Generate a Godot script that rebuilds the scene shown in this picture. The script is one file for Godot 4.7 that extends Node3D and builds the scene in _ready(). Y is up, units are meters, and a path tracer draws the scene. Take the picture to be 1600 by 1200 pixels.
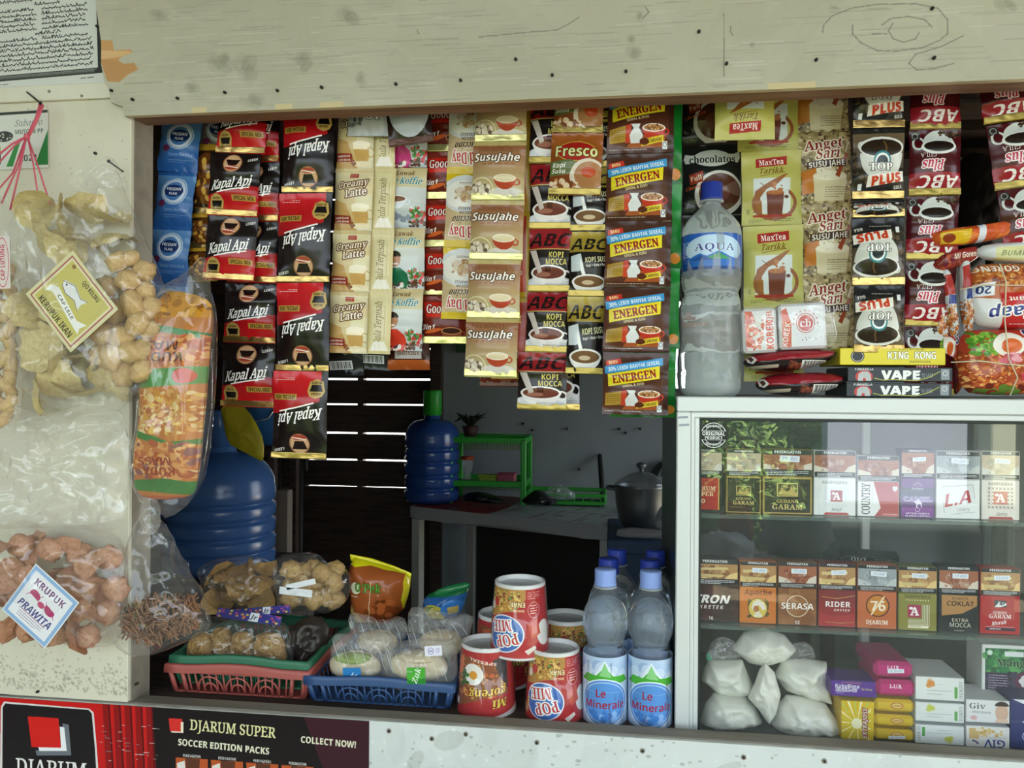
extends Node3D
# Kiosk window of a small shop: camera and light first, then the building, then the goods.
const F := 1220.0            # focal length in pixels of the 1600 x 1200 frame
const RAIL_Y := 2.0        # height of the pole the sachet strips hang from
const COUNTER := 1.016       # inner counter
var cb: Basis
var cp := Vector3(0, 1.5, 1.061)
var names := {}
var M := {}
var prints := []

class Pic:
	# A small drawing board for print: units are per cent of the width, y grows downwards.
	var im: Image
	var k: float
	var w: float
	var h: float
	var rg := RandomNumberGenerator.new()
	static var rids := {}
	func _init(H: float, back: String, K := 3.0, W := 100.0) -> void:
		w = W
		h = H
		k = K
		im = Image.create(int(W * K), int(H * K), false, Image.FORMAT_RGBA8)
		im.fill(Color.html(back))
		rg.seed = 7
	static func rid(f: String) -> RID:
		if not rids.has(f):
			var sf := SystemFont.new()
			sf.font_names = PackedStringArray(["Droid Serif" if f in "sr" else "Droid Sans Mono" if f == "m" else "Droid Sans"])
			sf.font_weight = 700 if f in "bs" else 400
			rids[f] = [sf, sf.get_rids()[0]]
		return rids[f][1]
	func scan(cs: Array) -> Array:
		var rows := {}
		var H := im.get_height()
		for c: PackedVector2Array in cs:
			var n := c.size()
			for i in n:
				var a := c[i] * k
				var b := c[(i + 1) % n] * k
				if a.y > b.y:
					var s := a
					a = b
					b = s
				var y0 := maxi(0, ceili(a.y - 0.5))
				var y1 := mini(H, ceili(b.y - 0.5))
				if y1 <= y0:
					continue
				var sl := (b.x - a.x) / (b.y - a.y)
				var x := a.x + (y0 + 0.5 - a.y) * sl
				for y in range(y0, y1):
					if not rows.has(y):
						rows[y] = PackedFloat32Array()
					rows[y].append(x)
					x += sl
		var out := []
		for y: int in rows:
			var xs: PackedFloat32Array = rows[y]
			xs.sort()
			for i in range(0, xs.size() - 1, 2):
				var x0 := roundi(xs[i])
				out.append(Rect2i(x0, y, maxi(1, roundi(xs[i + 1]) - x0), 1))
		return out
	func paint(spans: Array, c: Color, dx := 0.0, dy := 0.0) -> void:
		var d := Vector2i(roundi(dx * k), roundi(dy * k))
		if c.a > 0.99:
			for s: Rect2i in spans:
				im.fill_rect(Rect2i(s.position + d, s.size), c)
		else:
			var row := Image.create(im.get_width(), 1, false, Image.FORMAT_RGBA8)
			row.fill(c)
			for s: Rect2i in spans:
				im.blend_rect(row, Rect2i(0, 0, s.size.x, 1), s.position + d)
	func pg(p: Array, c: String) -> void:
		var v := PackedVector2Array()
		for i in range(0, p.size(), 2):
			v.append(Vector2(p[i], p[i + 1]))
		paint(scan([v]), Color.html(c))
	func r(x: float, y: float, ww: float, hh: float, c: String) -> void:
		pg([x, y, x + ww, y, x + ww, y + hh, x, y + hh], c)
	func arc(cx: float, cy: float, rx: float, ry: float, turn := 0.0, a0 := 0.0, a1 := TAU) -> PackedVector2Array:
		var v := PackedVector2Array()
		for i in 36:
			var a := lerpf(a0, a1, i / (36.0 if a1 - a0 > 6.28 else 35.0))
			v.append(Vector2(cx, cy) + Vector2(cos(a) * rx, sin(a) * ry).rotated(turn))
		return v
	func e(cx: float, cy: float, rx: float, ry: float, c: String, turn := 0.0) -> void:
		paint(scan([arc(cx, cy, rx, ry, turn)]), Color.html(c))
	func half(cx: float, cy: float, rx: float, ry: float, c: String) -> void:
		paint(scan([arc(cx, cy, rx, ry, 0, 0, PI)]), Color.html(c))
	func ring(cx: float, cy: float, rx: float, ry: float, wd: float, c: String) -> void:
		paint(scan([arc(cx, cy, rx, ry), arc(cx, cy, rx - wd, ry - wd)]), Color.html(c))
	func ln(p: Array, wd: float, c: String) -> void:
		for i in range(0, p.size() - 2, 2):
			var a := Vector2(p[i], p[i + 1])
			var b := Vector2(p[i + 2], p[i + 3])
			var n := (b - a).normalized().orthogonal() * wd / 2
			var e2 := (b - a).normalized() * wd * 0.3
			paint(scan([PackedVector2Array([a + n - e2, b + n + e2, b - n + e2, a - n - e2])]), Color.html(c))
	func gr(y0: float, y1: float, c0: String, c1: String) -> void:
		var a := Color.html(c0)
		var b := Color.html(c1)
		for y in range(int(y0 * k), int(y1 * k)):
			im.fill_rect(Rect2i(0, y, im.get_width(), 1), a.lerp(b, (y - y0 * k) / ((y1 - y0) * k)))
	func sp(x: float, y: float, ww: float, hh: float, cols: Array, n: int, r0: float, r1: float, flat := 0.6) -> void:
		for i in n:
			var a := rg.randf_range(r0, r1)
			e(x + rg.randf() * ww, y + rg.randf() * hh, a, a * rg.randf_range(flat, 1.0), cols[rg.randi() % cols.size()], rg.randf() * PI)
	func fine(x: float, y: float, ww: float, rows: int, c: String, gap := 3.0, th := 0.9) -> void:
		# lines of print too small to read
		for i in rows:
			var at := x
			var stop := x + ww * (1.0 if i < rows - 1 else rg.randf_range(0.5, 0.9))
			while at < stop:
				var l := minf(rg.randf_range(1.5, 6.0), stop - at)
				r(at, y + i * gap, l, th, c)
				at += l + 1.0
	func t(s: String, cx: float, cy: float, hh: float, c: String, o := {}) -> void:
		var ts := TextServerManager.get_primary_interface()
		var f := rid(o.get("f", "b"))
		var cs := []
		var pen := 0.0
		var sc := hh / 72.0
		for i in s.length():
			var g: int = ts.font_get_glyph_index(f, 100, s.unicode_at(i), 0)
			var d: Dictionary = ts.font_get_glyph_contours(f, 100, g)
			var at := 0
			if d.has("contours"):
				for stop: int in d.contours:
					var v := PackedVector2Array()
					for j in range(at, stop + 1):
						v.append(Vector2(d.points[j].x + pen, d.points[j].y))
					cs.append(v)
					at = stop + 1
			pen += ts.font_get_glyph_advance(f, 100, g).x * o.get("sp", 1.0)
		var sx: float = (o.w / (pen * sc) if o.has("w") else 1.0) * sc
		var skew: float = o.get("sk", 0.0)
		var turn := deg_to_rad(o.get("rot", 0.0))
		for q in cs.size():
			var v: PackedVector2Array = cs[q]
			for j in v.size():
				var p := Vector2((v[j].x - pen / 2) * sx, (v[j].y + 36) * sc)
				p.x -= skew * p.y
				p.y += o.get("rise", 0.0) * p.x * p.x
				v[j] = p.rotated(turn) + Vector2(cx, cy)
			cs[q] = v
		var spans := scan(cs)
		if o.has("oc"):
			var ow: float = o.get("ow", 1.2)
			for q in 12:
				paint(spans, Color.html(o.oc), cos(q * TAU / 12) * ow, sin(q * TAU / 12) * ow)
		paint(spans, Color.html(c))
		if o.has("bold"):
			paint(spans, Color.html(c), o.bold, 0)
			paint(spans, Color.html(c), 0, o.bold)
	func cup(cx: float, cy: float, s: float, body: String, drink: String, rim := "f4efe4") -> void:
		half(cx, cy, s, s * 0.95, body)
		ring(cx + s * 1.0, cy + s * 0.3, s * 0.35, s * 0.3, s * 0.12, body)
		e(cx, cy, s, s * 0.36, rim)
		e(cx, cy, s * 0.88, s * 0.27, drink)
	func tex() -> ImageTexture:
		return ImageTexture.create_from_image(im)


# ---------- pixels of the photograph to places ----------
func ray(px: float, py: float) -> Vector3:
	return cb * Vector3((px - 800.0) / F, (600.0 - py) / F, -1.0)
func pp(px: float, py: float, z: float) -> Vector3:
	var q := ray(px, py)
	return cp + q * ((z - cp.z) / q.z)
func X(px: float, z: float, py := 600.0) -> float:
	return pp(px, py, z).x
func Y(px: float, py: float, z: float) -> float:
	return pp(px, py, z).y

# ---------- naming ----------
func numbered(called: String) -> String:
	var n: int = names.get(called, 0)
	names[called] = n + 1
	return called if n == 0 else "%s_%03d" % [called, n]
func thing(called: String, label: String, category: String, at := Vector3.ZERO, group := "") -> Node3D:
	var o := Node3D.new()
	o.name = numbered(called)
	add_child(o)
	o.position = at
	return tag(o, label, category, group)
func tag(o: Node3D, label: String, category: String, group := "") -> Node3D:
	o.set_meta("label", label)
	o.set_meta("category", category)
	if group:
		o.set_meta("group", group)
	return o
func mi(called: String, mesh: Mesh, mat, parent: Node = null, at := Vector3.ZERO, rot := Vector3.ZERO) -> MeshInstance3D:
	var o := MeshInstance3D.new()
	o.mesh = mesh
	if mat is Array:
		for i in mini(mat.size(), mesh.get_surface_count()):
			o.set_surface_override_material(i, mat[i])
	else:
		o.material_override = mat
	if parent == null:
		o.name = numbered(called)
		add_child(o)
	else:
		o.name = called
		parent.add_child(o, true)
	o.position = at
	o.rotation_degrees = rot
	return o
func struct(called: String, mesh: Mesh, mat, at := Vector3.ZERO, label := "", rot := Vector3.ZERO) -> MeshInstance3D:
	var o := mi(called, mesh, mat, null, at, rot)
	o.set_meta("kind", "structure")
	if label:
		o.set_meta("label", label)
	return o

# ---------- materials ----------
func mat(c: String, rough := 0.6, o := {}) -> StandardMaterial3D:
	var m := StandardMaterial3D.new()
	m.albedo_color = Color.html(c)
	m.roughness = rough
	for key in o:
		m.set(key, o[key])
	return m
func film(c: String, a: float, rough := 0.1) -> StandardMaterial3D:
	var m := mat(c, rough)
	m.albedo_color.a = a
	m.transparency = BaseMaterial3D.TRANSPARENCY_ALPHA
	m.cull_mode = BaseMaterial3D.CULL_DISABLED
	return m
func prt(p: Pic, rough := 0.38, o := {}) -> StandardMaterial3D:
	var m := mat("ffffff", rough * 0.7, o)
	m.texture_repeat = false
	m.metallic_specular = 0.4
	prints.append([m, p.im])
	return m
func lay_out_prints() -> void:
	# all print shares a few sheets; each material looks up its own rectangle
	prints.sort_custom(func(a, b): return a[1].get_height() > b[1].get_height())
	var side := 2048
	var sheets := []
	for q: Array in prints:
		var w: int = q[1].get_width() + 4
		var h: int = q[1].get_height() + 4
		var placed := false
		for s: Dictionary in sheets:
			for row: Array in s.rows:
				if not placed and h <= row[1] and row[2] + w <= side:
					q.append_array([s, Vector2i(row[2], row[0])])
					row[2] += w
					placed = true
			if not placed and s.y + h <= side:
				s.rows.append([s.y, h, w])
				q.append_array([s, Vector2i(0, s.y)])
				s.y += h
				placed = true
			if placed:
				break
		if not placed:
			var s := {"im": Image.create(side, side, false, Image.FORMAT_RGBA8), "rows": [[0, h, w]], "y": h, "mats": []}
			sheets.append(s)
			q.append_array([s, Vector2i(0, 0)])
	for q: Array in prints:
		var im: Image = q[1]
		var at: Vector2i = q[3] + Vector2i(2, 2)
		q[2].im.blit_rect(im, Rect2i(Vector2i.ZERO, im.get_size()), at)
		q[2].mats.append(q[0])
		q[0].uv1_scale = Vector3((im.get_width() - 1.0) / side, (im.get_height() - 1.0) / side, 1)
		q[0].uv1_offset = Vector3((at.x + 0.5) / side, (at.y + 0.5) / side, 0)
	for s: Dictionary in sheets:
		var t := ImageTexture.create_from_image(s.im)
		for m: StandardMaterial3D in s.mats:
			m.albedo_texture = t
func noise_tex(freq: float, cols: Array, sd := 1, size := 256, kind := FastNoiseLite.TYPE_SIMPLEX_SMOOTH, stretch := 1.0) -> NoiseTexture2D:
	var n := FastNoiseLite.new()
	n.noise_type = kind
	n.frequency = freq
	n.seed = sd
	n.fractal_octaves = 5
	var t := NoiseTexture2D.new()
	t.width = size
	t.height = int(size * stretch)
	t.seamless = true
	t.noise = n
	var g := Gradient.new()
	g.offsets = PackedFloat32Array(range(cols.size()).map(func(i): return i / float(cols.size() - 1)))
	g.colors = PackedColorArray(cols.map(func(c): return Color.html(c)))
	t.color_ramp = g
	return t
func rough_mat(freq: float, cols: Array, scale: Vector3, rough := 0.8, sd := 1) -> StandardMaterial3D:
	var m := mat("ffffff", rough)
	m.albedo_texture = noise_tex(freq, cols, sd)
	m.uv1_triplanar = true
	m.uv1_world_triplanar = true
	m.uv1_scale = scale
	return m

# ---------- meshes ----------
func begin() -> SurfaceTool:
	var st := SurfaceTool.new()
	st.begin(Mesh.PRIMITIVE_TRIANGLES)
	return st
func face(st: SurfaceTool, p: Array, out: Vector3, uv := []) -> void:
	# one flat polygon, turned so that it faces OUT
	var n: Vector3 = (p[1] - p[0]).cross(p[2] - p[0])
	var order := range(p.size())
	if n.dot(out) > 0:
		order.reverse()
	st.set_smooth_group(-1)
	for i in range(1, p.size() - 1):
		for j: int in [order[0], order[i], order[i + 1]]:
			if uv:
				st.set_uv(uv[j])
			st.add_vertex(p[j])
func done(st: SurfaceTool, mesh: ArrayMesh = null) -> ArrayMesh:
	st.generate_normals()
	return st.commit(mesh)
func cbox(w: float, h: float, d: float, c := 0.001, uvr := Rect2(0, 0, 1, 1), dome := 0.0) -> ArrayMesh:
	# box with chamfered edges, centred; surface 0 is the face towards +z with the print, surface 1 the rest
	var a := begin()
	var b := begin()
	var v := {}
	var hf := Vector3(w, h, d) / 2
	c = minf(c, minf(w, minf(h, d)) * 0.45)
	for sx in [-1, 1]:
		for sy in [-1, 1]:
			for sz in [-1, 1]:
				var s := Vector3(sx, sy, sz)
				for ax in 3:
					var q := hf - Vector3.ONE * c
					q[ax] = hf[ax]
					v[[sx, sy, sz, ax]] = s * q
				face(b, [v[[sx, sy, sz, 0]], v[[sx, sy, sz, 1]], v[[sx, sy, sz, 2]]], s)
	for ax in 3:
		var u := (ax + 1) % 3
		var t := (ax + 2) % 3
		for s in [-1, 1]:
			var pts := []
			var uv := []
			for q in [[-1, -1], [1, -1], [1, 1], [-1, 1]]:
				var key := [0, 0, 0]
				key[ax] = s
				key[u] = q[0]
				key[t] = q[1]
				var p: Vector3 = v[[key[0], key[1], key[2], ax]]
				pts.append(p)
				uv.append(Vector2(lerpf(uvr.position.x, uvr.end.x, p.x / w + 0.5), lerpf(uvr.position.y, uvr.end.y, 0.5 - p.y / h)))
			var o := Vector3.ZERO
			o[ax] = s
			face(a if ax == 2 and s == 1 else b, pts, o, uv if ax == 2 and s == 1 else [])
		for s1 in [-1, 1]:
			for s2 in [-1, 1]:
				var pts := []
				for e in [[-1, u], [1, u], [1, t], [-1, t]]:
					var key := [0, 0, 0]
					key[ax] = e[0]
					key[u] = s1
					key[t] = s2
					pts.append(v[[key[0], key[1], key[2], e[1]]])
				var o := Vector3.ZERO
				o[u] = s1
				o[t] = s2
				face(b, pts, o)
	return done(b, done(a))
func grid(st: SurfaceTool, nu: int, nv: int, f: Callable, flip := false) -> void:
	# f(u, v) gives a point; the outside is on the left of rising u seen with v growing downwards unless flipped
	var pts := PackedVector3Array()
	for j in nv + 1:
		for i in nu + 1:
			pts.append(f.call(i / float(nu), j / float(nv)))
	st.set_smooth_group(0)
	for j in nv:
		for i in nu:
			var q := [[i, j], [i + 1, j], [i + 1, j + 1], [i, j + 1]]
			for n: int in ([0, 2, 1, 0, 3, 2] if flip else [0, 1, 2, 0, 2, 3]):
				var e: Array = q[n]
				st.set_uv(Vector2(e[0] / float(nu), e[1] / float(nv)))
				st.add_vertex(pts[e[1] * (nu + 1) + e[0]])
func lathe(prof: Array, seg := 32, a0 := 0.0, a1 := TAU) -> ArrayMesh:
	# prof: [radius, height] from top to bottom; u runs round, v down the profile's height
	var st := begin()
	var y0: float = prof[0][1]
	var y1: float = prof[-1][1]
	st.set_smooth_group(0)
	for j in prof.size() - 1:
		for i in seg:
			for e: Array in [[i, j], [i + 1, j], [i + 1, j + 1], [i, j], [i + 1, j + 1], [i, j + 1]]:
				var a := lerpf(a0, a1, e[0] / float(seg))
				st.set_uv(Vector2(e[0] / float(seg), (prof[e[1]][1] - y0) / (y1 - y0)))
				st.add_vertex(Vector3(sin(a) * prof[e[1]][0], prof[e[1]][1], cos(a) * prof[e[1]][0]))
	return done(st)
func tube(pts: Array, rad, seg := 8, st: SurfaceTool = null) -> ArrayMesh:
	var own := st == null
	if own:
		st = begin()
	var n := pts.size()
	var rings := []
	var up := Vector3.UP
	for i in n:
		var d: Vector3 = (pts[mini(i + 1, n - 1)] - pts[maxi(i - 1, 0)]).normalized()
		if absf(d.dot(up)) > 0.95:
			up = Vector3.RIGHT if absf(d.x) < 0.9 else Vector3.BACK
		var s := d.cross(up).normalized()
		up = s.cross(d).normalized()
		var ring := []
		var rr: float = rad[i] if rad is Array else rad
		for q in seg:
			var a := q * TAU / seg
			ring.append(pts[i] + (s * cos(a) + up * sin(a)) * rr)
		rings.append(ring)
	st.set_smooth_group(0)
	for i in n - 1:
		for q in seg:
			var r2 := (q + 1) % seg
			for p: Vector3 in [rings[i][q], rings[i][r2], rings[i + 1][r2], rings[i][q], rings[i + 1][r2], rings[i + 1][q]]:
				st.add_vertex(p)
	for e in [0, n - 1]:
		for q in range(1, seg - 1):
			var tri := [rings[e][0], rings[e][q], rings[e][q + 1]]
			if e == 0:
				tri.reverse()
			for p: Vector3 in tri:
				st.add_vertex(p)
	return done(st) if own else null
func prism(pts: PackedVector2Array, z0: float, z1: float, uvr := Rect2(), bevel := 0.0) -> ArrayMesh:
	# flat shape cut from sheet between z0 (back) and z1 (front); surface 0 is the front
	var a := begin()
	var b := begin()
	if not uvr.has_area():
		uvr = Rect2(pts[0], Vector2.ZERO)
		for p in pts:
			uvr = uvr.expand(p)
	var tri := Geometry2D.triangulate_polygon(pts)
	for i in range(0, tri.size(), 3):
		for s in [0, 1]:
			var q := []
			var uv := []
			for j in 3:
				var p := pts[tri[i + j]]
				q.append(Vector3(p.x, p.y, z1 if s == 0 else z0))
				uv.append(Vector2((p.x - uvr.position.x) / uvr.size.x, 1.0 - (p.y - uvr.position.y) / uvr.size.y))
			face(a if s == 0 else b, q, Vector3.BACK if s == 0 else Vector3.FORWARD, uv if s == 0 else [])
	var cw := Geometry2D.is_polygon_clockwise(pts)
	for i in pts.size():
		var p := pts[i]
		var q := pts[(i + 1) % pts.size()]
		var n := (q - p).orthogonal() * (-1 if cw else 1)
		face(b, [Vector3(p.x, p.y, z0), Vector3(q.x, q.y, z0), Vector3(q.x, q.y, z1), Vector3(p.x, p.y, z1)], Vector3(n.x, n.y, 0))
	return done(b, done(a))
func rounded(pts: PackedVector2Array, times := 2) -> PackedVector2Array:
	for n in times:
		var out := PackedVector2Array()
		for i in pts.size():
			var p := pts[i]
			var q := pts[(i + 1) % pts.size()]
			out.append(p.lerp(q, 0.25))
			out.append(p.lerp(q, 0.75))
		pts = out
	return pts
func outline(px: Array, z: float) -> PackedVector2Array:
	var v := PackedVector2Array()
	for i in range(0, px.size(), 2):
		var p := pp(px[i], px[i + 1], z)
		v.append(Vector2(p.x, p.y))
	return v
func pill(pts: PackedVector2Array, at: Vector2, front: float, back: float, o := {}) -> ArrayMesh:
	# a stuffed or blown-up skin over an outline (metres), centred on AT; crumpled by ridged noise
	var st := begin()
	var no := FastNoiseLite.new()
	no.seed = o.get("seed", 3)
	no.frequency = o.get("freq", 14.0)
	no.fractal_octaves = 3
	var amp: float = o.get("amp", 0.0)
	var rings: int = o.get("rings", 9)
	var power: float = o.get("pow", 2.2)
	var bb := Rect2(pts[0], Vector2.ZERO)
	for p in pts:
		bb = bb.expand(p)
	var n := pts.size()
	for side: float in [1.0, -1.0]:
		var thick := front if side == 1 else back
		var f := func(u: float, v: float) -> Vector3:
			var r := sin(v * PI / 2)
			var a := pts[int(roundf(u * n)) % n]
			var p := at + (a - at) * r
			var zz := thick * pow(maxf(0.0, 1.0 - pow(r, power)), 0.6)
			var q := p * 1.0
			var w := 1.0 - absf(no.get_noise_3d(q.x, q.y, side * 0.7)) * 3.0
			zz += w * amp * minf(1.0, 6.0 * (1.0 - r) + 0.25) * (1.0 if thick > 0.0005 else 0.4)
			return Vector3(p.x - at.x, p.y - at.y, side * zz)
		var P := []
		for j in rings + 1:
			for i in n:
				P.append(f.call(i / float(n), j / float(rings)))
		st.set_smooth_group(0)
		var cw := Geometry2D.is_polygon_clockwise(pts)
		for j in rings:
			for i in n:
				var i2 := (i + 1) % n
				var q := [P[j * n + i], P[j * n + i2], P[(j + 1) * n + i2], P[(j + 1) * n + i]]
				var ord := [0, 1, 2, 0, 2, 3]
				if (side == 1) == cw:
					ord.reverse()
				for e: int in ord:
					var p: Vector3 = q[e]
					st.set_uv(Vector2((p.x + at.x - bb.position.x) / bb.size.x, 1.0 - (p.y + at.y - bb.position.y) / bb.size.y))
					st.add_vertex(p)
	return done(st)
func bag(called: String, px: Array, z: float, front: float, back: float, material, parent: Node, o := {}) -> MeshInstance3D:
	# pill() from an outline in pixels on the plane z, as a part of PARENT (or a top-level mesh)
	var pts := outline(px, z)
	if o.get("round", 2) > 0:
		pts = rounded(pts, o.get("round", 2))
	if o.has("sub"):
		var fine := PackedVector2Array()
		for i in pts.size():
			for j in int(o.sub):
				fine.append(pts[i].lerp(pts[(i + 1) % pts.size()], j / float(o.sub)))
		pts = fine
	var c := Vector2.ZERO
	for p in pts:
		c += p / pts.size()
	if o.has("at"):
		var q := pp(o.at[0], o.at[1], z)
		c = Vector2(q.x, q.y)
	var m := mi(called, pill(pts, c, front, back, o), material, parent)
	m.position = Vector3(c.x, c.y, z) - (parent.position if parent else Vector3.ZERO)
	return m
func lump(rx: float, ry: float, rz: float, sd: int, amp := 0.15, freq := 1.2, nu := 14, nv := 10) -> ArrayMesh:
	var no := FastNoiseLite.new()
	no.seed = sd
	no.frequency = freq
	var st := begin()
	grid(st, nu, nv, func(u: float, v: float) -> Vector3:
		var d := Vector3(sin(v * PI) * sin(u * TAU), cos(v * PI), sin(v * PI) * cos(u * TAU))
		return d * Vector3(rx, ry, rz) * (1.0 + amp * no.get_noise_3dv(d)))
	return done(st)
func sachet(w: float, h: float, t: float, sd: int, seal := 0.07) -> ArrayMesh:
	var no := FastNoiseLite.new()
	no.seed = sd
	no.frequency = 2.2
	var st := begin()
	for side: float in [1.0, -1.0]:
		grid(st, 16, 18, func(u: float, v: float) -> Vector3:
			var fu := 1.0 - pow(absf(2 * u - 1), 2.6)
			var fv := smoothstep(seal * 0.7, 0.34, v) * smoothstep(seal * 0.7, 0.34, 1 - v)
			var edge := 1.0 - smoothstep(seal, 0.3, minf(v, 1 - v))
			var cr := no.get_noise_2d(u * 3.0, v * 1.1 + side * 9) * 0.55 * fu + no.get_noise_2d(u * 9.0, side * 3.0 + floorf(v * 2)) * 0.45 * edge * smoothstep(0.0, 0.12, minf(v, 1 - v))
			var z := side * t * (0.06 + fu * fv * 0.9 + absf(cr) * 0.5 * (0.3 + edge)) + t * 0.35 * no.get_noise_2d(v * 1.3, 4.0)
			var pinch := 1.0 - 0.025 * sin(v * PI) + 0.012 * no.get_noise_1d(v * 3.0)
			return Vector3((u - 0.5) * w * pinch, (0.5 - v) * h, z), side == -1)
	return done(st)
func band(w: float, h: float, d: float, ribs := 5) -> ArrayMesh:
	# crimped heat seal
	var no := FastNoiseLite.new()
	no.seed = int(w * 9000)
	no.frequency = 1.0
	var st := begin()
	for side: float in [1.0, -1.0]:
		grid(st, 18, ribs * 2, func(u: float, v: float) -> Vector3:
			return Vector3((u - 0.5) * w, (0.5 - v) * h, side * (d * 0.3 + (d * 0.7 if int(roundf(v * ribs * 2)) % 2 == 1 else 0.0)) + d * 1.5 * no.get_noise_2d(u * 4.0, v * 0.4)), side == -1)
	return done(st)

func _ready() -> void:
	set_view()
	make_materials()
	build_shell()
	build_room()
	build_garden()
	build_cabinet()
	build_strips()
	build_cabinet_top()
	build_cabinet_goods()
	build_counter()
	build_wall_goods()
	lay_out_prints()

func set_view() -> void:
	var cam := Camera3D.new()
	cam.name = "camera"
	cam.fov = rad_to_deg(2.0 * atan(600.0 / F))
	cam.position = cp
	cam.rotation = Vector3(0, deg_to_rad(7.47), deg_to_rad(0.37))
	cam.current = true
	cam.far = 200
	add_child(cam)
	cb = cam.basis
	var env := Environment.new()
	env.background_mode = Environment.BG_SKY
	env.tonemap_mode = Environment.TONE_MAPPER_LINEAR
	env.tonemap_exposure = 1.5
	env.sdfgi_enabled = true
	env.ssao_enabled = true
	env.ssil_enabled = true
	var sky := Sky.new()
	var sm := ProceduralSkyMaterial.new()
	sm.sky_top_color = Color(0.74, 0.82, 0.90)
	sm.sky_horizon_color = Color(0.90, 0.93, 0.94)
	sm.sky_curve = 0.2
	sm.energy_multiplier = 4.0
	sm.ground_bottom_color = Color(0.42, 0.43, 0.40)
	sm.ground_horizon_color = Color(0.80, 0.82, 0.82)
	sm.sun_angle_max = 1.0
	sky.sky_material = sm
	env.sky = sky
	var we := WorldEnvironment.new()
	we.environment = env
	add_child(we)
	# the sun stands high behind the shop: the front lies in the shade of its roof, the garden across is sunlit
	var sun := DirectionalLight3D.new()
	sun.name = "sun"
	sun.rotation_degrees = Vector3(-62, 165, 0)
	sun.light_energy = 9.0
	sun.light_color = Color(1.0, 0.97, 0.92)
	sun.light_angular_distance = 0.6
	sun.shadow_enabled = true
	sun.sky_mode = DirectionalLight3D.SKY_MODE_LIGHT_ONLY
	add_child(sun)

func make_materials() -> void:
	M.paint = rough_mat(0.012, ["c0bca8", "d0ccb8", "d6d3c0", "d9d7c6", "c8c4b0"], Vector3(1.3, 1.3, 1.3), 0.55, 4)
	M.panel = rough_mat(0.02, ["a9aba2", "c3c5bc", "d0d2c9", "d8d9d1", "bfc0b6"], Vector3(2.2, 2.2, 2.2), 0.6, 9)
	M.grey_wood = rough_mat(0.01, ["6d675b", "7d776a", "877f72", "746d61"], Vector3(1.0, 4, 4), 0.7, 3)
	M.brown_wood = rough_mat(0.02, ["6b4a35", "7d5a42", "8a6850", "644532"], Vector3(0.8, 8, 8), 0.7, 5)
	M.raw_edge = rough_mat(0.03, ["b9a988", "d0c4a6", "c4b595", "a59273"], Vector3(1, 20, 20), 0.8, 6)
	M.dark_plank = rough_mat(0.02, ["2b211c", "3a2c25", "463730", "33271f"], Vector3(0.7, 6, 6), 0.75, 2)
	M.room_wall = rough_mat(0.01, ["7d878d", "8a949a", "8f999e", "848e92"], Vector3(0.5, 0.5, 0.5), 0.8, 8)
	M.concrete = rough_mat(0.03, ["9a8c74", "a89a80", "b3a68c", "9f9178"], Vector3(0.6, 0.6, 0.6), 0.9, 12)
	M.pale_ground = rough_mat(0.02, ["b3afa3", "c6c2b6", "cfcbc0", "bbb7aa"], Vector3(0.2, 0.2, 0.2), 0.9, 13)
	M.soil = rough_mat(0.03, ["4a4234", "5c5240", "6a5f4a", "50483a"], Vector3(0.5, 0.5, 0.5), 0.95, 14)
	M.zinc = mat("9aa0a2", 0.5)
	M.nail = mat("2a2826", 0.45, {"metallic": 0.6})
	M.gold = mat("b3965c", 0.26, {"metallic": 0.9})
	M.pale_gold = mat("c2bb7c", 0.28, {"metallic": 0.7})
	M.dull_gold = mat("a08c48", 0.32, {"metallic": 0.7})
	M.brown_foil = mat("5a3a2e", 0.35, {"metallic": 0.3})
	M.silver = mat("c9ccd0", 0.25, {"metallic": 0.85})
	M.alu = mat("d6dad8", 0.42, {"metallic": 0.15})
	M.black = mat("171717", 0.5)
	M.black_shiny = mat("101012", 0.22)
	M.white = mat("e9e9e6", 0.5)
	M.card = mat("d9d6cc", 0.7)
	M.clear = film("ffffff", 0.03, 0.05)
	M.clear_milky = film("f6f6f2", 0.06, 0.08)
	M.clear_thin = film("ffffff", 0.03, 0.04)
	M.glass = film("dfeee8", 0.02, 0.0)
	M.shelf_glass = film("9fc0b4", 0.18, 0.0)
	M.red = mat("b3262a", 0.4)
	M.blue_cap = mat("2b3f9e", 0.4)
	M.light_cap = mat("8fa8e6", 0.42)
	M.raffia = mat("d0586a", 0.5)
	M.green = mat("24a32a", 0.4)

func slab(called: String, x0: float, x1: float, y0: float, y1: float, z0: float, z1: float, m, c := 0.002, label := "") -> MeshInstance3D:
	return struct(called, cbox(x1 - x0, y1 - y0, z1 - z0, c), m, Vector3((x0 + x1) / 2, (y0 + y1) / 2, (z0 + z1) / 2), label)
func part_box(called: String, parent: Node, x0: float, x1: float, y0: float, y1: float, z0: float, z1: float, m, c := 0.002) -> MeshInstance3D:
	return mi(called, cbox(x1 - x0, y1 - y0, z1 - z0, c), m, parent, Vector3((x0 + x1) / 2, (y0 + y1) / 2, (z0 + z1) / 2) - parent.position)
func nail_at(parent: Node3D, p: Vector3, r := 0.0022, l := 0.004, m: Material = null) -> void:
	var o := mi("nail", nail_mesh(r, l), m if m else M.nail, parent, p - parent.position)
	o.rotation_degrees = Vector3(90, 0, 0)
func nail_mesh(r: float, l: float) -> Mesh:
	var key := "nail%f%f" % [r, l]
	if not M.has(key):
		M[key] = lathe([[0.0001, l], [r * 0.8, l], [r, l * 0.7], [r, 0.0], [r * 0.5, -0.004], [0.0001, -0.005]], 8)
	return M[key]

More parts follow.
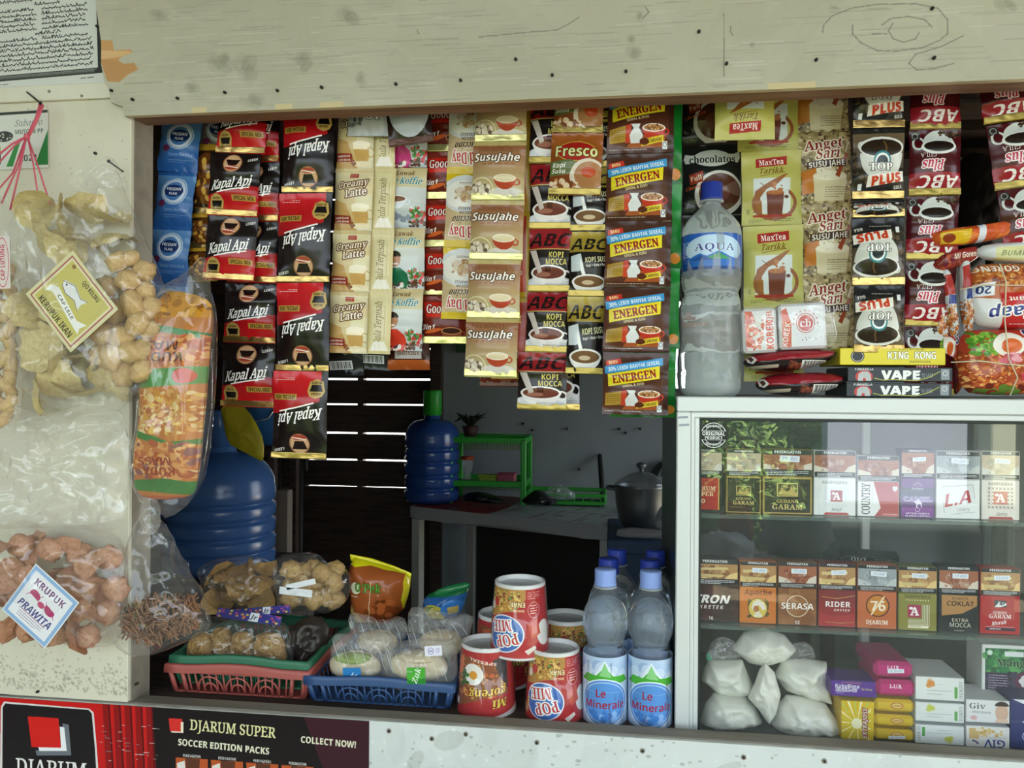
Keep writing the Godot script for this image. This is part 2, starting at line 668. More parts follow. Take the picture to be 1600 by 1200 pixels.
func build_shell() -> void:
	var lo := 1.885
	# plywood fascia over the window, its own grain, stains, pencil loops and torn veneer
	var bx0 := -0.82
	var bw := 1.66
	var top := 2.62
	var p := Pic.new((top - lo) / bw * 100.0, "b6b29e", 20.0)
	var at := func(px: float, py: float) -> Vector2:
		var q := pp(px, py, 0.012)
		return Vector2((q.x - bx0) / bw * 100, (top - q.y) / bw * 100)
	p.sp(0, 22, 100, 24, ["bfbbaa22", "aaa69222", "c3bfad22", "a8a48e22"], 260, 2, 9, 0.3)
	for i in 1500:
		var q := Vector2(p.rg.randf() * 100, 20 + p.rg.randf() * 26)
		p.r(q.x, q.y, p.rg.randf_range(0.6, 5.0), p.rg.randf_range(0.04, 0.11), ["8f8f7f55", "d2d2c655", "9a9a8a55", "83827455"][i % 4])
	for q in [[345, 100, 30, 15], [385, 105, 22, 28], [475, 95, 14, 22], [565, 125, 9, 18], [250, 22, 22, 10], [545, 28, 24, 18], [990, 80, 12, 16], [985, 60, 8, 8], [1000, 25, 6, 10], [350, 88, 12, 9], [395, 155, 25, 12], [300, 135, 16, 14], [1305, 12, 10, 4], [1175, 70, 5, 6], [1570, 8, 20, 10]]:
		for j in 7:
			var c: Vector2 = at.call(q[0] + p.rg.randf_range(-0.5, 0.5) * q[2], q[1] + p.rg.randf_range(-0.5, 0.5) * q[3])
			p.e(c.x, c.y, q[2] * 0.03, q[3] * 0.03, "77776618", p.rg.randf())
	for c in [[[1285, 50, 1287, 38, 1300, 24, 1330, 12, 1370, 6, 1430, 5, 1465, 12, 1480, 30, 1480, 52, 1468, 62, 1440, 74, 1400, 79, 1370, 78, 1345, 66, 1332, 52, 1332, 38]], [[1378, 38, 1392, 28, 1420, 25, 1445, 30, 1456, 42]], [[1395, 35, 1388, 48, 1396, 60, 1412, 65, 1430, 60, 1436, 50]], [[1362, 52, 1386, 52]], [[1505, 55, 1470, 72, 1430, 84, 1420, 98, 1432, 108, 1460, 106, 1490, 98]], [[748, 57, 820, 50, 870, 46, 890, 36, 905, 26]], [[1008, 10, 1014, 18, 1004, 28]], [[1142, 40, 1141, 48, 1145, 54]], [[1131, 20, 1131, 118]], [[652, 46, 655, 53]]]:
		var line := []
		for i in range(0, c[0].size(), 2):
			var q: Vector2 = at.call(c[0][i], c[0][i + 1])
			line.append_array([q.x, q.y])
		p.ln(line, 0.09, "6f6f63aa")
	for poly in [["c2955f", 153, 62, 176, 62, 178, 78, 205, 76, 207, 82, 190, 88, 186, 93, 160, 95], ["b88a58", 157, 92, 184, 93, 194, 99, 210, 97, 216, 108, 200, 116, 186, 128, 168, 126], ["d3ad7c", 156, 78, 200, 79, 206, 82, 188, 88, 156, 92]]:
		var q := []
		for i in range(1, poly.size(), 2):
			var c: Vector2 = at.call(poly[i], poly[i + 1])
			q.append_array([c.x, c.y])
		p.pg(q, poly[0])
	for q in [[430, 168, 26, 5], [300, 172, 22, 4], [1200, 133, 60, 4], [500, 165, 34, 4]]:
		var c: Vector2 = at.call(q[0], q[1])
		p.r(c.x, p.h - 0.55, q[2] * 0.06, 0.6, "c9b98f")
	var edge := PackedVector2Array()
	for q in [[148, -10], [153, 30], [158, 66], [158, 100], [163, 128], [170, 140], [173, 160], [192, 166], [194, 178]]:
		var c := pp(q[0], q[1], 0.012)
		edge.append(Vector2(c.x, maxf(c.y, lo)))
	edge[-1].y = lo
	edge.append(Vector2(bx0 + bw, lo))
	edge.append(Vector2(bx0 + bw, top))
	edge.append(Vector2(edge[0].x - 0.02, top))
	var fascia := struct("wall_fascia", prism(edge, 0.002, 0.012, Rect2(bx0, lo, bw, top - lo)), [prt(p, 0.75), M.raw_edge], Vector3.ZERO, "weathered grey plywood board above the shop window")
	for q in [[153, 42], [175, 142], [208, 156], [278, 154], [352, 145], [434, 142], [503, 137], [619, 132], [720, 126], [863, 118], [978, 112], [1135, 100], [1275, 94], [1459, 91], [1092, 50], [1456, 14], [806, 93]]:
		nail_at(fascia, pp(q[0], q[1], 0.0125))
	slab("wall_over_window", -3.0, -0.62, 1.95, 2.62, -0.05, -0.004, M.paint)
	slab("wall_over_window", -0.62, 3.0, 1.95, 2.62, -0.035, 0.001, M.brown_wood)
	slab("trim_1", -0.703, 0.84, 1.886, 1.95, -0.036, 0.0015, M.brown_wood, 0.002, "brown lintel under the plywood board")
	slab("trim_2", -0.69, 0.84, RAIL_Y, RAIL_Y + 0.015, -0.19, -0.037, M.dark_plank, 0.001, "dark nailing plank the sachet strips hang from")
	# white panel beside the window, batten, jamb
	var pw := Pic.new(267, "d3cfbb", 4.0)
	pw.sp(0, 0, 100, 267, ["dad6c422", "c8c4ae22", "d8d5c622", "c4c0ac18"], 240, 4, 16, 0.4)
	for i in 260:
		pw.e(pw.rg.randf() * 100, pw.rg.randf() * 267, pw.rg.randf_range(0.15, 0.5), pw.rg.randf_range(0.15, 0.5), "8f8b7a66")
	for i in 700:
		# grime rubbed onto the foot of the panel
		var gx := pw.rg.randf() * 100
		pw.e(gx, 264 - absf(pw.rg.randfn(0.0, 7.0)), pw.rg.randf_range(0.2, 0.9), pw.rg.randf_range(0.15, 0.7), "77746444", pw.rg.randf())
	pw.ln([30, 150, 31, 267], 0.5, "b0ac9a")
	for i in 30:
		pw.r(pw.rg.randf() * 96, pw.rg.randf() * 260, pw.rg.randf_range(1, 6), 0.3, "a8a49255")
	slab("wall_left_far", -3.0, -1.05, 1.03, 1.955, -0.008, 0.0, M.paint, 0.0008, "white painted wall away from the window")
	var wl := slab("wall_left", -1.05, -0.704, 1.03, 1.955, -0.008, 0.0, [prt(pw, 0.8), M.paint], 0.0008, "white painted plywood wall beside the window")
	for q in [[190, 373], [150, 240], [214, 1068], [60, 1080]]:
		nail_at(wl, pp(q[0], q[1], 0.0))
	var up := slab("wall_left_upper", -3.0, -0.70, 1.955, 2.62, -0.004, 0.002, M.paint, 0.0008, "white upper wall behind the printed poster")
	var bt := slab("trim_3", -3.0, -0.722, 1.915, 1.938, 0.0, 0.006, M.paint, 0.001, "white batten across the wall under the poster")
	for q in [[77, 143], [128, 150]]:
		nail_at(bt, pp(q[0], q[1], 0.006), 0.0022, 0.0015, M.grey_wood)
	slab("trim_4", -0.76, -0.7035, 1.0, 1.95, -0.055, -0.0085, M.grey_wood, 0.001, "grey wooden jamb of the window")
	# below the window
	var pf := Pic.new(10.0, "d0d5d3", 20.0)  # base tint carries the bluish skylight falling on this panel
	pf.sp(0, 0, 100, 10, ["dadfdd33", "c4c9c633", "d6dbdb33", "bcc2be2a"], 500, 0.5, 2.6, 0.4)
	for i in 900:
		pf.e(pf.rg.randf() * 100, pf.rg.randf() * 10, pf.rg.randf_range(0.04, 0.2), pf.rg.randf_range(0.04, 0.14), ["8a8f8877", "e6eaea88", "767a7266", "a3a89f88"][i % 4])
	for i in 60:
		var gx := pf.rg.randf() * 100
		var gy := pf.rg.randf() * 9
		pf.ln([gx, gy, gx + pf.rg.randf_range(-1.2, 1.2), gy + pf.rg.randf_range(0.1, 1.2)], 0.09, "8f948c66" if i % 2 else "eef1f066")
	for i in 26:
		pf.e(i * 4 + pf.rg.randf() * 3, pf.rg.randf() * 9.0, pf.rg.randf_range(0.4, 1.6), pf.rg.randf_range(0.2, 0.7), "83867d30", pf.rg.randf() * 3)
	slab("wall_front_foot", -3.0, 3.0, 0.0, 0.8375, -0.004, 0.003, M.panel, 0.001)
	slab("wall_front_side", 0.9, 3.0, 0.8375, 1.0275, -0.004, 0.003, M.panel, 0.001)
	slab("wall_front_side", -3.0, -1.0, 0.8375, 1.0275, -0.004, 0.003, M.panel, 0.001)
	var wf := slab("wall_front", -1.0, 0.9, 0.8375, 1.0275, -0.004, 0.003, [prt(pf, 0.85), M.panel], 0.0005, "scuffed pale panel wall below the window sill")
	for q in [[608, 1142], [675, 1154], [728, 1147], [839, 1160], [1004, 1173], [1162, 1183], [1288, 1189]]:
		var c := pp(q[0], q[1], 0.003)
		nail_at(wf, c, 0.0035, 0.0012, M.grey_wood)
		nail_at(wf, c + Vector3(0, 0, 0.0008), 0.0018, 0.001)
	slab("trim_5", -0.9, 0.9, 1.008, 1.0285, -0.034, -0.004, M.grey_wood, 0.002, "worn grey wooden window sill")
	slab("trim_6", -0.95, 0.0895, COUNTER - 0.03, COUNTER, -0.42, -0.0345, M.dark_plank, 0.002, "dark wooden counter behind the sill")
	slab("trim_7", 0.0895, 0.95, CAB_BASE - 0.03, CAB_BASE, -0.44, -0.0345, M.dark_plank, 0.002, "dark wooden counter under the glass cabinet")
	slab("wall_right", 0.80, 3.0, 1.012, 1.95, -0.05, 0.0, M.paint, 0.001, "painted wall past the end of the window")

func build_room() -> void:
	slab("floor", -2.4, 2.5, -0.05, 0.0, -3.1, -0.05, M.concrete, 0.001)
	slab("ceiling", -3.2, 3.2, 2.62, 2.68, -3.3, 0.0, M.dark_plank, 0.001)
	slab("wall_west", -2.3, -2.2, 0.0, 2.62, -3.1, -0.05, M.dark_plank, 0.001)
	# the east wall has an unseen doorway, added to let daylight into the room
	slab("wall_east", 2.3, 2.4, 0.0, 2.62, -1.2, -0.05, M.room_wall, 0.001)
	slab("wall_east_end", 2.3, 2.4, 0.0, 2.62, -3.1, -2.5, M.room_wall, 0.001)
	slab("wall_east_lintel", 2.3, 2.4, 2.15, 2.62, -2.5, -1.2, M.room_wall, 0.001)
	var bz := -2.9
	var cx := X(692, bz)
	var wb := slab("wall_back", cx, 2.4, 0.0, 2.62, bz - 0.08, bz, M.room_wall, 0.002, "grey blue plastered back wall of the shop")
	for q in [[818, 662], [832, 672], [886, 670], [968, 670], [978, 676], [1000, 670], [905, 733]]:
		nail_at(wb, pp(q[0], q[1], bz), 0.006, 0.02)
	# plank wall: boards with daylight in the gaps
	var pw := Node3D.new()
	pw.name = "wall_planks"
	add_child(pw)
	pw.position = Vector3(cx, 0, bz)
	pw.set_meta("kind", "structure")
	pw.set_meta("label", "dark plank wall with daylight in the gaps between boards")
	var ys := [0.0, 0.45]
	for q in [[560, 761.5], [560, 719], [560, 677], [560, 632], [560, 592.5], [560, 545], [560, 500], [560, 458], [560, 410], [560, 360], [560, 310]]:
		ys.append(Y(q[0], q[1], bz))
	ys.append(2.62)
	for i in ys.size() - 1:
		if i < 1 or ys[i + 1] - ys[i] < 0.02:
			continue
	for i in ys.size() - 1:
		var g := 0.009 if i > 1 else 0.0
		var tail := 0.0 if i < 2 else 0.0
		mi("plank", cbox(cx + 2.2 - tail, ys[i + 1] - ys[i] - g, 0.025, 0.002), M.dark_plank, pw, Vector3((-2.2 - cx - tail) / 2, (ys[i] + ys[i + 1]) / 2 - g * 0.0, -0.02))
	mi("post", cbox(0.06, 2.62, 0.05, 0.003), M.dark_plank, pw, Vector3(-0.03, 1.31, 0.01))
	for x in [X(560, bz) - cx, X(452, bz) - cx]:
		mi("post", cbox(0.035, 2.62, 0.05, 0.003), M.dark_plank, pw, Vector3(x, 1.31, -0.06))
	mi("board", cbox(X(478, bz) + 2.2, 2.62, 0.02, 0.002), M.dark_plank, pw, Vector3((X(478, bz) - 2.2) / 2 - cx, 1.31, -0.05))  # backing board added to keep daylight out of the gaps here
	# outside behind the shop
	struct("ground", cbox(60, 0.1, 26.8, 0.01), M.pale_ground, Vector3(0, -0.1, -16.6), "pale dry ground behind the shop")
	struct("ground_yard", cbox(60, 0.1, 33.2, 0.01), M.soil, Vector3(0, -0.1, 13.4), "dark soil of the yard in front of the shop")

	# table with a printed cover, standing askew: its far end is nearer to the window
	var ty := Y(643, 790, -2.42)
	var f0 := on(643, 790, ty)
	var f1 := on(953, 822, ty)
	var tl := f0.distance_to(f1)
	var tw := 0.5
	var t := thing("table", "pale metal framed table under a red and white printed banner", "table", Vector3(f0.x, 0, f0.z))
	t.rotation.y = -atan2(f1.z - f0.z, f1.x - f0.x)
	var lb := func(called: String, x0: float, x1: float, y0: float, y1: float, z0: float, z1: float, m: Material) -> void:
		mi(called, cbox(x1 - x0, y1 - y0, z1 - z0, 0.003), m, t, Vector3((x0 + x1) / 2, (y0 + y1) / 2, (z0 + z1) / 2))
	lb.call("tabletop", 0, tl, ty - 0.06, ty - 0.003, -tw, 0, mat("8d8f89", 0.6))
	for x in [0.0, tl - 0.045]:
		for z in [-tw, -0.04]:
			lb.call("leg", x, x + 0.045, 0, ty - 0.06, z, z + 0.04, mat("b9bdb4", 0.6))
	lb.call("added_dark_panel", 0.05, tl - 0.05, 0.02, ty - 0.07, -tw + 0.01, -tw + 0.025, mat("2a2824", 0.8))  # dark panel added, stands in for the shade under the table
	lb.call("lower_shelf", 0.05, tl - 0.05, 0.1, 0.13, -tw + 0.03, -0.05, mat("35322c", 0.8))
	var pc := Pic.new(40, "b9bcc0", 6.0)
	pc.pg([0, 0, 34, 0, 38, 16, 41, 24, 41, 40, 0, 40], "9c2626")
	for q in [[62, 24, 62, 40], [81, 20, 81, 40], [62, 22, 99, 18], [99, 4, 99, 40]]:
		pc.ln(q, 0.5, "2b2f34")
	pc.t("MC", 71, 30, 3, "33373c")
	pc.fine(84, 8, 12, 4, "55595e", 2)
	var bn := thing("banner", "red and white vinyl banner spread over the inner table", "banner", Vector3(f0.x, ty - 0.003, f0.z))
	bn.rotation.y = t.rotation.y
	var bst := begin()
	grid(bst, 24, 12, func(u: float, v: float) -> Vector3:
		return Vector3(lerpf(-0.004, tl + 0.004, u), 0.001 + 0.0012 * sin(u * 31.0 + v * 5.0), lerpf(-tw, 0.004, v)))
	mi("cover", done(bst), prt(pc, 0.5), bn)
	var fst := begin()
	grid(fst, 48, 5, func(u: float, v: float) -> Vector3:
		return Vector3(lerpf(-0.004, tl + 0.004, u), 0.001 - v * 0.05 * (1 + 0.12 * sin(u * 9)), 0.004 + 0.010 * v * absf(sin(u * 23.0) + 0.4 * sin(u * 51))))
	mi("hanging_edge", done(fst), mat("a5a8a8", 0.55), bn).set_meta("label", "grey hanging edge")
	var sst := begin()
	grid(sst, 20, 4, func(u: float, v: float) -> Vector3:
		return Vector3(tl + 0.004 + 0.008 * v * absf(sin(u * 17.0)), 0.001 - v * 0.06, lerpf(0.004, -tw, u)))
	mi("hanging_edge", done(sst), mat("a5a8a8", 0.55), bn)
	# things on the table
	gallon("water_gallon", "blue water gallon with a green cap standing on the inner table", Vector3(X(676, -2.55), ty + 0.003, -2.55), 0.128, pp(676, 655, -2.55).y - ty, pp(676, 611, -2.55).y - ty, mat("2a4c8e", 0.18), M.green)
	rack(ty)
	# second table, pot, board
	var z2 := -1.75
	var y2 := Y(1000, 845, z2)
	var t2 := thing("side_table", "blue painted low table beside the banner covered table", "table", Vector3(X(1010, z2), 0, z2))
	var blue := mat("24405c", 0.6)
	part_box("tabletop", t2, X(950, z2), X(1100, z2), y2 - 0.05, y2, z2 - 0.45, z2, blue, 0.004)
	for x in [X(955, z2) + 0.02, X(1095, z2) - 0.02]:
		for z in [z2 - 0.43, z2 - 0.03]:
			part_box("leg", t2, x - 0.02, x + 0.02, 0, y2 - 0.05, z - 0.02, z + 0.02, blue)
	part_box("apron", t2, X(952, z2), X(1098, z2), y2 - 0.22, y2 - 0.05, z2 - 0.03, z2 - 0.02, blue)
	var nw := bag("newspaper", [965, 822, 1050, 828, 1058, 842, 962, 842], z2 - 0.05, 0.02, 0.02, mat("8f9092", 0.8), null, {"amp": 0.006, "round": 1})
	tag(nw, "crumpled grey newspaper lying under the cooking pot", "newspaper")
	var pr := (X(1045, z2 - 0.22) - X(962, z2 - 0.22)) / 2
	var ph := Y(1000, 757, z2 - 0.22) - Y(1000, 826, z2 - 0.22)
	var pot := thing("cooking_pot", "grey aluminium cooking pot with glass lid on the blue table", "pot", Vector3(X(1003, z2 - 0.22), y2 + 0.004, z2 - 0.22))
	var alu := mat("7c8184", 0.35, {"metallic": 0.8})
	mi("body", lathe([[pr * 0.95, ph], [pr * 1.04, ph], [pr * 1.0, ph * 0.96], [pr * 0.97, ph * 0.6], [pr * 0.85, ph * 0.2], [pr * 0.6, 0.0], [0.001, 0.0]], 36), alu, pot)
	mi("lid", lathe([[0.001, ph + 0.05], [pr * 0.4, ph + 0.043], [pr * 0.8, ph + 0.02], [pr * 1.02, ph + 0.003], [pr * 0.98, ph]], 36), film("8a9498", 0.35, 0.05), pot)
	mi("knob", lathe([[0.001, ph + 0.085], [0.018, ph + 0.08], [0.02, ph + 0.07], [0.008, ph + 0.06], [0.008, ph + 0.05]], 16), alu, pot)
	for s in [-1, 1]:
		mi("handle", tube([Vector3(s * pr, ph * 0.9, -0.04), Vector3(s * (pr + 0.03), ph * 0.92, -0.03), Vector3(s * (pr + 0.03), ph * 0.92, 0.03), Vector3(s * pr, ph * 0.9, 0.04)], 0.006), alu, pot)
	var bw := bag("carrier_bag", [1022, 828, 1024, 805, 1036, 786, 1060, 780, 1070, 828], z2 - 0.06, 0.05, 0.03, mat("a8abad", 0.4), null, {"amp": 0.015, "freq": 22.0})
	tag(bw, "pale crumpled carrier bag beside the cooking pot", "bag")
	# clipped lid on the wall, dark sticks
	var lid := thing("pan_lid", "grey pan lid leaning on the back wall above the pot", "lid", pp(1050, 752, -2.86))
	mi("disc", lathe([[0.001, 0.012], [0.07, 0.01], [0.11, 0.0], [0.106, -0.004], [0.001, -0.003]], 32), alu, lid, Vector3.ZERO, Vector3(84, 0, 0))
	mi("grip", tube([Vector3(-0.05, 0.03, 0.02), Vector3(-0.05, 0.06, 0.05), Vector3(0.05, 0.06, 0.05), Vector3(0.05, 0.03, 0.02)], 0.007), M.silver, lid)
	var sk := thing("bamboo_stick", "dark wooden stick leaning against the grey back wall", "stick", pp(942, 786, -2.7))
	mi("shaft", tube([Vector3.ZERO, pp(937, 711, -2.89) - pp(942, 786, -2.7)], 0.012, 8), mat("20201f", 0.6), sk)
	# black plastic bags
	for b in [["black plastic bag with white print lying under the green rack", [722, 784, 727, 771, 745, 767, 760, 771, 775, 776, 790, 783, 785, 786], -2.42], ["black plastic bag bunched up beside the small green tray", [812, 784, 822, 775, 838, 764, 850, 768, 862, 780, 875, 784, 860, 789, 835, 789], -2.38]]:
		var o := bag("plastic_bag", b[1], b[2], 0.06, 0.03, mat("101012", 0.3), null, {"amp": 0.02, "freq": 16.0, "round": 1})
		tag(o, b[0], "bag")
	var cl := bag("plastic_bag", [848, 780, 852, 768, 868, 752, 885, 762, 900, 770, 898, 782], -2.5, 0.05, 0.03, film("c9d4d6", 0.25, 0.12), null, {"amp": 0.02, "freq": 16.0, "round": 1})
	tag(cl, "clear plastic bag standing between the black bag and green tray", "bag")
	# wall calendar edge seen under the strips
	var gc := thing("wall_sign", "dark green round plate hanging on the back wall", "sign", pp(722, 542, bz + 0.02))
	mi("plate", cbox(0.06, 0.06, 0.01, 0.004), mat("2c5b33", 0.5), gc)
	# shelf high on the back wall, over the cabinet
	var sh := thing("wall_shelf", "dark wooden shelf on brackets high on the back wall", "shelf", pp(1500, 240, -1.9))
	var sz := -1.9
	part_box("board", sh, X(1405, sz), X(1640, sz), Y(1500, 205, sz), Y(1500, 187, sz), sz - 0.3, sz, M.dark_plank)
	part_box("board", sh, X(1405, sz), X(1640, sz), Y(1500, 240, sz), Y(1500, 226, sz), sz - 0.3, sz - 0.05, M.dark_plank)
	part_box("upright", sh, X(1412, sz), X(1418, sz), Y(1412, 420, sz), Y(1412, 120, sz), sz - 0.3, sz - 0.25, M.dark_plank)
	part_box("upright", sh, X(1600, sz), X(1606, sz), Y(1600, 420, sz), Y(1600, 120, sz), sz - 0.3, sz - 0.25, M.dark_plank)
	var jk := bag("dark_cloth", [1495, 238, 1560, 240, 1572, 300, 1560, 360, 1530, 420, 1490, 420, 1470, 350], sz - 0.02, 0.05, 0.04, mat("1c1b1d", 0.9), null, {"amp": 0.02, "freq": 6.0})
	tag(jk, "dark cloth hanging from the shelf on the back wall", "cloth")
	# big gallon in the window corner, on a stand, with a yellow bag tied to its neck
	var gz := -0.95
	var gx := X(344, gz)
	var gr := X(424, gz) - gx
	var gy := Y(344, 885, gz)
	gallon("water_gallon", "large blue water gallon with a yellow bag hanging over its shoulder", Vector3(gx, gy, gz), gr, Y(344, 705, gz) - gy, Y(344, 640, gz) - gy, mat("3c619a", 0.22), mat("3c619a", 0.22))
	var gs := thing("gallon_stand", "dark wooden stand carrying the large blue water gallon", "stand", Vector3(gx, 0, gz))
	part_box("top", gs, gx - 0.2, gx + 0.2, gy - 0.04, gy, gz - 0.2, gz + 0.2, M.dark_plank)
	for sx in [-0.17, 0.17]:
		for q in [-0.17, 0.17]:
			part_box("leg", gs, gx + sx - 0.025, gx + sx + 0.025, 0, gy - 0.04, gz + q - 0.025, gz + q + 0.025, M.dark_plank)
	var yb := bag("yellow_bag", [345, 632, 375, 628, 398, 655, 413, 690, 412, 722, 400, 716, 372, 702, 356, 692, 348, 660], gz + gr * 0.75, 0.012, 0.006, mat("c2b21e", 0.4, {"backlight_enabled": true, "backlight": Color(0.3, 0.27, 0.03)}), null, {"amp": 0.008, "freq": 10.0, "round": 1})
	tag(yb, "yellow plastic bag hanging over the big gallon's shoulder", "bag")
	var sy := Y(405, 694, -1.75)
	var so := thing("stool", "dark tall stool standing behind the big blue gallon", "stool", Vector3(X(405, -1.75), 0, -1.75))
	mi("seat", cbox(0.24, 0.03, 0.24, 0.005), M.dark_plank, so, Vector3(0, sy - 0.015, 0))
	for sx in [-0.1, 0.1]:
		for q in [-0.1, 0.1]:
			mi("leg", cbox(0.03, sy - 0.03, 0.03, 0.003), M.dark_plank, so, Vector3(sx, (sy - 0.03) / 2, q))
	var bd := thing("bucket", "blue plastic bucket standing on the dark stool", "bucket", Vector3(X(405, -1.75), sy + 0.001, -1.75))
	mi("body", lathe([[0.085, 0.19], [0.095, 0.19], [0.092, 0.165], [0.088, 0.16], [0.072, 0.0], [0.001, 0.0]], 28), mat("2c5f94", 0.4), bd)
	mi("handle", tube([Vector3(-0.09, 0.17, 0), Vector3(-0.07, 0.1, 0.075), Vector3(0, 0.08, 0.1), Vector3(0.07, 0.1, 0.075), Vector3(0.09, 0.17, 0)], 0.003), M.silver, bd)
	var gp := thing("wooden_post", "pale wooden post standing behind the big blue gallon", "post", Vector3(X(445, -1.5), 0, -1.5))
	part_box("shaft", gp, X(438, -1.5), X(455, -1.5), 0, Y(445, 765, -1.5), -1.52, -1.48, mat("8a7f76", 0.8), 0.003)
	var gq := thing("chair", "dark chair frame standing in front of the plank wall", "chair", Vector3(X(462, -2.25), 0, -2.25))
	for q in [430, 464]:
		mi("back_post", tube([Vector3(X(q, -2.2) - gq.position.x, 0, 0), Vector3(X(q, -2.2) - gq.position.x, Y(q, 700, -2.2), 0)], 0.012), mat("2a2523", 0.5), gq)
	mi("seat", cbox(0.36, 0.03, 0.36, 0.008), mat("2a2523", 0.6), gq, Vector3(0, 0.45, 0.16))
	mi("backrest", cbox(0.12, 0.1, 0.015, 0.005), mat("2a2523", 0.6), gq, Vector3(0, Y(452, 720, -2.2), 0))
	for q in [-0.15, 0.15]:
		mi("leg", tube([Vector3(q, 0, 0.3), Vector3(q, 0.45, 0.3)], 0.012), mat("2a2523", 0.5), gq)

func on(px: float, py: float, y: float) -> Vector3:
	var q := ray(px, py)
	return cp + q * ((y - cp.y) / q.y)
func gallon(called: String, label: String, at: Vector3, r: float, sh: float, top: float, m: Material, cap: Material) -> void:
	var g := thing(called, label, "water bottle", at)
	var prof := [[0.001, sh + 0.001], [r * 0.3, sh], [r * 0.34, sh * 0.985]]
	for i in range(1, 8):
		var a := i / 7.0 * PI / 2
		prof.append([r * (0.34 + 0.66 * sin(a)), sh - r * 0.62 * (1 - cos(a)) - 0.004])
	var y0: float = prof[-1][1]
	for i in 5:
		var ya := y0 * (1.0 - i / 5.0)
		var yb := y0 * (1.0 - (i + 1) / 5.0)
		for q in [[0.06, 1.0], [0.2, 1.015], [0.6, 1.01], [0.78, 1.0], [0.86, 0.94], [0.94, 0.94]]:
			prof.append([r * q[1], lerpf(ya, yb, q[0])])
	prof.append_array([[r * 0.97, 0.012], [r * 0.9, 0.0], [0.001, 0.0]])
	mi("body", lathe(prof, 40), m, g)
	mi("neck", lathe([[r * 0.3, sh + (top - sh) * 0.55], [r * 0.3, sh], [r * 0.36, sh - 0.012]], 24), m, g)
	mi("cap", lathe([[0.001, top], [r * 0.32, top], [r * 0.34, top - 0.006], [r * 0.34, sh + (top - sh) * 0.15], [r * 0.31, sh + (top - sh) * 0.12]], 24), cap, g)

func rack(ty: float) -> void:
	var z0 := -2.75
	var z1 := -2.5
	var x0 := X(700, z1)
	var x1 := X(823, z1)
	var y1 := Y(760, 686, z1)
	var ym := Y(760, 754, z1)
	var r := thing("dish_rack", "bright green two tier plastic rack on the inner table", "rack", Vector3((x0 + x1) / 2, ty, (z0 + z1) / 2))
	for x in [x0 + 0.012, x1 - 0.012]:
		for z in [z0, z1]:
			part_box("post", r, x - 0.013, x + 0.013, ty + 0.003, y1, z - 0.012, z + 0.012, M.green, 0.004)
	for y in [y1 - 0.02, ym - 0.02]:
		part_box("rail", r, x0, x1, y, y + 0.028, z1 - 0.004, z1 + 0.008, M.green, 0.003)
		part_box("rail", r, x0, x1, y, y + 0.028, z0 - 0.008, z0 + 0.004, M.green, 0.003)
		for x in [x0, x1 - 0.012]:
			part_box("rail", r, x, x + 0.012, y, y + 0.028, z0, z1, M.green, 0.003)
		part_box("tray", r, x0 + 0.01, x1 - 0.01, y, y + 0.006, z0, z1, mat("4a7d33", 0.6), 0.001)
		for i in 24:
			var x := lerpf(x0 + 0.02, x1 - 0.02, i / 23.0)
			part_box("slat", r, x - 0.003, x + 0.003, y - 0.05, y + 0.01, z0 - 0.002, z0 + 0.002, mat("5f8a3f", 0.6), 0.001)
	var g1 := thing("drinking_glass", "glass with an orange lid on the green rack shelf", "glass", pp(730, 750, z1 - 0.06))
	mi("body", lathe([[0.028, 0.1], [0.025, 0.05], [0.012, 0.03], [0.024, 0.004], [0.0, 0.0]], 20), film("c9d4d2", 0.3, 0.08), g1)
	mi("lid", lathe([[0.001, 0.112], [0.033, 0.11], [0.033, 0.097], [0.02, 0.097]], 20), mat("c14a22", 0.5), g1)
	var b1 := thing("food_box", "small lime green food box on the green rack shelf", "box", pp(763, 749, z1 - 0.06))
	mi("body", cbox(0.085, 0.03, 0.06, 0.006), mat("8fae3a", 0.5), b1)
	mi("lid", cbox(0.09, 0.008, 0.064, 0.003), mat("9dbd3c", 0.5), b1, Vector3(0, 0.019, 0))
	var b2 := thing("food_box", "small pink box on the green rack shelf", "box", pp(792, 747, z1 - 0.06))
	mi("body", cbox(0.085, 0.038, 0.06, 0.006), mat("b5546c", 0.5), b2)
	mi("lid", cbox(0.088, 0.006, 0.062, 0.002), mat("c2607a", 0.5), b2, Vector3(0, 0.022, 0))
	var pl := thing("small_plant", "dark leafy plant in a brown pot on top of the rack", "plant", pp(735, 682, z1 - 0.08))
	mi("pot", lathe([[0.035, 0.05], [0.04, 0.05], [0.028, 0.0], [0.0, 0.0]], 16), mat("4a2f26", 0.7), pl)
	for i in 11:
		var a := i * TAU / 11
		var d := Vector3(cos(a), 0, sin(a))
		mi("leaf", tube([Vector3(0, 0.045, 0), d * 0.04 + Vector3(0, 0.09, 0), d * 0.075 + Vector3(0, 0.11 - 0.02 * (i % 3), 0)], [0.004, 0.011, 0.002], 5), mat("23291f", 0.6), pl)
	var gt := thing("green_tray", "small bright green slotted tray on the inner table", "tray", Vector3(X(900, -2.62), ty + 0.003, -2.62))
	for q in [[0, 0.0], [0, 0.035]]:
		mi("rim", cbox(0.36, 0.018, 0.012, 0.003), M.green, gt, Vector3(-0.04, 0.012 + q[1], 0.09))
	mi("rim", cbox(0.36, 0.02, 0.012, 0.003), M.green, gt, Vector3(-0.04, 0.05, -0.09))
	for s in [-0.22, 0.14]:
		mi("rim", cbox(0.012, 0.05, 0.19, 0.003), M.green, gt, Vector3(s, 0.035, 0))
	mi("bottom", cbox(0.36, 0.006, 0.18, 0.002), mat("2f7d2b", 0.6), gt, Vector3(-0.04, 0.004, 0))
	for i in 9:
		mi("slat", cbox(0.006, 0.03, 0.004, 0.001), M.green, gt, Vector3(-0.2 + i * 0.04, 0.03, 0.09))

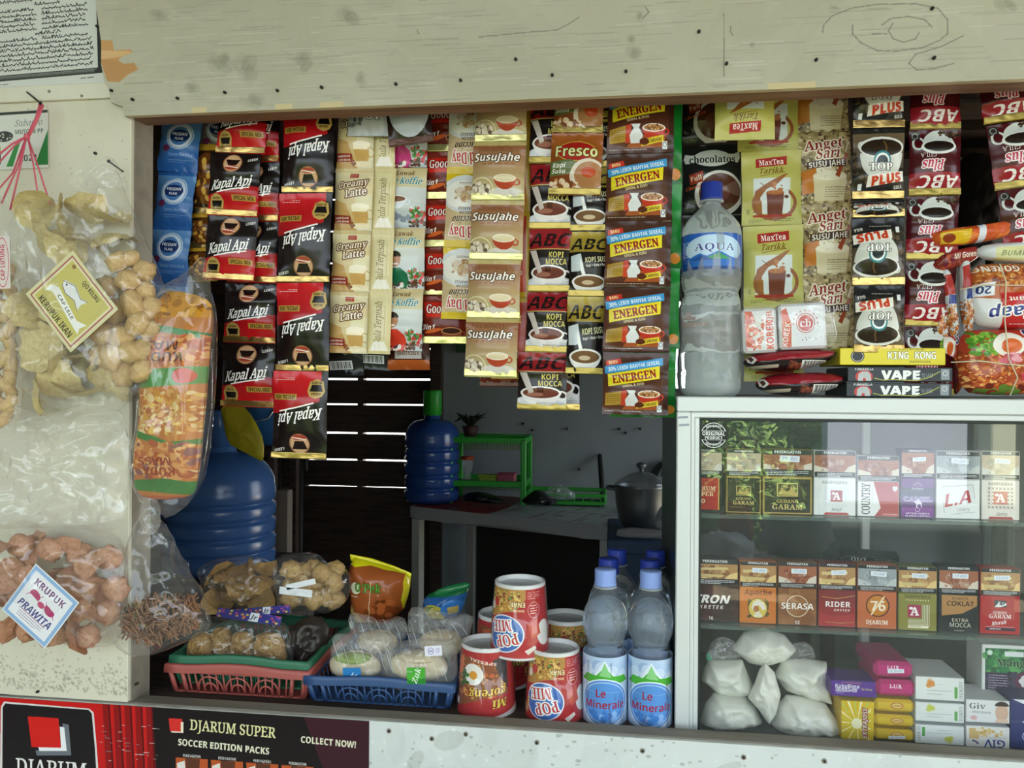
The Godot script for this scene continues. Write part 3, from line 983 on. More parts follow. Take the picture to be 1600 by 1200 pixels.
func build_garden() -> void:
	# what stands across from the shop, behind the photographer: mirrored in the cabinet glass
	slab("porch_floor", -3.2, 3.2, -0.05, 0.0, 0.0, 2.2, M.concrete, 0.005)
	slab("roof_porch", -3.4, 3.4, 2.66, 2.70, 0.0, 3.2, M.zinc, 0.003)  # unseen roof, made deep to hold skylight off the upper front
	for x in [-3.2, 3.1]:
		slab("pillar_porch", x - 0.05, x + 0.05, 0.0, 2.66, 2.8, 2.9, M.grey_wood, 0.004)
	slab("wall_porch_added", -2.7, -2.6, 0.0, 2.66, 0.0, 3.0, M.brown_wood, 0.003, "brown board wall added to close the side of the porch")  # unseen side wall, added to cut the light reaching the front
	var wt := thing("bench_table", "brown wooden table with clothes on it across from the shop", "table", Vector3(0.62, 0, 2.3))
	var wood := mat("7a4f3a", 0.7)
	mi("tabletop", cbox(0.56, 0.04, 0.46, 0.004), wood, wt, Vector3(0, 0.72, 0))
	for x in [-0.24, 0.24]:
		for z in [-0.19, 0.19]:
			mi("leg", cbox(0.05, 0.7, 0.05, 0.004), wood, wt, Vector3(x, 0.35, z))
	var rag := mi("white_cloth", lump(0.12, 0.06, 0.12, 4, 0.8, 2.5, 24, 16), mat("e6e6ea", 0.9), null, Vector3(0.46, 0.815, 2.18))
	tag(rag, "white cloth heaped on the brown table across from the shop", "cloth")
	var rag2 := mi("grey_cloth", lump(0.13, 0.1, 0.13, 9, 0.9, 2.2, 24, 16), mat("8a8f8c", 0.9), null, Vector3(0.76, 0.875, 2.26))
	tag(rag2, "grey cloth heaped on the brown table across from the shop", "cloth")
	var rag3 := mi("orange_cloth", lump(0.07, 0.1, 0.07, 12, 0.8, 2.2, 24, 16), mat("b5562c", 0.8), null, Vector3(0.55, 0.86, 2.44))
	tag(rag3, "rust orange cloth bundle on the brown table across from the shop", "cloth")
	# neighbour's wall and pillar
	slab("wall_neighbour_foot", 1.42, 2.40, 0.0, 0.72, 4.3, 4.4, mat("5f6866", 0.8), 0.005, "dark slab added at the foot of the house across")  # added so the mirrored wall is darker towards the bottom
	slab("wall_neighbour", 1.45, 2.35, 0.0, 2.9, 4.4, 4.55, mat("b6c3d6", 0.7), 0.005, "pale blue wall of the house across")
	slab("pillar_neighbour", 2.41, 2.56, 0.0, 2.9, 4.2, 4.4, mat("c9d2b8", 0.7), 0.01, "pale green pillar of the house across")
	slab("wall_neighbour_side", 2.6, 7.0, 0.0, 2.9, 4.9, 5.05, mat("50554c", 0.8), 0.005)
	# hedge
	var mm := MultiMesh.new()
	mm.transform_format = MultiMesh.TRANSFORM_3D
	mm.use_colors = true
	var lf := begin()
	face(lf, [Vector3(0, 0, 0), Vector3(0.016, 0.028, 0.006), Vector3(0, 0.064, 0)], Vector3.BACK)
	face(lf, [Vector3(0, 0, 0), Vector3(-0.016, 0.028, 0.006), Vector3(0, 0.064, 0)], Vector3.BACK)
	mm.mesh = done(lf)
	mm.instance_count = 52000
	var rg := RandomNumberGenerator.new()
	rg.seed = 11
	for i in 52000:
		var x := rg.randf_range(-6.0, 5.0)
		var hgt := 1.25 + 0.5 * sin(x * 1.7) + 0.3 * sin(x * 4.1)
		var y := rg.randf() * hgt
		var z := 5.3 + rg.randf_range(-0.35, 0.5) + 0.4 * sin(x * 2.3 + y * 3)
		var b := Basis.from_euler(Vector3(rg.randf() * TAU, rg.randf() * TAU, rg.randf() * TAU)).scaled(Vector3.ONE * rg.randf_range(0.9, 1.9))
		mm.set_instance_transform(i, Transform3D(b, Vector3(x, y, z)))
		var g := rg.randf()
		mm.set_instance_color(i, Color(0.10 + 0.16 * g, 0.20 + 0.22 * g, 0.05 + 0.05 * g))
	var hd := MultiMeshInstance3D.new()
	hd.multimesh = mm
	hd.material_override = mat("ffffff", 0.6, {"vertex_color_use_as_albedo": true, "cull_mode": BaseMaterial3D.CULL_DISABLED})
	hd.name = "hedge_foliage"
	add_child(hd)
	tag(hd, "sunlit green hedge across the yard from the shop", "hedge")
	hd.set_meta("kind", "stuff")
	slab("wall_yard", -9.0, 9.0, 0.0, 1.1, 6.4, 6.5, mat("6d5b4a", 0.9), 0.01, "low brown wall behind the hedge")

# ---------- print on the sachets ----------
func pr_milk(base: String, low: String) -> Material:
	var p := Pic.new(130, base, 2.6)
	p.gr(8, 122, low, base)
	p.r(0, 0, 100, 9, base)
	p.r(0, 121, 100, 9, base)
	p.ring(55, 48, 33, 33, 3, "dfe8f2aa")
	p.ring(55, 48, 29, 29, 6, "cfdcec")
	p.e(55, 48, 24, 15, "1b2f63")
	p.t("FRISIAN", 55, 44, 7, "e8eef6", {"w": 38, "rise": -0.003})
	p.t("FLAG", 55, 55, 6, "e8eef6", {"w": 22})
	p.e(24, 78, 10, 8, "6b2b50")
	p.t("Susu Kental", 62, 92, 7, "e6eefa88", {"f": "r", "w": 60})
	p.fine(30, 104, 60, 2, "ffffff66", 4)
	return prt(p, 0.32)
func ship(p: Pic, x: float, y: float, s: float) -> void:
	# arched gold emblem
	p.pg([x - s, y - s * 0.3, x - s * 0.7, y - s * 0.9, x, y - s * 1.2, x + s * 0.7, y - s * 0.9, x + s, y - s * 0.3, x + s * 0.8, y + s * 0.9, x, y + s * 1.2, x - s * 0.8, y + s * 0.9], "b99b55")
	p.pg([x - s * 0.75, y - s * 0.3, x + s * 0.75, y - s * 0.3, x + s * 0.55, y + s * 0.5, x - s * 0.55, y + s * 0.5], "14100f")
	p.t("HADIAH", x, y - s * 0.6, s * 0.3, "2a160d", {"w": s * 1.1})
	p.t("100 UMROH", x, y + s * 0.75, s * 0.3, "2a160d", {"w": s * 1.3})
func pr_kapal(H: float, big: bool) -> Material:
	var p := Pic.new(H, "171011", 3.2)
	var sy := H / 125.0
	p.gr(H * 0.52, H, "a0141b", "cc1a20")
	p.pg([0, 0, 100, 0, 100, H * 0.5, 0, H * 0.68], "171011")
	if big:
		p.r(0, 0, 12, H, "171011")
	p.e(48, 22 * sy, 19, 19, "8a5a3c")
	p.e(48, 22 * sy, 17, 17, "caa27c")
	p.pg([34, 14 * sy, 62, 14 * sy, 56, 26 * sy, 40, 26 * sy], "1e1110")
	p.e(48, 31 * sy, 13, 5, "a3402c")
	p.ln([36, 28 * sy, 60, 31 * sy], 2, "efe6da")
	p.t("Kapal Api", 48, 60 * sy, 19, "f6f3f0", {"f": "r", "w": 80, "sk": 0.38, "rot": -9.0, "bold": 0.9})
	p.ln([22, 80 * sy, 50, 74 * sy, 84, 68 * sy], 2.6, "f6f3f0")
	p.r(52, 84 * sy, 44, 11, "b08c3f")
	p.t("SPECIAL MIX", 74, 84 * sy + 5.5, 7, "2a160d", {"w": 38})
	ship(p, 19, 100 * sy, 15)
	p.t("LEBIH", 86, 13 * sy, 5, "e9e4e0", {"sk": 0.3, "rot": -12.0})
	p.fine(60, 112 * sy, 34, 2, "f0d8d4", 3.2)
	return prt(p, 0.26)
func pr_latte() -> Material:
	var p := Pic.new(150, "d6c08a", 2.6)
	p.gr(10, 150, "dccfa8", "cfb27a")
	p.pg([0, 75, 34, 88, 58, 150, 0, 150], "c29a5e")
	p.pg([58, 70, 100, 60, 100, 150, 60, 150], "dcd3ae")
	p.r(40, 13, 22, 11, "a33a2c")
	p.fine(42, 16, 18, 2, "f0dccc", 4)
	p.t("Creamy", 50, 38, 17, "f3ead6", {"f": "s", "w": 78, "sk": 0.2, "rot": -9.0, "oc": "6b4428", "ow": 2.6})
	p.t("Latte", 58, 60, 17, "f3ead6", {"f": "s", "w": 56, "sk": 0.2, "rot": -9.0, "oc": "6b4428", "ow": 2.6})
	p.pg([48, 92, 92, 92, 86, 136, 54, 136], "c9a05c")
	p.pg([48, 92, 92, 92, 90, 106, 50, 106], "efe2c2")
	p.ring(93, 112, 9, 12, 2, "b5935a")
	p.e(70, 92, 22, 6, "f2e8cf")
	p.e(70, 139, 26, 7, "e6d6b0")
	p.sp(42, 132, 20, 10, ["7d4a24", "925a2f"], 6, 3, 5)
	p.pg([0, 112, 44, 116, 44, 134, 0, 132], "8e3324")
	p.t("Lebih Kental", 21, 120, 5, "f4e4d8", {"w": 36})
	p.t("Lebih Nikmat", 21, 128, 5, "f4e4d8", {"w": 36})
	p.r(0, 0, 100, 9, "cdb987")
	return prt(p, 0.36)
func pr_sugar() -> Material:
	var p := Pic.new(300, "d3c38f", 1.6)
	p.pg([14, 24, 84, 24, 84, 250, 100, 285, 8, 285, 14, 250], "d8cca0")
	p.t("Gula Terpisah", 45, 150, 30, "6f5a34", {"f": "r", "rot": -90.0, "w": 210, "sk": 0.25})
	p.fine(72, 70, 6, 40, "a08a5a", 4, 1.5)
	p.pg([12, 285, 30, 240, 74, 240, 90, 285], "efe9dc")
	return prt(p, 0.36)
func pr_white(kind: int) -> Material:
	var p := Pic.new(130, "cdd3d4", 2.4)
	p.gr(0, 44, "cdb88a", "d6cda8")
	p.gr(44, 130, "d6dad6", "b9c1c6")
	p.t("Luwak", 56, 12, 9, "6b4a28", {"f": "s", "sk": 0.3, "w": 40})
	p.t("White Koffie", 44, 30, 15, "1e7d90", {"f": "s", "sk": 0.25, "w": 96, "oc": "e8e6d6", "ow": 1.0})
	if kind == 0:
		p.cup(40, 70, 22, "dfe4ea", "7a4d32", "f0f2f4")
		p.sp(10, 100, 60, 14, ["8a95a6", "6d7788"], 20, 3, 7)
	else:
		var shirt: String = ["", "c2337a", "1f6a4a", "d03a26"][kind]
		p.pg([14, 130, 16, 98, 28, 86, 52, 86, 66, 98, 70, 130], shirt)
		p.e(40, 68, 12, 16, "b98562")
		p.half(40, 62, 13, -12, "2b1d18")
		p.r(34, 76, 12, 3, "f2ece6")
		p.sp(30, 118, 50, 10, ["e8e0d8", "3b3a3f", "8a2d2a"], 16, 2, 5)
	p.sp(70, 86, 28, 34, ["3f7a3a", "5a8f48", "c23a36", "d8555a", "e9ece6"], 46, 2, 4.5)
	p.sp(66, 112, 32, 14, ["5b3a26", "6e4930", "4a2d1e"], 24, 2, 4)
	return prt(p, 0.34)
func pr_goodred() -> Material:
	var p := Pic.new(104, "7e2a1c", 2.6)
	p.pg([0, 52, 100, 40, 100, 104, 0, 104], "6a2014")
	p.pg([4, 14, 80, 14, 74, 48, 10, 46], "cf2a1f")
	p.t("Good Day", 52, 28, 19, "f5efe6", {"f": "s", "w": 84, "oc": "8c1a14", "ow": 2.0})
	p.t("3in1", 16, 68, 11, "f5efe6", {"sk": 0.3})
	p.e(26, 76, 20, 4, "d8652e", -0.2)
	p.cup(66, 76, 22, "8d4a2c", "3a1d14", "c98a5a")
	return prt(p, 0.34)
func pr_goodyellow() -> Material:
	var p := Pic.new(150, "d8b81c", 2.4)
	p.r(8, 14, 92, 122, "cdb48c")
	p.e(60, 108, 48, 40, "d9dadb")
	p.e(62, 106, 40, 30, "efebe2")
	p.sp(46, 90, 32, 30, ["b98a62", "e2d2bb", "cfae86"], 30, 3, 8)
	p.fine(12, 128, 60, 3, "6b5a48", 3)
	p.t("Good Day", 48, 30, 20, "c8282c", {"f": "s", "w": 84, "oc": "f2e9e0", "ow": 2.6})
	p.t("Cappuccino", 44, 54, 13, "1d1816", {"f": "s", "sk": 0.3, "w": 80})
	p.t("COCOA", 56, 68, 6, "3b2c24", {"w": 26})
	p.t("GRANULE", 56, 76, 6, "3b2c24", {"w": 32})
	return prt(p, 0.34)
func pr_jahe() -> Material:
	var p := Pic.new(112, "b6a36a", 2.8)
	p.gr(8, 60, "8d5c3e", "b0946a")
	p.gr(60, 112, "b0946a", "c8c39a")
	p.t("SIDOMUNCUL", 44, 15, 8, "6e3a1c", {"f": "r", "w": 64})
	p.t("SusuJahe", 47, 31, 15, "f4f1ea", {"w": 88, "sk": 0.2, "oc": "5a3a26", "ow": 1.6})
	p.t("susu - jahe - rempah - gula aren", 50, 44, 4, "8c4426", {"f": "s", "sk": 0.3, "w": 62})
	p.e(64, 97, 32, 9, "d9d4cc")
	p.cup(64, 72, 21, "b0452a", "d8c9a4", "e9dcc4")
	p.ring(18, 92, 24, 22, 1.6, "e9e2b4")
	p.sp(2, 78, 30, 26, ["d8cdb8", "9c8b74", "e6ddcc", "6b5a4c", "b7a68e"], 60, 2.5, 5)
	p.r(0, 104, 100, 8, "b9b67c")
	return prt(p, 0.32)
func pr_redyellow() -> Material:
	var p := Pic.new(220, "c9a21e", 1.8)
	p.r(8, 14, 80, 192, "b83a22")
	p.r(8, 120, 80, 86, "c94a2a")
	p.t("KOPI", 44, 60, 20, "f0d060", {"w": 64})
	p.cup(44, 150, 26, "e9dcc8", "4a2818")
	p.fine(14, 190, 60, 3, "f0d8a8", 5)
	return prt(p, 0.34)
func pr_mocca() -> Material:
	var p := Pic.new(142, "1d1715", 2.6)
	p.r(0, 0, 100, 46, "8f1c22")
	p.t("ABC", 50, 26, 30, "1a1113", {"w": 92, "sk": 0.3})
	p.ln([4, 26, 96, 26], 1.2, "8f1c22")
	p.r(0, 46, 100, 2.4, "c8a45a")
	p.t("KOPI", 66, 60, 13, "d8c86a", {"w": 36})
	p.t("MOCCA", 66, 76, 13, "d8c86a", {"w": 50})
	p.e(50, 122, 56, 16, "cfd0d4")
	p.half(48, 100, 40, 32, "e6e3e4")
	p.ring(90, 106, 12, 12, 4, "e6e3e4")
	p.e(48, 100, 42, 17, "efecea")
	p.e(48, 100, 37, 13, "6e3c30")
	p.e(36, 104, 18, 5, "a06a58")
	p.pg([2, 50, 18, 50, 34, 98, 24, 102], "c9bcb4")
	p.r(40, 86, 14, 12, "4a1d16")
	p.fine(40, 124, 56, 5, "7a7a80", 3)
	p.r(0, 138, 100, 4, "a8923c")
	return prt(p, 0.3)
func pr_susu() -> Material:
	var p := Pic.new(160, "1b1716", 2.6)
	p.r(0, 0, 100, 52, "9a8430")
	p.gr(0, 20, "c2ac4c", "9a8430")
	p.t("ABC", 52, 32, 28, "171412", {"w": 92, "sk": 0.3})
	p.ln([8, 32, 98, 32], 1.0, "c2ac4c")
	p.t("KOPI SUSU", 72, 70, 13, "dcd6a8", {"w": 62, "rot": -6.0})
	p.t("Kopi + Gula + Susu", 72, 84, 6, "e8e6dc", {"w": 56, "rot": -6.0})
	p.pg([4, 62, 30, 56, 34, 72, 40, 96, 24, 100, 6, 100], "cfd8dc")
	p.pg([28, 68, 40, 96, 50, 126, 42, 128, 30, 96], "f2f2ee")
	p.half(52, 124, 42, 28, "e8e6e4")
	p.e(52, 124, 44, 17, "f0efec")
	p.e(52, 124, 38, 13, "7a5a3c")
	p.e(50, 126, 16, 5, "d8c3a4")
	p.fine(50, 148, 46, 3, "8a8a90", 3)
	return prt(p, 0.3)
func pr_fresco() -> Material:
	var p := Pic.new(118, "8c4a1c", 2.8)
	p.gr(0, 118, "9c5822", "6e3210")
	p.e(50, 36, 38, 20, "a3201c")
	p.ring(50, 36, 38, 20, 1.5, "c2a640")
	p.t("Fresco", 50, 36, 20, "dfe0a0", {"w": 84, "oc": "5a4a1c", "ow": 1.4})
	p.pg([0, 56, 40, 52, 60, 62, 40, 80, 0, 84], "5f6a3a")
	p.t("Kopi", 18, 63, 9, "f2f0e6", {"sk": 0.2})
	p.t("Susu", 18, 74, 9, "f2f0e6", {"sk": 0.2})
	p.e(76, 84, 36, 34, "d9cdbd")
	p.e(78, 82, 29, 26, "a8764a")
	p.e(76, 76, 14, 10, "b8481e")
	p.sp(4, 90, 50, 24, ["a86a3a", "c08a58", "7a4420", "e0c8a8"], 34, 3, 7)
	return prt(p, 0.32)
func pr_energen() -> Material:
	var p := Pic.new(100, "4a2a1d", 3.4)
	p.gr(20, 92, "452619", "5c3322")
	p.r(0, 0, 100, 8, "43261c")
	p.r(92, 0, 8, 100, "3c221a")
	p.pg([4, 14, 26, 10, 28, 18, 4, 22], "c8342a")
	p.t("BARU", 15, 16, 5, "f4e2a0", {"w": 14, "rot": -8.0})
	p.pg([2, 23, 90, 8, 91, 20, 3, 35], "3f97d0")
	p.t("30% LEBIH BANYAK SEREAL", 47, 21.5, 6.4, "eaf4fa", {"w": 80, "rot": -9.5})
	p.pg([7, 35, 86, 21, 86, 41, 8, 55], "e6d428")
	p.t("ENERGEN", 47, 38, 12.5, "8e1c1c", {"f": "s", "w": 68, "rot": -9.5, "bold": 0.6})
	p.t("SEREAL & SUSU", 46, 51.5, 4, "e0cf9c", {"w": 34, "rot": -9.0})
	p.pg([4, 66, 28, 62, 28, 84, 4, 86], "b08c36")
	p.fine(6, 68, 20, 5, "7d6020", 3)
	p.pg([30, 92, 40, 76, 88, 76, 84, 92], "a3542a")
	p.pg([28, 62, 36, 60, 38, 84, 28, 86], "c4432a")
	p.pg([36, 60, 50, 60, 48, 66, 54, 76, 52, 86, 36, 86, 34, 76, 40, 66], "dfe2e2")
	p.cup(70, 66, 17, "bf3524", "a5713f", "f3ead8")
	p.sp(58, 62, 24, 7, ["7a4a26", "c9955a", "5a3218"], 26, 1, 2.2)
	p.pg([50, 82, 84, 76, 85, 84, 52, 90], "e2cc3a")
	p.t("Cokelat", 72, 82, 5, "5a3a18", {"w": 20, "sk": 0.3, "rot": -8.0})
	p.e(56, 84, 7, 4.5, "5b2a18")
	p.r(83, 84, 7, 11, "dfe4e6")
	p.ring(86.5, 88.5, 3, 3.5, 0.8, "39557a")
	p.fine(4, 94, 70, 1, "c9b8a4", 2)
	return prt(p, 0.33)
func pr_green() -> Material:
	var p := Pic.new(125, "15802e", 2.0)
	p.gr(0, 125, "1c9136", "0f6c26")
	p.e(50, 50, 34, 24, "e8e2c0")
	p.t("SUSU", 50, 48, 16, "0f6c26", {"w": 48})
	p.cup(50, 90, 22, "e4e4dc", "6a3e22")
	p.e(90, 110, 8, 8, "d8862a")
	return prt(p, 0.3)
func pr_choc() -> Material:
	var p := Pic.new(118, "1f2220", 2.8)
	p.e(50, 24, 32, 15, "d9dcd6")
	p.pg([4, 16, 14, 18, 86, 16, 96, 14, 98, 24, 94, 32, 86, 30, 14, 32, 4, 32, 1, 24], "d9dcd6")
	p.t("chocolatos", 50, 26, 12, "191b1a", {"f": "s", "w": 80})
	p.ln([78, 16, 88, 16], 1.6, "191b1a")
	p.e(62, 84, 42, 38, "e0dcd4")
	p.e(63, 82, 36, 31, "5c3222")
	p.e(60, 84, 20, 14, "744434")
	p.pg([10, 52, 34, 46, 34, 64, 12, 70], "9c3a22")
	p.t("Full", 22, 58, 8, "f0d8b0", {"rot": -10.0})
	p.t("Chocolate", 24, 72, 6, "d8632e", {"f": "s", "sk": 0.3, "rot": -14.0, "w": 40})
	p.sp(2, 90, 20, 22, ["3a3c3a", "585a56", "2a2c2a"], 12, 3, 7)
	p.pg([60, 78, 96, 60, 100, 74, 100, 90], "c9c4bc44")
	return prt(p, 0.26)
func pr_maxtea() -> Material:
	var p := Pic.new(132, "b7b25a", 2.8)
	p.gr(0, 132, "bdb862", "aeaa54")
	p.pg([24, 14, 76, 10, 76, 26, 24, 30], "a82a24")
	p.t("MaxTea", 50, 20.5, 10, "f4ede4", {"f": "s", "w": 42, "rot": -3.0})
	p.t("Tarikk", 50, 36, 10, "7a5a1c", {"f": "s", "sk": 0.4, "w": 42, "rot": -3.0})
	p.ln([30, 46, 72, 40], 1, "7a5a1c")
	p.r(19, 50, 62, 62, "cfd6d4")
	p.pg([19, 110, 22, 74, 44, 58, 56, 60, 40, 72, 32, 90, 34, 112], "99602a")
	p.ring(54, 94, 38, 30, 6, "8a4f28")
	p.r(30, 60, 48, 30, "cfd6d4")
	p.pg([18, 92, 22, 72, 40, 60, 70, 44, 78, 42, 60, 60, 40, 70, 30, 84, 26, 100], "955a28")
	p.pg([40, 76, 70, 76, 67, 116, 43, 116], "6b3524")
	p.e(55, 76, 15, 4, "a8642c")
	p.sp(44, 58, 24, 18, ["a8642c", "b5783a"], 12, 1.5, 4)
	p.ln([30, 58, 40, 66], 1, "5a3016")
	p.e(74, 84, 4, 3, "5a3016")
	p.r(19, 114, 64, 4, "a32a24")
	p.fine(12, 122, 30, 2, "4a4a22", 3)
	p.fine(54, 121, 32, 2, "4a4a22", 3)
	p.r(8, 104, 5, 8, "8e8a3c")
	return prt(p, 0.42)
func pr_anget() -> Material:
	var p := Pic.new(132, "a89468", 2.8)
	p.sp(0, 0, 100, 132, ["8a7850", "c4b184", "6e5a3c", "d2c296", "988458", "57452e"], 420, 2, 6, 0.4)
	p.pg([4, 74, 34, 68, 30, 112, 6, 116], "c2762a")
	p.pg([24, 84, 90, 84, 84, 128, 30, 128], "d8cca6")
	p.e(57, 84, 33, 9, "e6dcc0")
	p.sp(34, 66, 46, 18, ["e9e0c8", "dccfae"], 26, 2, 6)
	p.pg([66, 84, 88, 42, 94, 44, 74, 88], "9a4426")
	p.ln([88, 40, 96, 20], 4, "cfc4ac")
	p.fine(48, 104, 44, 5, "5a4a34", 4)
	p.t("Anget", 48, 24, 20, "8e2620", {"f": "s", "sk": 0.25, "w": 74, "oc": "ece4cc", "ow": 2.4, "rot": -6.0})
	p.t("Sari", 54, 43, 18, "8e2620", {"f": "s", "sk": 0.25, "w": 46, "oc": "ece4cc", "ow": 2.4, "rot": -4.0})
	p.pg([14, 57, 90, 53, 90, 66, 14, 70], "3f2015")
	p.t("SUSU JAHE", 52, 61.5, 10, "f2ece0", {"w": 70, "rot": -3.5})
	return prt(p, 0.42)
func pr_top() -> Material:
	var p := Pic.new(126, "22211f", 2.8)
	p.gr(8, 70, "6a5a44", "4a4034")
	p.sp(0, 40, 34, 60, ["3a2f24", "5a4a36", "2a221a"], 50, 3, 6)
	p.half(54, 44, 42, 52, "cfd0c8")
	p.ring(16, 30, 8, 8, 3, "cfd0c8")
	p.e(54, 34, 44, 20, "dfdfd8")
	p.e(54, 35, 40, 16, "2c2218")
	p.ln([58, 24, 62, 34, 60, 48], 3, "6a5030")
	p.e(54, 58, 17, 17, "2d7d84")
	p.e(54, 59, 14, 14, "e9efee")
	p.e(54, 60, 11, 11, "2a3436")
	p.r(24, 62, 60, 14, "d0d0c8")
	p.t("TOP", 52, 69, 13, "fbfbf8", {"f": "s", "w": 46, "oc": "4a453c", "ow": 1.4})
	p.pg([26, 86, 98, 76, 99, 94, 26, 104], "eae6da")
	p.t("PLUS", 62, 90, 15, "c4401f", {"w": 60, "rot": -7.5, "bold": 1.4})
	p.r(0, 106, 100, 20, "1a1a1c")
	p.t("GULA", 88, 104, 6, "e9e6dc", {"rot": -8.0, "w": 16})
	p.fine(26, 110, 50, 1, "b9b4a8", 3)
	p.r(10, 98, 7, 11, "dfe2e0")
	return prt(p, 0.28)
func pr_plus() -> Material:
	# read upright: brand, flavour, cup below
	var p := Pic.new(128, "4a1016", 2.8)
	p.r(0, 0, 100, 6, "8f7424")
	p.r(0, 6, 100, 36, "97202a")
	p.t("ABC", 46, 25, 22, "efe9e6", {"w": 80, "sk": 0.2})
	p.ln([8, 25, 88, 25], 1.0, "97202a")
	p.t("Plus", 58, 56, 20, "c22a4c", {"f": "s", "w": 42, "sk": 0.2, "oc": "f0e4e4", "ow": 2.2})
	p.t("GULA", 66, 76, 9, "efe9e6", {"f": "r", "w": 30})
	p.half(46, 90, 32, 36, "cfd4d0")
	p.ring(84, 100, 12, 14, 4, "cfd4d0")
	p.e(46, 92, 34, 15, "dfe2de")
	p.e(46, 93, 29, 11, "231a16")
	p.sp(4, 112, 40, 14, ["3a2a20", "5a4636", "2a1c16"], 24, 2, 5)
	p.r(80, 108, 18, 16, "2c2c2a")
	p.ring(89, 116, 6, 6, 1, "b9b9b4")
	return prt(p, 0.28)
func pr_flap(kind: int) -> Material:
	var p := Pic.new(140, "8d9296" if kind == 0 else "2c211c", 2.4)
	if kind == 0:
		p.gr(80, 140, "a9aeb2", "c2c6c8")
		p.t("TOP", 54, 96, 22, "e9ecee", {"f": "s", "w": 62, "oc": "3a4246", "ow": 1.6})
		p.ring(54, 74, 16, 16, 4, "2d7d84")
		p.sp(0, 60, 40, 60, ["6f757a", "5a6066", "82898e"], 40, 2, 6)
		p.r(0, 132, 100, 8, "b9bec0")
	else:
		p.half(52, 66, 46, 60, "b6bec6")
		p.e(52, 64, 46, 18, "d3d8dc")
		p.e(52, 66, 40, 13, "2a1c16")
		p.r(0, 128, 100, 12, "5f3a26")
	return prt(p, 0.26)
func pr_blackpack() -> Material:
	var p := Pic.new(150, "1c1e1d", 2.2)
	p.gr(0, 80, "3c241a", "22201f")
	p.e(50, 60, 30, 20, "8a6a48")
	p.r(14, 118, 60, 18, "cfd3d2")
	for i in 16:
		p.r(18 + i * 3.4, 120, 1.0 + (i * 7 % 3) * 0.6, 14, "26282a")
	p.ring(60, 100, 6, 6, 1, "b9bdbc")
	return prt(p, 0.3)
func pr_orangepack() -> Material:
	var p := Pic.new(110, "3a1a12", 2.2)
	p.r(18, 66, 64, 22, "b9b4ae")
	p.t("5 STICK COFFEE", 50, 77, 8, "5a2a1c", {"w": 52, "rot": 180.0})
	p.gr(90, 110, "a8531c", "8a3c14")
	return prt(p, 0.3)
func pr_goldpack() -> Material:
	var p := Pic.new(120, "3b2212", 2.2)
	p.e(50, 60, 40, 44, "6e3d18")
	p.sp(10, 20, 80, 80, ["c08a30", "8a5a20", "4a2c14", "d8a848"], 40, 3, 8)
	p.r(0, 0, 100, 12, "c9992e")
	p.r(0, 108, 100, 12, "c9992e")
	return prt(p, 0.3)

func strip(label: String, z: float, rows: Array, material, o := {}) -> Node3D:
	# a chain of sachets hanging from the nailing plank; rows are [left, top, right, bottom] in pixels, top first
	var first: Array = rows[0]
	var head := pp((first[0] + first[2]) / 2.0, first[1], z)
	head.y = minf(head.y, RAIL_Y - 0.004)
	var n := thing(o.get("called", "sachet_strip"), label, o.get("category", "sachet strip"), head, "sachet strips hanging in the window")
	var lean: float = o.get("lean", 0.0)
	var k := 0
	var meshes := {}
	for r: Array in rows:
		var c := pp((r[0] + r[2]) / 2.0, (r[1] + r[3]) / 2.0, z)
		var w: float = X(r[2], z, r[1]) - X(r[0], z, r[1])
		var h := Y(c.x, r[1], z) - Y(c.x, r[3], z)
		h = (pp((r[0] + r[2]) / 2.0, r[1], z) - pp((r[0] + r[2]) / 2.0, r[3], z)).y
		var key := "%d,%d,%d" % [w * 400, h * 400, k % 3]
		if not meshes.has(key):
			meshes[key] = sachet(w, h, o.get("t", 0.011), int(-z * 1000) + k * 7 + int(first[0]), 0.08)
		var m: Variant = material[k % material.size()] if material is Array else material
		var flip: bool = o.get("flip", false) != (r.size() > 4 and r[4] == 1)
		var s := mi("sachet", meshes[key], m, n, c - head)
		s.rotation.z = lean + (PI if flip else 0.0)
		s.rotation.x = 0.03 * sin(k * 2.1 + first[0])
		s.rotation.y = 0.05 * sin(k * 1.3 + first[0] * 0.7)
		if o.has("seal"):
			var bh: float = o.get("seal_h", 0.009)
			var b := mi("seal_band", band(w * 1.0, bh, 0.0007), o.seal, s, Vector3(0, -h / 2 + bh * 0.6, 0.0028))
			b.rotation.z = 0.0
			if flip:
				b.position.y = h / 2 - bh * 0.6
		k += 1
	if head.y < RAIL_Y - 0.006:
		mi("string", tube([Vector3(0, 0.0, -0.001), Vector3(0, RAIL_Y - head.y, -0.001)], 0.0008, 5), M.card, n)
	return n

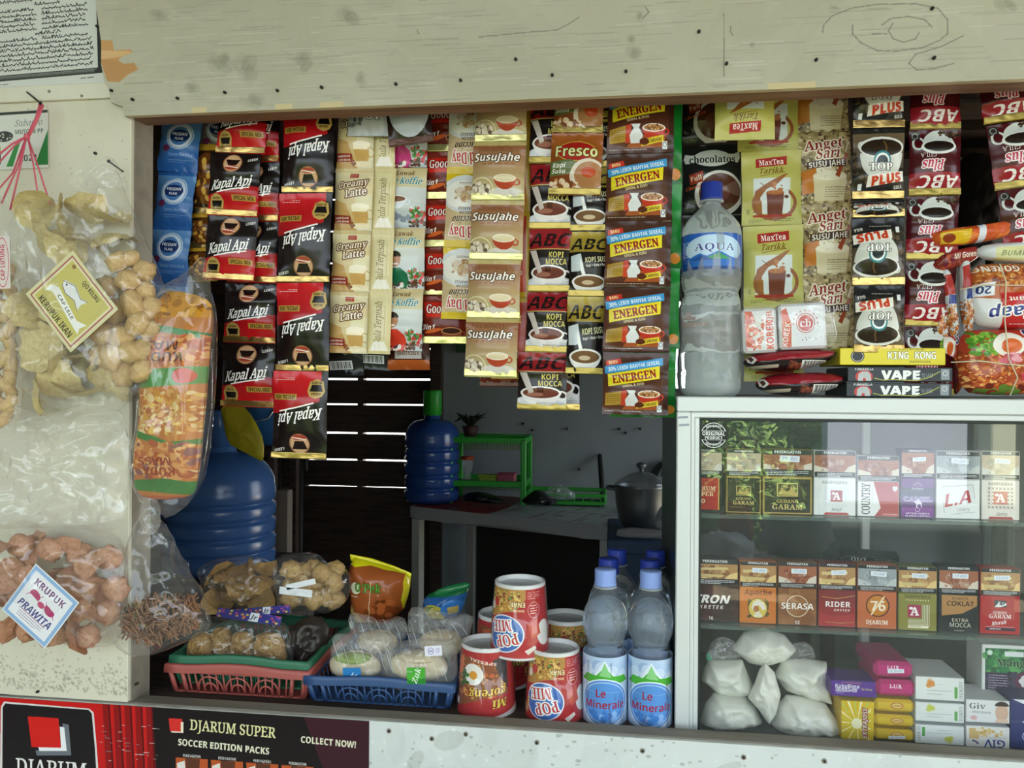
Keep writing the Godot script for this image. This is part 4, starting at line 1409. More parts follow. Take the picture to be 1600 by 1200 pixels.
func build_strips() -> void:
	var kap := pr_kapal(125, false)
	var kapb := pr_kapal(160, true)
	var jahe := pr_jahe()
	var plus := pr_plus()
	strip("strip of light blue milk sachets beside the grey jamb", -0.10, [[253, 98, 316, 183], [250, 183, 312, 269], [243, 269, 304, 354], [236, 354, 297, 441], [230, 441, 290, 526]], pr_milk("2a5ea6", "5f8fc6"), {"lean": -0.075})
	strip("strip of brown and white chocolate milk sachets behind the red coffee", -0.125, [[316, 92, 380, 176], [312, 176, 376, 256], [305, 258, 369, 344]], pr_milk("3a1a16", "c9ccd0"), {"lean": -0.06})
	strip("dark sachets with gold edges half hidden behind red coffee sachets", -0.115, [[300, 225, 352, 335], [296, 335, 346, 388], [290, 388, 340, 440]], pr_goldpack(), {"seal": M.gold})
	strip("short strip of red and black coffee sachets beside the blue milk strip", -0.068, [[340, 140, 418, 240], [327, 240, 405, 338], [322, 338, 400, 438]], kap, {"seal": M.gold, "lean": -0.06})
	strip("long strip of red and black coffee sachets tucked behind a shorter one", -0.086, [[365, 160, 438, 253], [362, 255, 437, 346], [358, 347, 434, 442], [352, 443, 431, 536], [347, 537, 430, 636]], kap, {"seal": M.gold, "lean": -0.03})
	strip("strip of large red and black coffee sachets hanging upside down", -0.07, [[443, 165, 522, 302], [434, 302, 518, 442], [431, 442, 516, 580], [426, 580, 512, 717]], kapb, {"seal": M.gold, "flip": true, "lean": -0.015})
	# coffee with the sugar in a sachet of its own
	var latte := pr_latte()
	var sugar := pr_sugar()
	var lt := strip("strip of beige latte sachets each with a narrow sugar sachet", -0.088, [[527, 168, 586, 264], [523, 264, 584, 360], [519, 360, 580, 456], [514, 456, 576, 552]], latte, {"lean": -0.03, "t": 0.009})
	for r in [[586, 168, 617, 264], [584, 264, 616, 360], [580, 360, 613, 456], [576, 456, 610, 553]]:
		var c := pp((r[0] + r[2]) / 2.0, (r[1] + r[3]) / 2.0, -0.088)
		var q := pp(r[0], r[1], -0.088)
		var q2 := pp(r[2], r[3], -0.088)
		var s := mi("sugar_sachet", sachet(q2.x - q.x + 0.002, q.y - q2.y, 0.004, int(r[1]), 0.06), sugar, lt, c - lt.position)
		s.rotation.z = -0.03
		mi("fold_line", cbox(0.0012, (q.y - q2.y) * 0.98, 0.0012, 0.0004), mat("a8935f", 0.5), lt, Vector3(q.x, c.y, -0.0855) - lt.position).rotation.z = -0.03
	strip("single silver coffee sachet folded over the latte strip", -0.074, [[546, 112, 612, 213]], pr_flap(0), {"lean": -0.05})
	strip("single dark sachet showing a pale blue cup", -0.068, [[603, 122, 672, 226]], pr_flap(1), {"lean": 0.12, "seal": M.brown_foil})
	strip("strip of white coffee sachets with teal lettering and red berries", -0.103, [[594, 164, 668, 262], [592, 262, 666, 357], [590, 357, 664, 451], [586, 451, 661, 548]], [pr_white(1), pr_white(0), pr_white(2), pr_white(3)], {"lean": -0.02})
	strip("brown sachet with an orange bottom edge under the white coffee strip", -0.122, [[606, 490, 672, 578]], pr_orangepack())
	strip("black sachets with barcodes hanging below the latte strip", -0.128, [[506, 475, 566, 588]], pr_blackpack(), {"lean": 0.04})
	strip("black sachets with barcodes hanging behind the white coffee strip", -0.132, [[556, 470, 620, 578]], pr_blackpack(), {"lean": -0.05})
	strip("strip of dark red coffee sachets with gold seals beside yellow ones", -0.116, [[666, 160, 738, 238], [664, 238, 736, 312], [662, 312, 733, 387], [661, 387, 732, 462], [660, 462, 731, 538]], pr_goodred(), {"seal": M.pale_gold, "seal_h": 0.011, "lean": -0.01})
	strip("strip of yellow edged cappuccino sachets hanging upside down", -0.10, [[700, 155, 774, 272], [696, 272, 771, 387], [691, 387, 767, 499]], pr_goodyellow(), {"flip": true, "lean": -0.03})
	strip("strip of ginger milk sachets with white lettering and orange cups", -0.072, [[743, 132, 824, 222], [738, 222, 821, 314], [735, 314, 818, 407], [731, 407, 813, 498], [727, 498, 809, 589]], jahe, {"seal": M.pale_gold, "seal_h": 0.010, "lean": -0.025})
	strip("reddish sachet peeping out below the ginger milk strip", -0.125, [[750, 515, 812, 604]], pr_goodred(), {"seal": M.brown_foil})
	strip("strip of red sachets with yellow borders behind the ginger milk strip", -0.098, [[768, 170, 829, 330], [768, 330, 830, 465], [768, 465, 831, 592]], pr_redyellow(), {"t": 0.004})
	strip("strip of black mocha coffee sachets with red tops and gold seals", -0.084, [[828, 155, 896, 256], [828, 257, 896, 358], [826, 358, 893, 456], [822, 456, 890, 551], [809, 551, 886, 640]], pr_mocca(), {"seal": M.dull_gold, "lean": -0.02})
	strip("orange brown coffee sachets with a green red logo at the top", -0.066, [[866, 118, 944, 209], [859, 209, 941, 305]], pr_fresco(), {"lean": -0.05, "seal": M.dull_gold})
	strip("strip of gold topped black milk coffee sachets beside the mocha strip", -0.080, [[894, 160, 954, 262], [892, 262, 952, 362], [889, 362, 950, 464], [885, 464, 943, 585]], pr_susu(), {"lean": -0.02, "seal": M.dull_gold})
	strip("gold and pink sachet peeping out below the milk coffee strips", -0.118, [[828, 520, 906, 641]], pr_mocca(), {"seal": M.gold})
	strip("strip of brown cereal drink sachets with yellow and blue banners", -0.068, [[948, 133, 1054, 240], [946, 241, 1051, 345], [944, 346, 1049, 449], [942, 450, 1047, 550], [941, 551, 1045, 648]], pr_energen(), {"lean": -0.015})
	strip("strip of bright green sachets hidden behind the brown cereal sachets", -0.092, [[962, 150, 1066, 290], [962, 290, 1065, 420], [958, 420, 1062, 545], [953, 545, 1056, 652]], pr_green())
	strip("strip of black chocolate drink sachets behind the tall water bottle", -0.158, [[1066, 118, 1150, 223], [1066, 227, 1158, 335], [1066, 337, 1158, 445], [1066, 447, 1158, 552]], pr_choc())
	strip("single lime yellow tea sachet hanging upside down over the tea strip", -0.066, [[1116, 98, 1211, 219]], pr_maxtea(), {"flip": true})
	strip("strip of lime yellow milk tea sachets behind the match boxes", -0.118, [[1152, 122, 1248, 236], [1158, 236, 1252, 352], [1161, 352, 1255, 478], [1162, 478, 1256, 596]], pr_maxtea(), {"lean": 0.01, "t": 0.008})
	strip("strip of beige ginger milk sachets printed with roots and a glass", -0.124, [[1240, 95, 1326, 206], [1246, 206, 1330, 318], [1252, 318, 1334, 430], [1255, 430, 1334, 545]], pr_anget(), {"lean": 0.02})
	strip("strip of black coffee sachets with gold seals above the yellow box", -0.074, [[1331, 96, 1413, 202], [1331, 203, 1412, 312], [1332, 314, 1412, 341, 1], [1331, 341, 1412, 447, 1], [1333, 447, 1413, 552, 1]], pr_top(), {"seal": M.gold, "seal_h": 0.011})
	strip("strip of maroon sugar coffee sachets hanging beside the noodle packs", -0.09, [[1422, 100, 1502, 202], [1420, 203, 1500, 306], [1416, 307, 1497, 406], [1414, 407, 1492, 510], [1412, 511, 1490, 618]], plus, {"flip": true, "seal": M.dull_gold, "lean": -0.015})
	strip("slanting strip of maroon sugar coffee sachets above the noodle packs", -0.074, [[1530, 96, 1618, 190], [1547, 190, 1636, 293], [1563, 293, 1652, 395]], plus, {"flip": true, "lean": 0.12, "seal": M.dull_gold})

# ---------- display cabinet ----------
const CAB_BASE := 1.0      # the cabinet stands a little lower than the open counter
const CAB_Y := 1.484
const SHELF_1 := 1.3175
const SHELF_2 := 1.161
const CAB_Z := -0.056
func build_cabinet() -> void:
	var x0 := X(1058, CAB_Z)
	var x1 := 0.80
	var zb := -0.42
	var c := thing("display_cabinet", "white aluminium framed glass display cabinet full of cigarettes and soap", "cabinet", Vector3(x0, CAB_BASE, CAB_Z))
	var sx := X(1094, CAB_Z)
	var ry := Y(1200, 654, CAB_Z)
	part_box("top_rail", c, x0, x1, Y(1060, 643, CAB_Z), CAB_Y, CAB_Z - 0.012, CAB_Z, M.alu, 0.0015)
	part_box("top_rail", c, X(1080, CAB_Z), x1, ry, Y(1060, 643.5, CAB_Z), CAB_Z - 0.012, CAB_Z - 0.003, M.alu, 0.0012)
	part_box("stile", c, x0, X(1080, CAB_Z), CAB_BASE + 0.001, Y(1060, 643.5, CAB_Z), CAB_Z - 0.012, CAB_Z - 0.0005, M.alu, 0.0015)
	part_box("stile", c, X(1080.4, CAB_Z), X(1086, CAB_Z), CAB_BASE + 0.001, Y(1060, 645, CAB_Z), CAB_Z - 0.012, CAB_Z - 0.002, M.alu, 0.001)
	part_box("stile", c, X(1086.4, CAB_Z), sx, CAB_BASE + 0.001, ry, CAB_Z - 0.012, CAB_Z - 0.004, M.alu, 0.001)
	var gasket := mat("1c2422", 0.6)
	part_box("gasket", c, sx, sx + 0.003, CAB_BASE + 0.001, ry, CAB_Z - 0.012, CAB_Z - 0.0045, gasket, 0.0005)
	part_box("gasket", c, sx, x1, ry - 0.004, ry, CAB_Z - 0.012, CAB_Z - 0.0042, gasket, 0.0005)
	var pane := MeshInstance3D.new()
	part_box("glass_pane", c, sx + 0.001, x1, CAB_BASE + 0.002, ry - 0.001, CAB_Z - 0.0085, CAB_Z - 0.0065, M.glass, 0.0003).set_meta("label", "clear front pane")
	pane.free()
	part_box("top_panel", c, x0, x1, CAB_Y - 0.006, CAB_Y, zb, CAB_Z - 0.0125, mat("b9c0bd", 0.4), 0.001)
	part_box("base_panel", c, x0, x1, CAB_BASE + 0.0005, CAB_BASE + 0.004, zb, CAB_Z - 0.0125, mat("6f7370", 0.7), 0.0008)
	part_box("added_dark_panel", c, x0 + 0.006, x1, CAB_BASE + 0.004, CAB_Y - 0.03, zb - 0.006, zb - 0.001, mat("39423f", 0.35), 0.001)  # dark back added to dim the inside of the cabinet
	part_box("side_panel", c, x0 + 0.002, x0 + 0.006, CAB_BASE + 0.004, CAB_Y - 0.006, zb, CAB_Z - 0.0125, mat("2c3a36", 0.3), 0.0005)
	for y in [SHELF_1, SHELF_2]:
		part_box("shelf", c, x0 + 0.006, x1, y - 0.005, y, zb + 0.01, CAB_Z - 0.013, M.shelf_glass, 0.0006).set_meta("label", "greenish glass shelf")
	part_box("back_rail", c, x0, x1, CAB_Y - 0.03, CAB_Y - 0.0065, zb, zb + 0.02, M.alu)
	for x in [x0 + 0.007, 0.44]:
		part_box("back_post", c, x, x + 0.015, CAB_BASE + 0.004, CAB_Y - 0.03, zb, zb + 0.015, M.alu)
	# sticker and pen marks on the frame
	var p := Pic.new(100, "151816", 3.0)
	p.ring(50, 50, 46, 46, 2.5, "e9eeec")
	p.ring(50, 50, 34, 34, 1.6, "e9eeec")
	p.r(2, 36, 96, 30, "151816")
	p.ln([10, 34, 90, 34], 1.6, "e9eeec")
	p.ln([12, 67, 88, 67], 1.6, "e9eeec")
	p.t("ORIGINAL", 50, 44, 14, "f2f5f3", {"w": 82})
	p.t("PRODUCT", 50, 59, 10, "f2f5f3", {"w": 64})
	p.t("HIGH QUALITY", 50, 16, 8, "f2f5f3", {"w": 56, "rise": 0.006})
	p.t("HIGH QUALITY", 50, 84, 8, "f2f5f3", {"w": 56, "rise": -0.006})
	var disc := PackedVector2Array()
	for i in 28:
		disc.append(Vector2.from_angle(i * TAU / 28) * 0.0192)
	var st := mi("round_sticker", prism(disc, 0, 0.0004), [prt(p, 0.4), M.black], c, pp(1115, 680, CAB_Z - 0.006) - c.position)
	st.set_meta("label", "round black sticker with white lettering")
	for q in [[1067, 652], [1069, 664]]:
		mi("pen_mark", cbox(0.014, 0.003, 0.0003, 0.0001), mat("9aa0ae", 0.6), c, pp(q[0], q[1], CAB_Z) - c.position, Vector3(0, 0, 4))

func warn(p: Pic, kind: int, hh: float) -> void:
	# printed health warning: black bars with white text round a picture
	p.r(0, 0, 100, hh, "23262a")
	p.t("PERINGATAN", 50, 6, 6, "f0f2f4", {"w": 54})
	var y := 12.0
	var ph := hh - 26
	var tone: Array = [["c9b79c", "d8d4cc", "8f8a80"], ["a3664a", "d9cfc0", "7a3d2c"], ["b58a5a", "e6c98a", "6d4430"], ["9aa3a8", "c2c8ca", "6f767a"]][kind]
	p.r(0, y, 100, ph, tone[0])
	p.pg([0, y + ph, 0, y + ph * 0.6, 30, y + ph * 0.8, 34, y + ph], tone[1])
	p.pg([100, y + ph, 100, y + ph * 0.5, 80, y + ph * 0.7, 72, y + ph], tone[1])
	p.sp(18, y + ph * 0.2, 62, ph * 0.7, [tone[0] + "aa", tone[2] + "88", tone[1] + "66", tone[2] + "55"], 40, 3, 9)
	if kind == 2:
		p.pg([8, y + ph * 0.28, 76, y + ph * 0.2, 80, y + ph * 0.36, 10, y + ph * 0.46], "d9c48a")
		p.pg([8, y + ph * 0.68, 70, y + ph * 0.72, 66, y + ph * 0.9, 10, y + ph * 0.88], "d2bc80")
	p.r(0, y + ph, 100, hh - y - ph, "23262a")
	p.fine(8, y + ph + 3, 84, 3, "e2e5e8", 3.4, 1.5)

func gothic(p: Pic, x: float, y: float, s: float, back: String) -> void:
	p.r(x - s, y - s, 2 * s, 2 * s, back)
	p.t("A", x, y, s * 1.25, "f4f0ee", {"f": "s", "bold": s * 0.06})
	p.e(x - s * 0.5, y - s * 0.45, s * 0.3, s * 0.22, "f4f0ee")

func pr_pack(kind: String, H: float) -> Material:
	var p := Pic.new(H, "e6e8ea", 2.7)
	var w := H * 0.42
	var b := H - w
	var c := w + b * 0.5
	match kind:
		"super":
			p.r(0, w, 100, b, "1d1b1c")
			p.r(0, w + 8, 92, b - 16, "b02422")
			p.r(88, w + 8, 4, b - 16, "c9a24a")
			p.t("DJARUM", 44, c - 17, 11, "f0dfb0", {"f": "s", "w": 74})
			p.ln([8, c - 8, 80, c - 8], 1.2, "e9cf8a")
			p.t("SUPER", 44, c + 1, 11, "f0dfb0", {"f": "s", "w": 62})
			p.ring(44, c + 22, 6, 6, 2.4, "f0dfb0")
		"gold", "goldwide":
			p.r(0, w, 100, b, "b39a52")
			p.r(4, w + 5, 92, b - 9, "33301f")
			p.ring(50, c, 0.1, 0.1, 0.05, "b39a52")
			p.r(29, c - 26, 42, 28, "c9b56a")
			p.r(31, c - 24, 38, 24, "4f4a2a")
			p.pg([31, c - 2, 38, c - 14, 50, c - 8, 60, c - 16, 69, c - 4, 69, c], "c2ad62")
			p.sp(34, c - 22, 32, 8, ["c2ad62", "8a7c44"], 14, 1, 3)
			p.t("GUDANG", 50, c + 12, 7, "cfba72", {"f": "s", "w": 44})
			p.t("GARAM", 50, c + 24, 10.5, "dcc77e", {"f": "s", "w": 62})
			p.fine(12, c + 36, 70, 1, "b39a52", 3, 1.2)
		"mild":
			p.t("SAMPOERNA", 50, w + 11, 7, "3a3f46", {"f": "r", "w": 60})
			p.r(24, w + 22, 54, b - 44, "dfe3e7")
			gothic(p, 54, c - 2, 14, "a3262c")
			p.t("Mild", 54, c + 32, 8, "3a3f46", {"f": "r", "sk": 0.4})
			p.pg([22, H, 28, H - 8, 80, H - 8, 86, H], "b02a2e")
		"country":
			p.r(0, w, 100, b, "b03a3c")
			p.pg([0, w, 38, w, 56, c + 22, 40, H, 0, H], "eceef0")
			p.t("COUNTRY", 20, c, 19, "3c4148", {"f": "r", "rot": -90.0, "w": 78, "bold": 0.8})
			p.fine(34, w + 20, 3, 12, "8a8f96", 3, 1)
			p.pg([84, w + 12, 95, w + 12, 95, w + 20, 89, w + 26, 84, w + 20], "e6e8ea")
			p.t("American blend", 78, H - 7, 4, "f0d8d8", {"sk": 0.3, "w": 34})
		"camel":
			p.gr(w, H, "6a3a86", "5a2a7a")
			p.gr(w + 30, w + 64, "3c3c58", "463a66")
			p.gr(H - 32, H, "8a3c9c", "6a2c8a")
			for i in 7:
				p.e(50 + (i - 3) * 4, w + 22 - (3 - absf(i - 3)) * 2.4, 1.2, 1.2, "e2d6ee")
			p.t("OPTION", 50, w + 34, 5, "e2d6ee", {"w": 36, "sp": 1.2})
			p.t("CAMEL", 50, c + 4, 14, "7d6a9c", {"f": "s", "w": 84, "oc": "c9b8dc", "ow": 1.0})
			p.pg([40, c + 14, 44, c + 8, 48, c + 10, 52, c + 4, 56, c + 10, 62, c + 12, 63, c + 30, 60, c + 30, 59, c + 20, 50, c + 20, 49, c + 30, 46, c + 30, 46, c + 18, 42, c + 16], "e6dcf0")
			p.ring(50, H - 26, 7, 7, 1.4, "e2c8f2")
			p.t("OPTION PURPLE", 50, H - 14, 5, "ecd8f6", {"w": 70})
			p.t("16 MILD CAPSULE", 50, H - 6, 5, "ecd8f6", {"w": 74})
		"la":
			p.ln([14, w + 18, 84, w + 12, 88, w + 44], 1.6, "aeb4bb")
			p.ln([16, c + 8, 20, c + 34], 1.6, "aeb4bb")
			p.ln([46, c + 34, 88, c + 30], 1.6, "aeb4bb")
			p.t("L.A", 50, c - 2, 30, "b03038", {"sk": 0.35, "w": 66, "rot": -12.0})
			p.t("LIGHTS", 62, c + 25, 7, "6a7078", {"f": "r", "w": 30, "sp": 1.15})
			p.fine(34, H - 12, 36, 1, "b6bbc2", 3)
		"zetta":
			p.r(0, w, 100, b, "e2dcd6")
			p.t("SAMPOERNA", 50, w + 11, 8, "3a3238", {"f": "s", "w": 64})
			for i in 7:
				for j in 6:
					var q := Vector2(20 + i * 10, w + 24 + j * 10.5)
					p.ln([q.x - 3, q.y - 3, q.x + 3, q.y + 3], 1.3, "5a2a34")
					p.ln([q.x - 3, q.y + 3, q.x + 3, q.y - 3], 1.3, "5a2a34")
			gothic(p, 50, c - 6, 18, "b5363c")
			p.t("Zetta", 54, H - 17, 9, "4a3a3e", {"f": "r", "sk": 0.35})
			p.pg([16, H, 22, H - 9, 80, H - 9, 86, H], "a82a30")
		"tron":
			p.r(0, w, 100, b, "3a2220")
			p.sp(0, w, 100, b, ["4a2c28", "33201e", "3f2725"], 30, 6, 16)
			p.t("TRON", 44, c - 10, 17, "f0eeec", {"w": 78, "sk": 0.3, "bold": 1.2})
			p.t("KRETEK", 44, c + 8, 8, "e6e2de", {"w": 54, "sp": 1.3, "sk": 0.2})
			p.t("16", 42, c + 32, 7, "e6e2de")
		"apache":
			p.r(0, w, 100, b, "c8732a")
			p.ln([2, w + 2, 98, w + 2], 1.5, "e9c06a")
			p.t("Apache", 50, w + 13, 13, "7a3414", {"f": "s", "w": 76, "bold": 1.0})
			p.sp(24, c - 22, 8, 56, ["4a4a22", "5c5a2c"], 18, 2.5, 5)
			p.sp(70, c - 22, 8, 56, ["4a4a22", "5c5a2c"], 18, 2.5, 5)
			p.e(50, c + 8, 27, 29, "3c3620")
			p.e(50, c + 8, 25, 27, "d8c058")
			p.pg([32, c + 8, 38, c - 10, 52, c - 16, 66, c - 8, 72, c + 8, 64, c + 14, 54, c, 42, c + 2, 40, c + 16], "ece6d8")
			p.pg([40, c + 2, 50, c, 54, c + 10, 50, c + 18, 42, c + 18, 37, c + 11], "b5784a")
			p.pg([38, c + 32, 44, c + 18, 54, c + 16, 64, c + 32], "e6dcc8")
		"serasa":
			p.r(0, w, 100, b, "8a5a34")
			p.sp(0, w, 100, b, ["94623a", "805030", "9a6a42"], 30, 8, 18)
			p.ring(50, c - 2, 29, 29, 2, "ead9c0")
			p.t("SERASA", 50, c - 2, 16, "f6f2ec", {"w": 84})
			p.t("12", 50, H - 8, 9, "f2ece4")
		"rider":
			p.gr(w, H, "7a2a2e", "a83a3c")
			p.ln([10, w + 20, 50, w + 24, 98, w + 14], 1.6, "c9a05a")
			p.pg([0, c + 10, 40, c + 24, 100, c + 12, 100, H, 0, H], "a8383c")
			p.t("RIDER", 52, c - 12, 15, "f4f0ee", {"w": 68})
			p.t("KRETEK", 64, c + 4, 6, "ecdcd8", {"sk": 0.3, "w": 44, "sp": 1.2})
			p.ln([20, H - 14, 60, H - 12, 96, H - 16], 1.2, "c9a05a")
		"76":
			p.r(0, w, 100, b, "c06a40")
			p.ring(52, c - 12, 30, 30, 3.4, "5a2c1c")
			p.e(52, c - 12, 26.6, 26.6, "c8802e")
			p.t("76", 52, c - 12, 25, "f6e9d4", {"f": "n", "bold": 1.8})
			p.ln([36, c + 12, 68, c - 36], 4, "f0dcb0")
			p.t("DJARUM", 50, H - 18, 10, "f4e9da", {"f": "r", "w": 56, "bold": 0.6})
			p.fine(30, H - 8, 42, 1, "7a3420", 3, 2)
		"green":
			p.r(0, w, 100, b, "8a8640")
			p.t("SAMPOERNA", 50, w + 9, 8, "4a4224", {"f": "s", "w": 66})
			for i in 9:
				p.e(22 + i * 7, w + 19, 1.4, 1.4, "ece6c8")
			gothic(p, 42, c - 2, 17, "a8325a")
			for i in 5:
				p.ln([64 + i * 4, c - 20, 64 + i * 4, c + 22 + i * 4, 26, c + 22 + i * 4], 1.4, "e9e6d8")
			p.ring(42, c - 2, 0.1, 0.1, 0.01, "ffffff")
			p.r(26, H - 14, 52, 7, "ece6d0")
			p.fine(30, H - 11.5, 44, 1, "6a6436", 3, 1.5)
		"mocca":
			p.r(0, w, 100, b, "22262a")
			p.pg([8, w + 3, 96, w + 3, 96, w + 30, 60, c, 8, c + 8], "b0824e")
			p.t("DJARUM", 54, w + 12, 7, "4a3220", {"f": "r", "w": 40})
			p.t("COKLAT", 54, w + 25, 12, "2a1d16", {"f": "n", "w": 68, "bold": 0.6})
			p.t("EXTRA", 54, c + 18, 9, "d9cdb4", {"f": "n", "w": 42})
			p.t("MOCCA", 54, c + 31, 11, "cfd6c4", {"f": "n", "w": 54})
			p.fine(40, H - 6, 36, 1, "9aa08e", 3, 1.4)
		"merah":
			p.r(0, w, 100, b, "b02a30")
			p.r(36, w + 12, 30, 18, "33414c")
			p.pg([36, w + 30, 44, w + 20, 54, w + 25, 66, w + 18, 66, w + 24, 50, w + 30], "e6e9ec")
			p.sp(40, w + 14, 22, 6, ["e6e9ec"], 6, 1, 2.4)
			p.t("GUDANG", 50, c - 7, 7, "f4eeee", {"f": "s", "w": 34})
			p.t("GARAM", 50, c + 3, 10, "f8f4f2", {"f": "s", "w": 56})
			p.t("Merah", 48, c + 20, 10, "f8f4f2", {"f": "s", "sk": 0.35, "rot": -10.0, "w": 38})
			p.ln([14, c + 31, 86, c + 31], 1, "f0e4e4")
			p.r(14, c + 34, 74, 7, "2a2c40")
			p.fine(24, c + 36, 54, 1, "e6e2e6", 3, 2)
	var ph: Dictionary = {"super": 0, "gold": 0, "goldwide": 1, "mild": 1, "country": 1, "camel": 1, "la": 3, "zetta": 0, "tron": 2, "apache": 2, "serasa": 1, "rider": 2, "76": 3, "green": 2, "mocca": 1, "merah": 2}
	warn(p, ph[kind], w)
	return prt(p, 0.3)

func sticker_tex(s: String) -> Material:
	if not M.has("sticker" + s):
		var p := Pic.new(32, "e4ebf2", 2.0)
		p.t(s, 50, 16, 16, "6f8fc0", {"f": "n", "sk": 0.3, "w": 76})
		M["sticker" + s] = prt(p, 0.5)
	return M["sticker" + s]

func cig(label: String, kind: String, xl: float, xr: float, yt: float, shelf: float, side: String, price := "", z := -0.086) -> void:
	var w := X(xr - 0.7, z) - X(xl + 0.7, z)
	var cx := (X(xr, z) + X(xl, z)) / 2
	var h := pp((xl + xr) / 2, yt, z).y - shelf - 0.0006
	var d := 0.022
	var n := thing("cigarette_pack", label, "cigarette pack", Vector3(cx, shelf + 0.0006, z - d / 2), "cigarette packs standing on the glass shelves")
	var m := pr_pack(kind, 100.0 * h / w)
	var cut := 0.58
	mi("box", cbox(w, h * cut, d, 0.0008, Rect2(0, 1 - cut, 1, cut)), [m, mat(side, 0.4)], n, Vector3(0, h * cut / 2, 0))
	mi("lid", cbox(w, h * (1 - cut) - 0.0004, d + 0.0006, 0.0008, Rect2(0, 0, 1, 1 - cut)), [m, mat(side, 0.4)], n, Vector3(0, h * (1 + cut) / 2 + 0.0002, 0))
	if price:
		var s := mi("price_sticker", cbox(w * 0.4, w * 0.13, 0.0004, 0.0001), [sticker_tex(price), M.white], n, Vector3(w * 0.04, h * 0.855, d / 2 + 0.0006), Vector3(0, 0, fmod(w * 9999, 9.0) - 4.5))

func build_cabinet_goods() -> void:
	cig("narrow red cigarette pack with cream lettering beside the cabinet frame", "super", 1076, 1130, 701, SHELF_1, "1d1b1c")
	cig("smaller of two olive and gold bordered cigarette packs", "gold", 1135, 1191, 702, SHELF_1, "8f7c42")
	cig("wider of two olive and gold bordered cigarette packs", "goldwide", 1192, 1271, 702, SHELF_1, "8f7c42", "23.000")
	cig("white cigarette pack with a small red square emblem between gold and red packs", "mild", 1272, 1339, 704, SHELF_1, "d9dcdf")
	cig("white and red cigarette pack with sideways grey lettering", "country", 1340, 1407, 712, SHELF_1, "b9bcc0")
	cig("purple cigarette pack with a pale camel silhouette", "camel", 1408, 1462, 702, SHELF_1, "4a3a66", "18.000")
	cig("white cigarette pack with large slanting red letters", "la", 1463, 1533, 705, SHELF_1, "d9dcdf", "20.000")
	cig("cream cigarette pack with a red emblem in a crosshatch pattern", "zetta", 1534, 1595, 705, SHELF_1, "d0cac4", "25.000")
	cig("dark brown cigarette pack with white slanting letters beside the frame", "tron", 1082, 1156, 873, SHELF_2, "2f1d1b")
	cig("orange cigarette pack with a round yellow portrait emblem", "apache", 1157, 1216, 877, SHELF_2, "b5662a", "12.000")
	cig("tan cigarette pack with a white ring round its lettering", "serasa", 1217, 1279, 878, SHELF_2, "7a5030", "13.000")
	cig("dark red cigarette pack with white lettering and gold curves", "rider", 1280, 1340, 880, SHELF_2, "7a2a2e", "11.000")
	cig("terracotta cigarette pack with a number in a ring", "76", 1341, 1404, 882, SHELF_2, "a85a36", "15.000")
	cig("olive green cigarette pack with a pink emblem and white lines", "green", 1405, 1467, 885, SHELF_2, "77743a", "17.000")
	cig("black and bronze cigarette pack with thin lettering", "mocca", 1468, 1532, 885, SHELF_2, "22262a", "17.000")
	cig("bright red cigarette pack with white lettering and a grey emblem", "merah", 1533, 1597, 888, SHELF_2, "a3282e", "13.000")
	# flat packs stacked at the back of the lower shelf
	var dp := Pic.new(26, "2c322e", 3.0)
	dp.ring(50, 13, 48, 11, 0.8, "8a9088")
	dp.t("Dio", 32, 13, 12, "d9dcd0", {"f": "r", "rot": 180.0})
	dp.fine(58, 8, 30, 3, "9aa096", 4)
	var dm := prt(dp, 0.3)
	for i in 5:
		var at := Vector3(X(1372, -0.19), SHELF_2 + 0.0155 * i + 0.008, -0.23)
		var o := mi("cigarette_pack", cbox(0.084, 0.0153, 0.052, 0.0008), [dm, mat("2c322e", 0.35)], null, at, Vector3(0, -14 + 6 * (i % 2), 0))
		tag(o, "black cigarette pack lying flat, %s of its stack" % ["lowest", "second", "third", "fourth", "topmost"][i], "cigarette pack", "black packs stacked flat")
	var hd := thing("black_holder", "black rounded holder standing at the back of the cabinet", "holder", Vector3(X(1580, -0.3), SHELF_2 + 0.001, -0.3))
	mi("body", cbox(0.05, 0.13, 0.04, 0.012), M.black_shiny, hd, Vector3(0, 0.066, 0))
	mi("slot", cbox(0.03, 0.06, 0.004, 0.001), M.black, hd, Vector3(0, 0.08, 0.021))
	# sugar
	var sugar := rough_mat(0.08, ["d9dacb", "e4e5d9", "dfe0d2", "d2d3c4"], Vector3(9, 9, 9), 0.5, 21)
	sugar.clearcoat_enabled = true
	sugar.clearcoat = 0.7
	sugar.clearcoat_roughness = 0.08
	var sb := [
		["clear bag of white sugar on top of the sugar pile", [1144, 1013, 1162, 988, 1194, 982, 1226, 992, 1244, 1014, 1226, 1030, 1194, 1039, 1168, 1034], -0.135, 0.03],
		["bag of white sugar with a green tie lying beside the cabinet frame", [1096, 1062, 1100, 1045, 1106, 1031, 1160, 1031, 1171, 1058, 1182, 1081, 1160, 1088, 1120, 1082], -0.125, 0.028],
		["bag of white sugar with a loose clear corner beside the purple box", [1209, 1054, 1222, 1033, 1260, 1030, 1291, 1034, 1291, 1065, 1301, 1099, 1260, 1091, 1225, 1076], -0.13, 0.028],
		["bag of white sugar standing on its end amid the sugar pile", [1195, 1035, 1210, 1050, 1220, 1085, 1212, 1115, 1201, 1132, 1186, 1110, 1168, 1090, 1180, 1065, 1187, 1045], -0.096, 0.016],
		["bag of white sugar at the bottom beside the cabinet frame", [1093, 1128, 1102, 1098, 1115, 1083, 1165, 1089, 1180, 1105, 1191, 1127, 1170, 1134, 1120, 1140], -0.115, 0.03],
		["bag of white sugar at the bottom against the yellow sunburst box", [1203, 1130, 1216, 1100, 1228, 1086, 1250, 1088, 1290, 1100, 1316, 1136, 1311, 1148, 1260, 1152, 1215, 1143], -0.115, 0.03]]
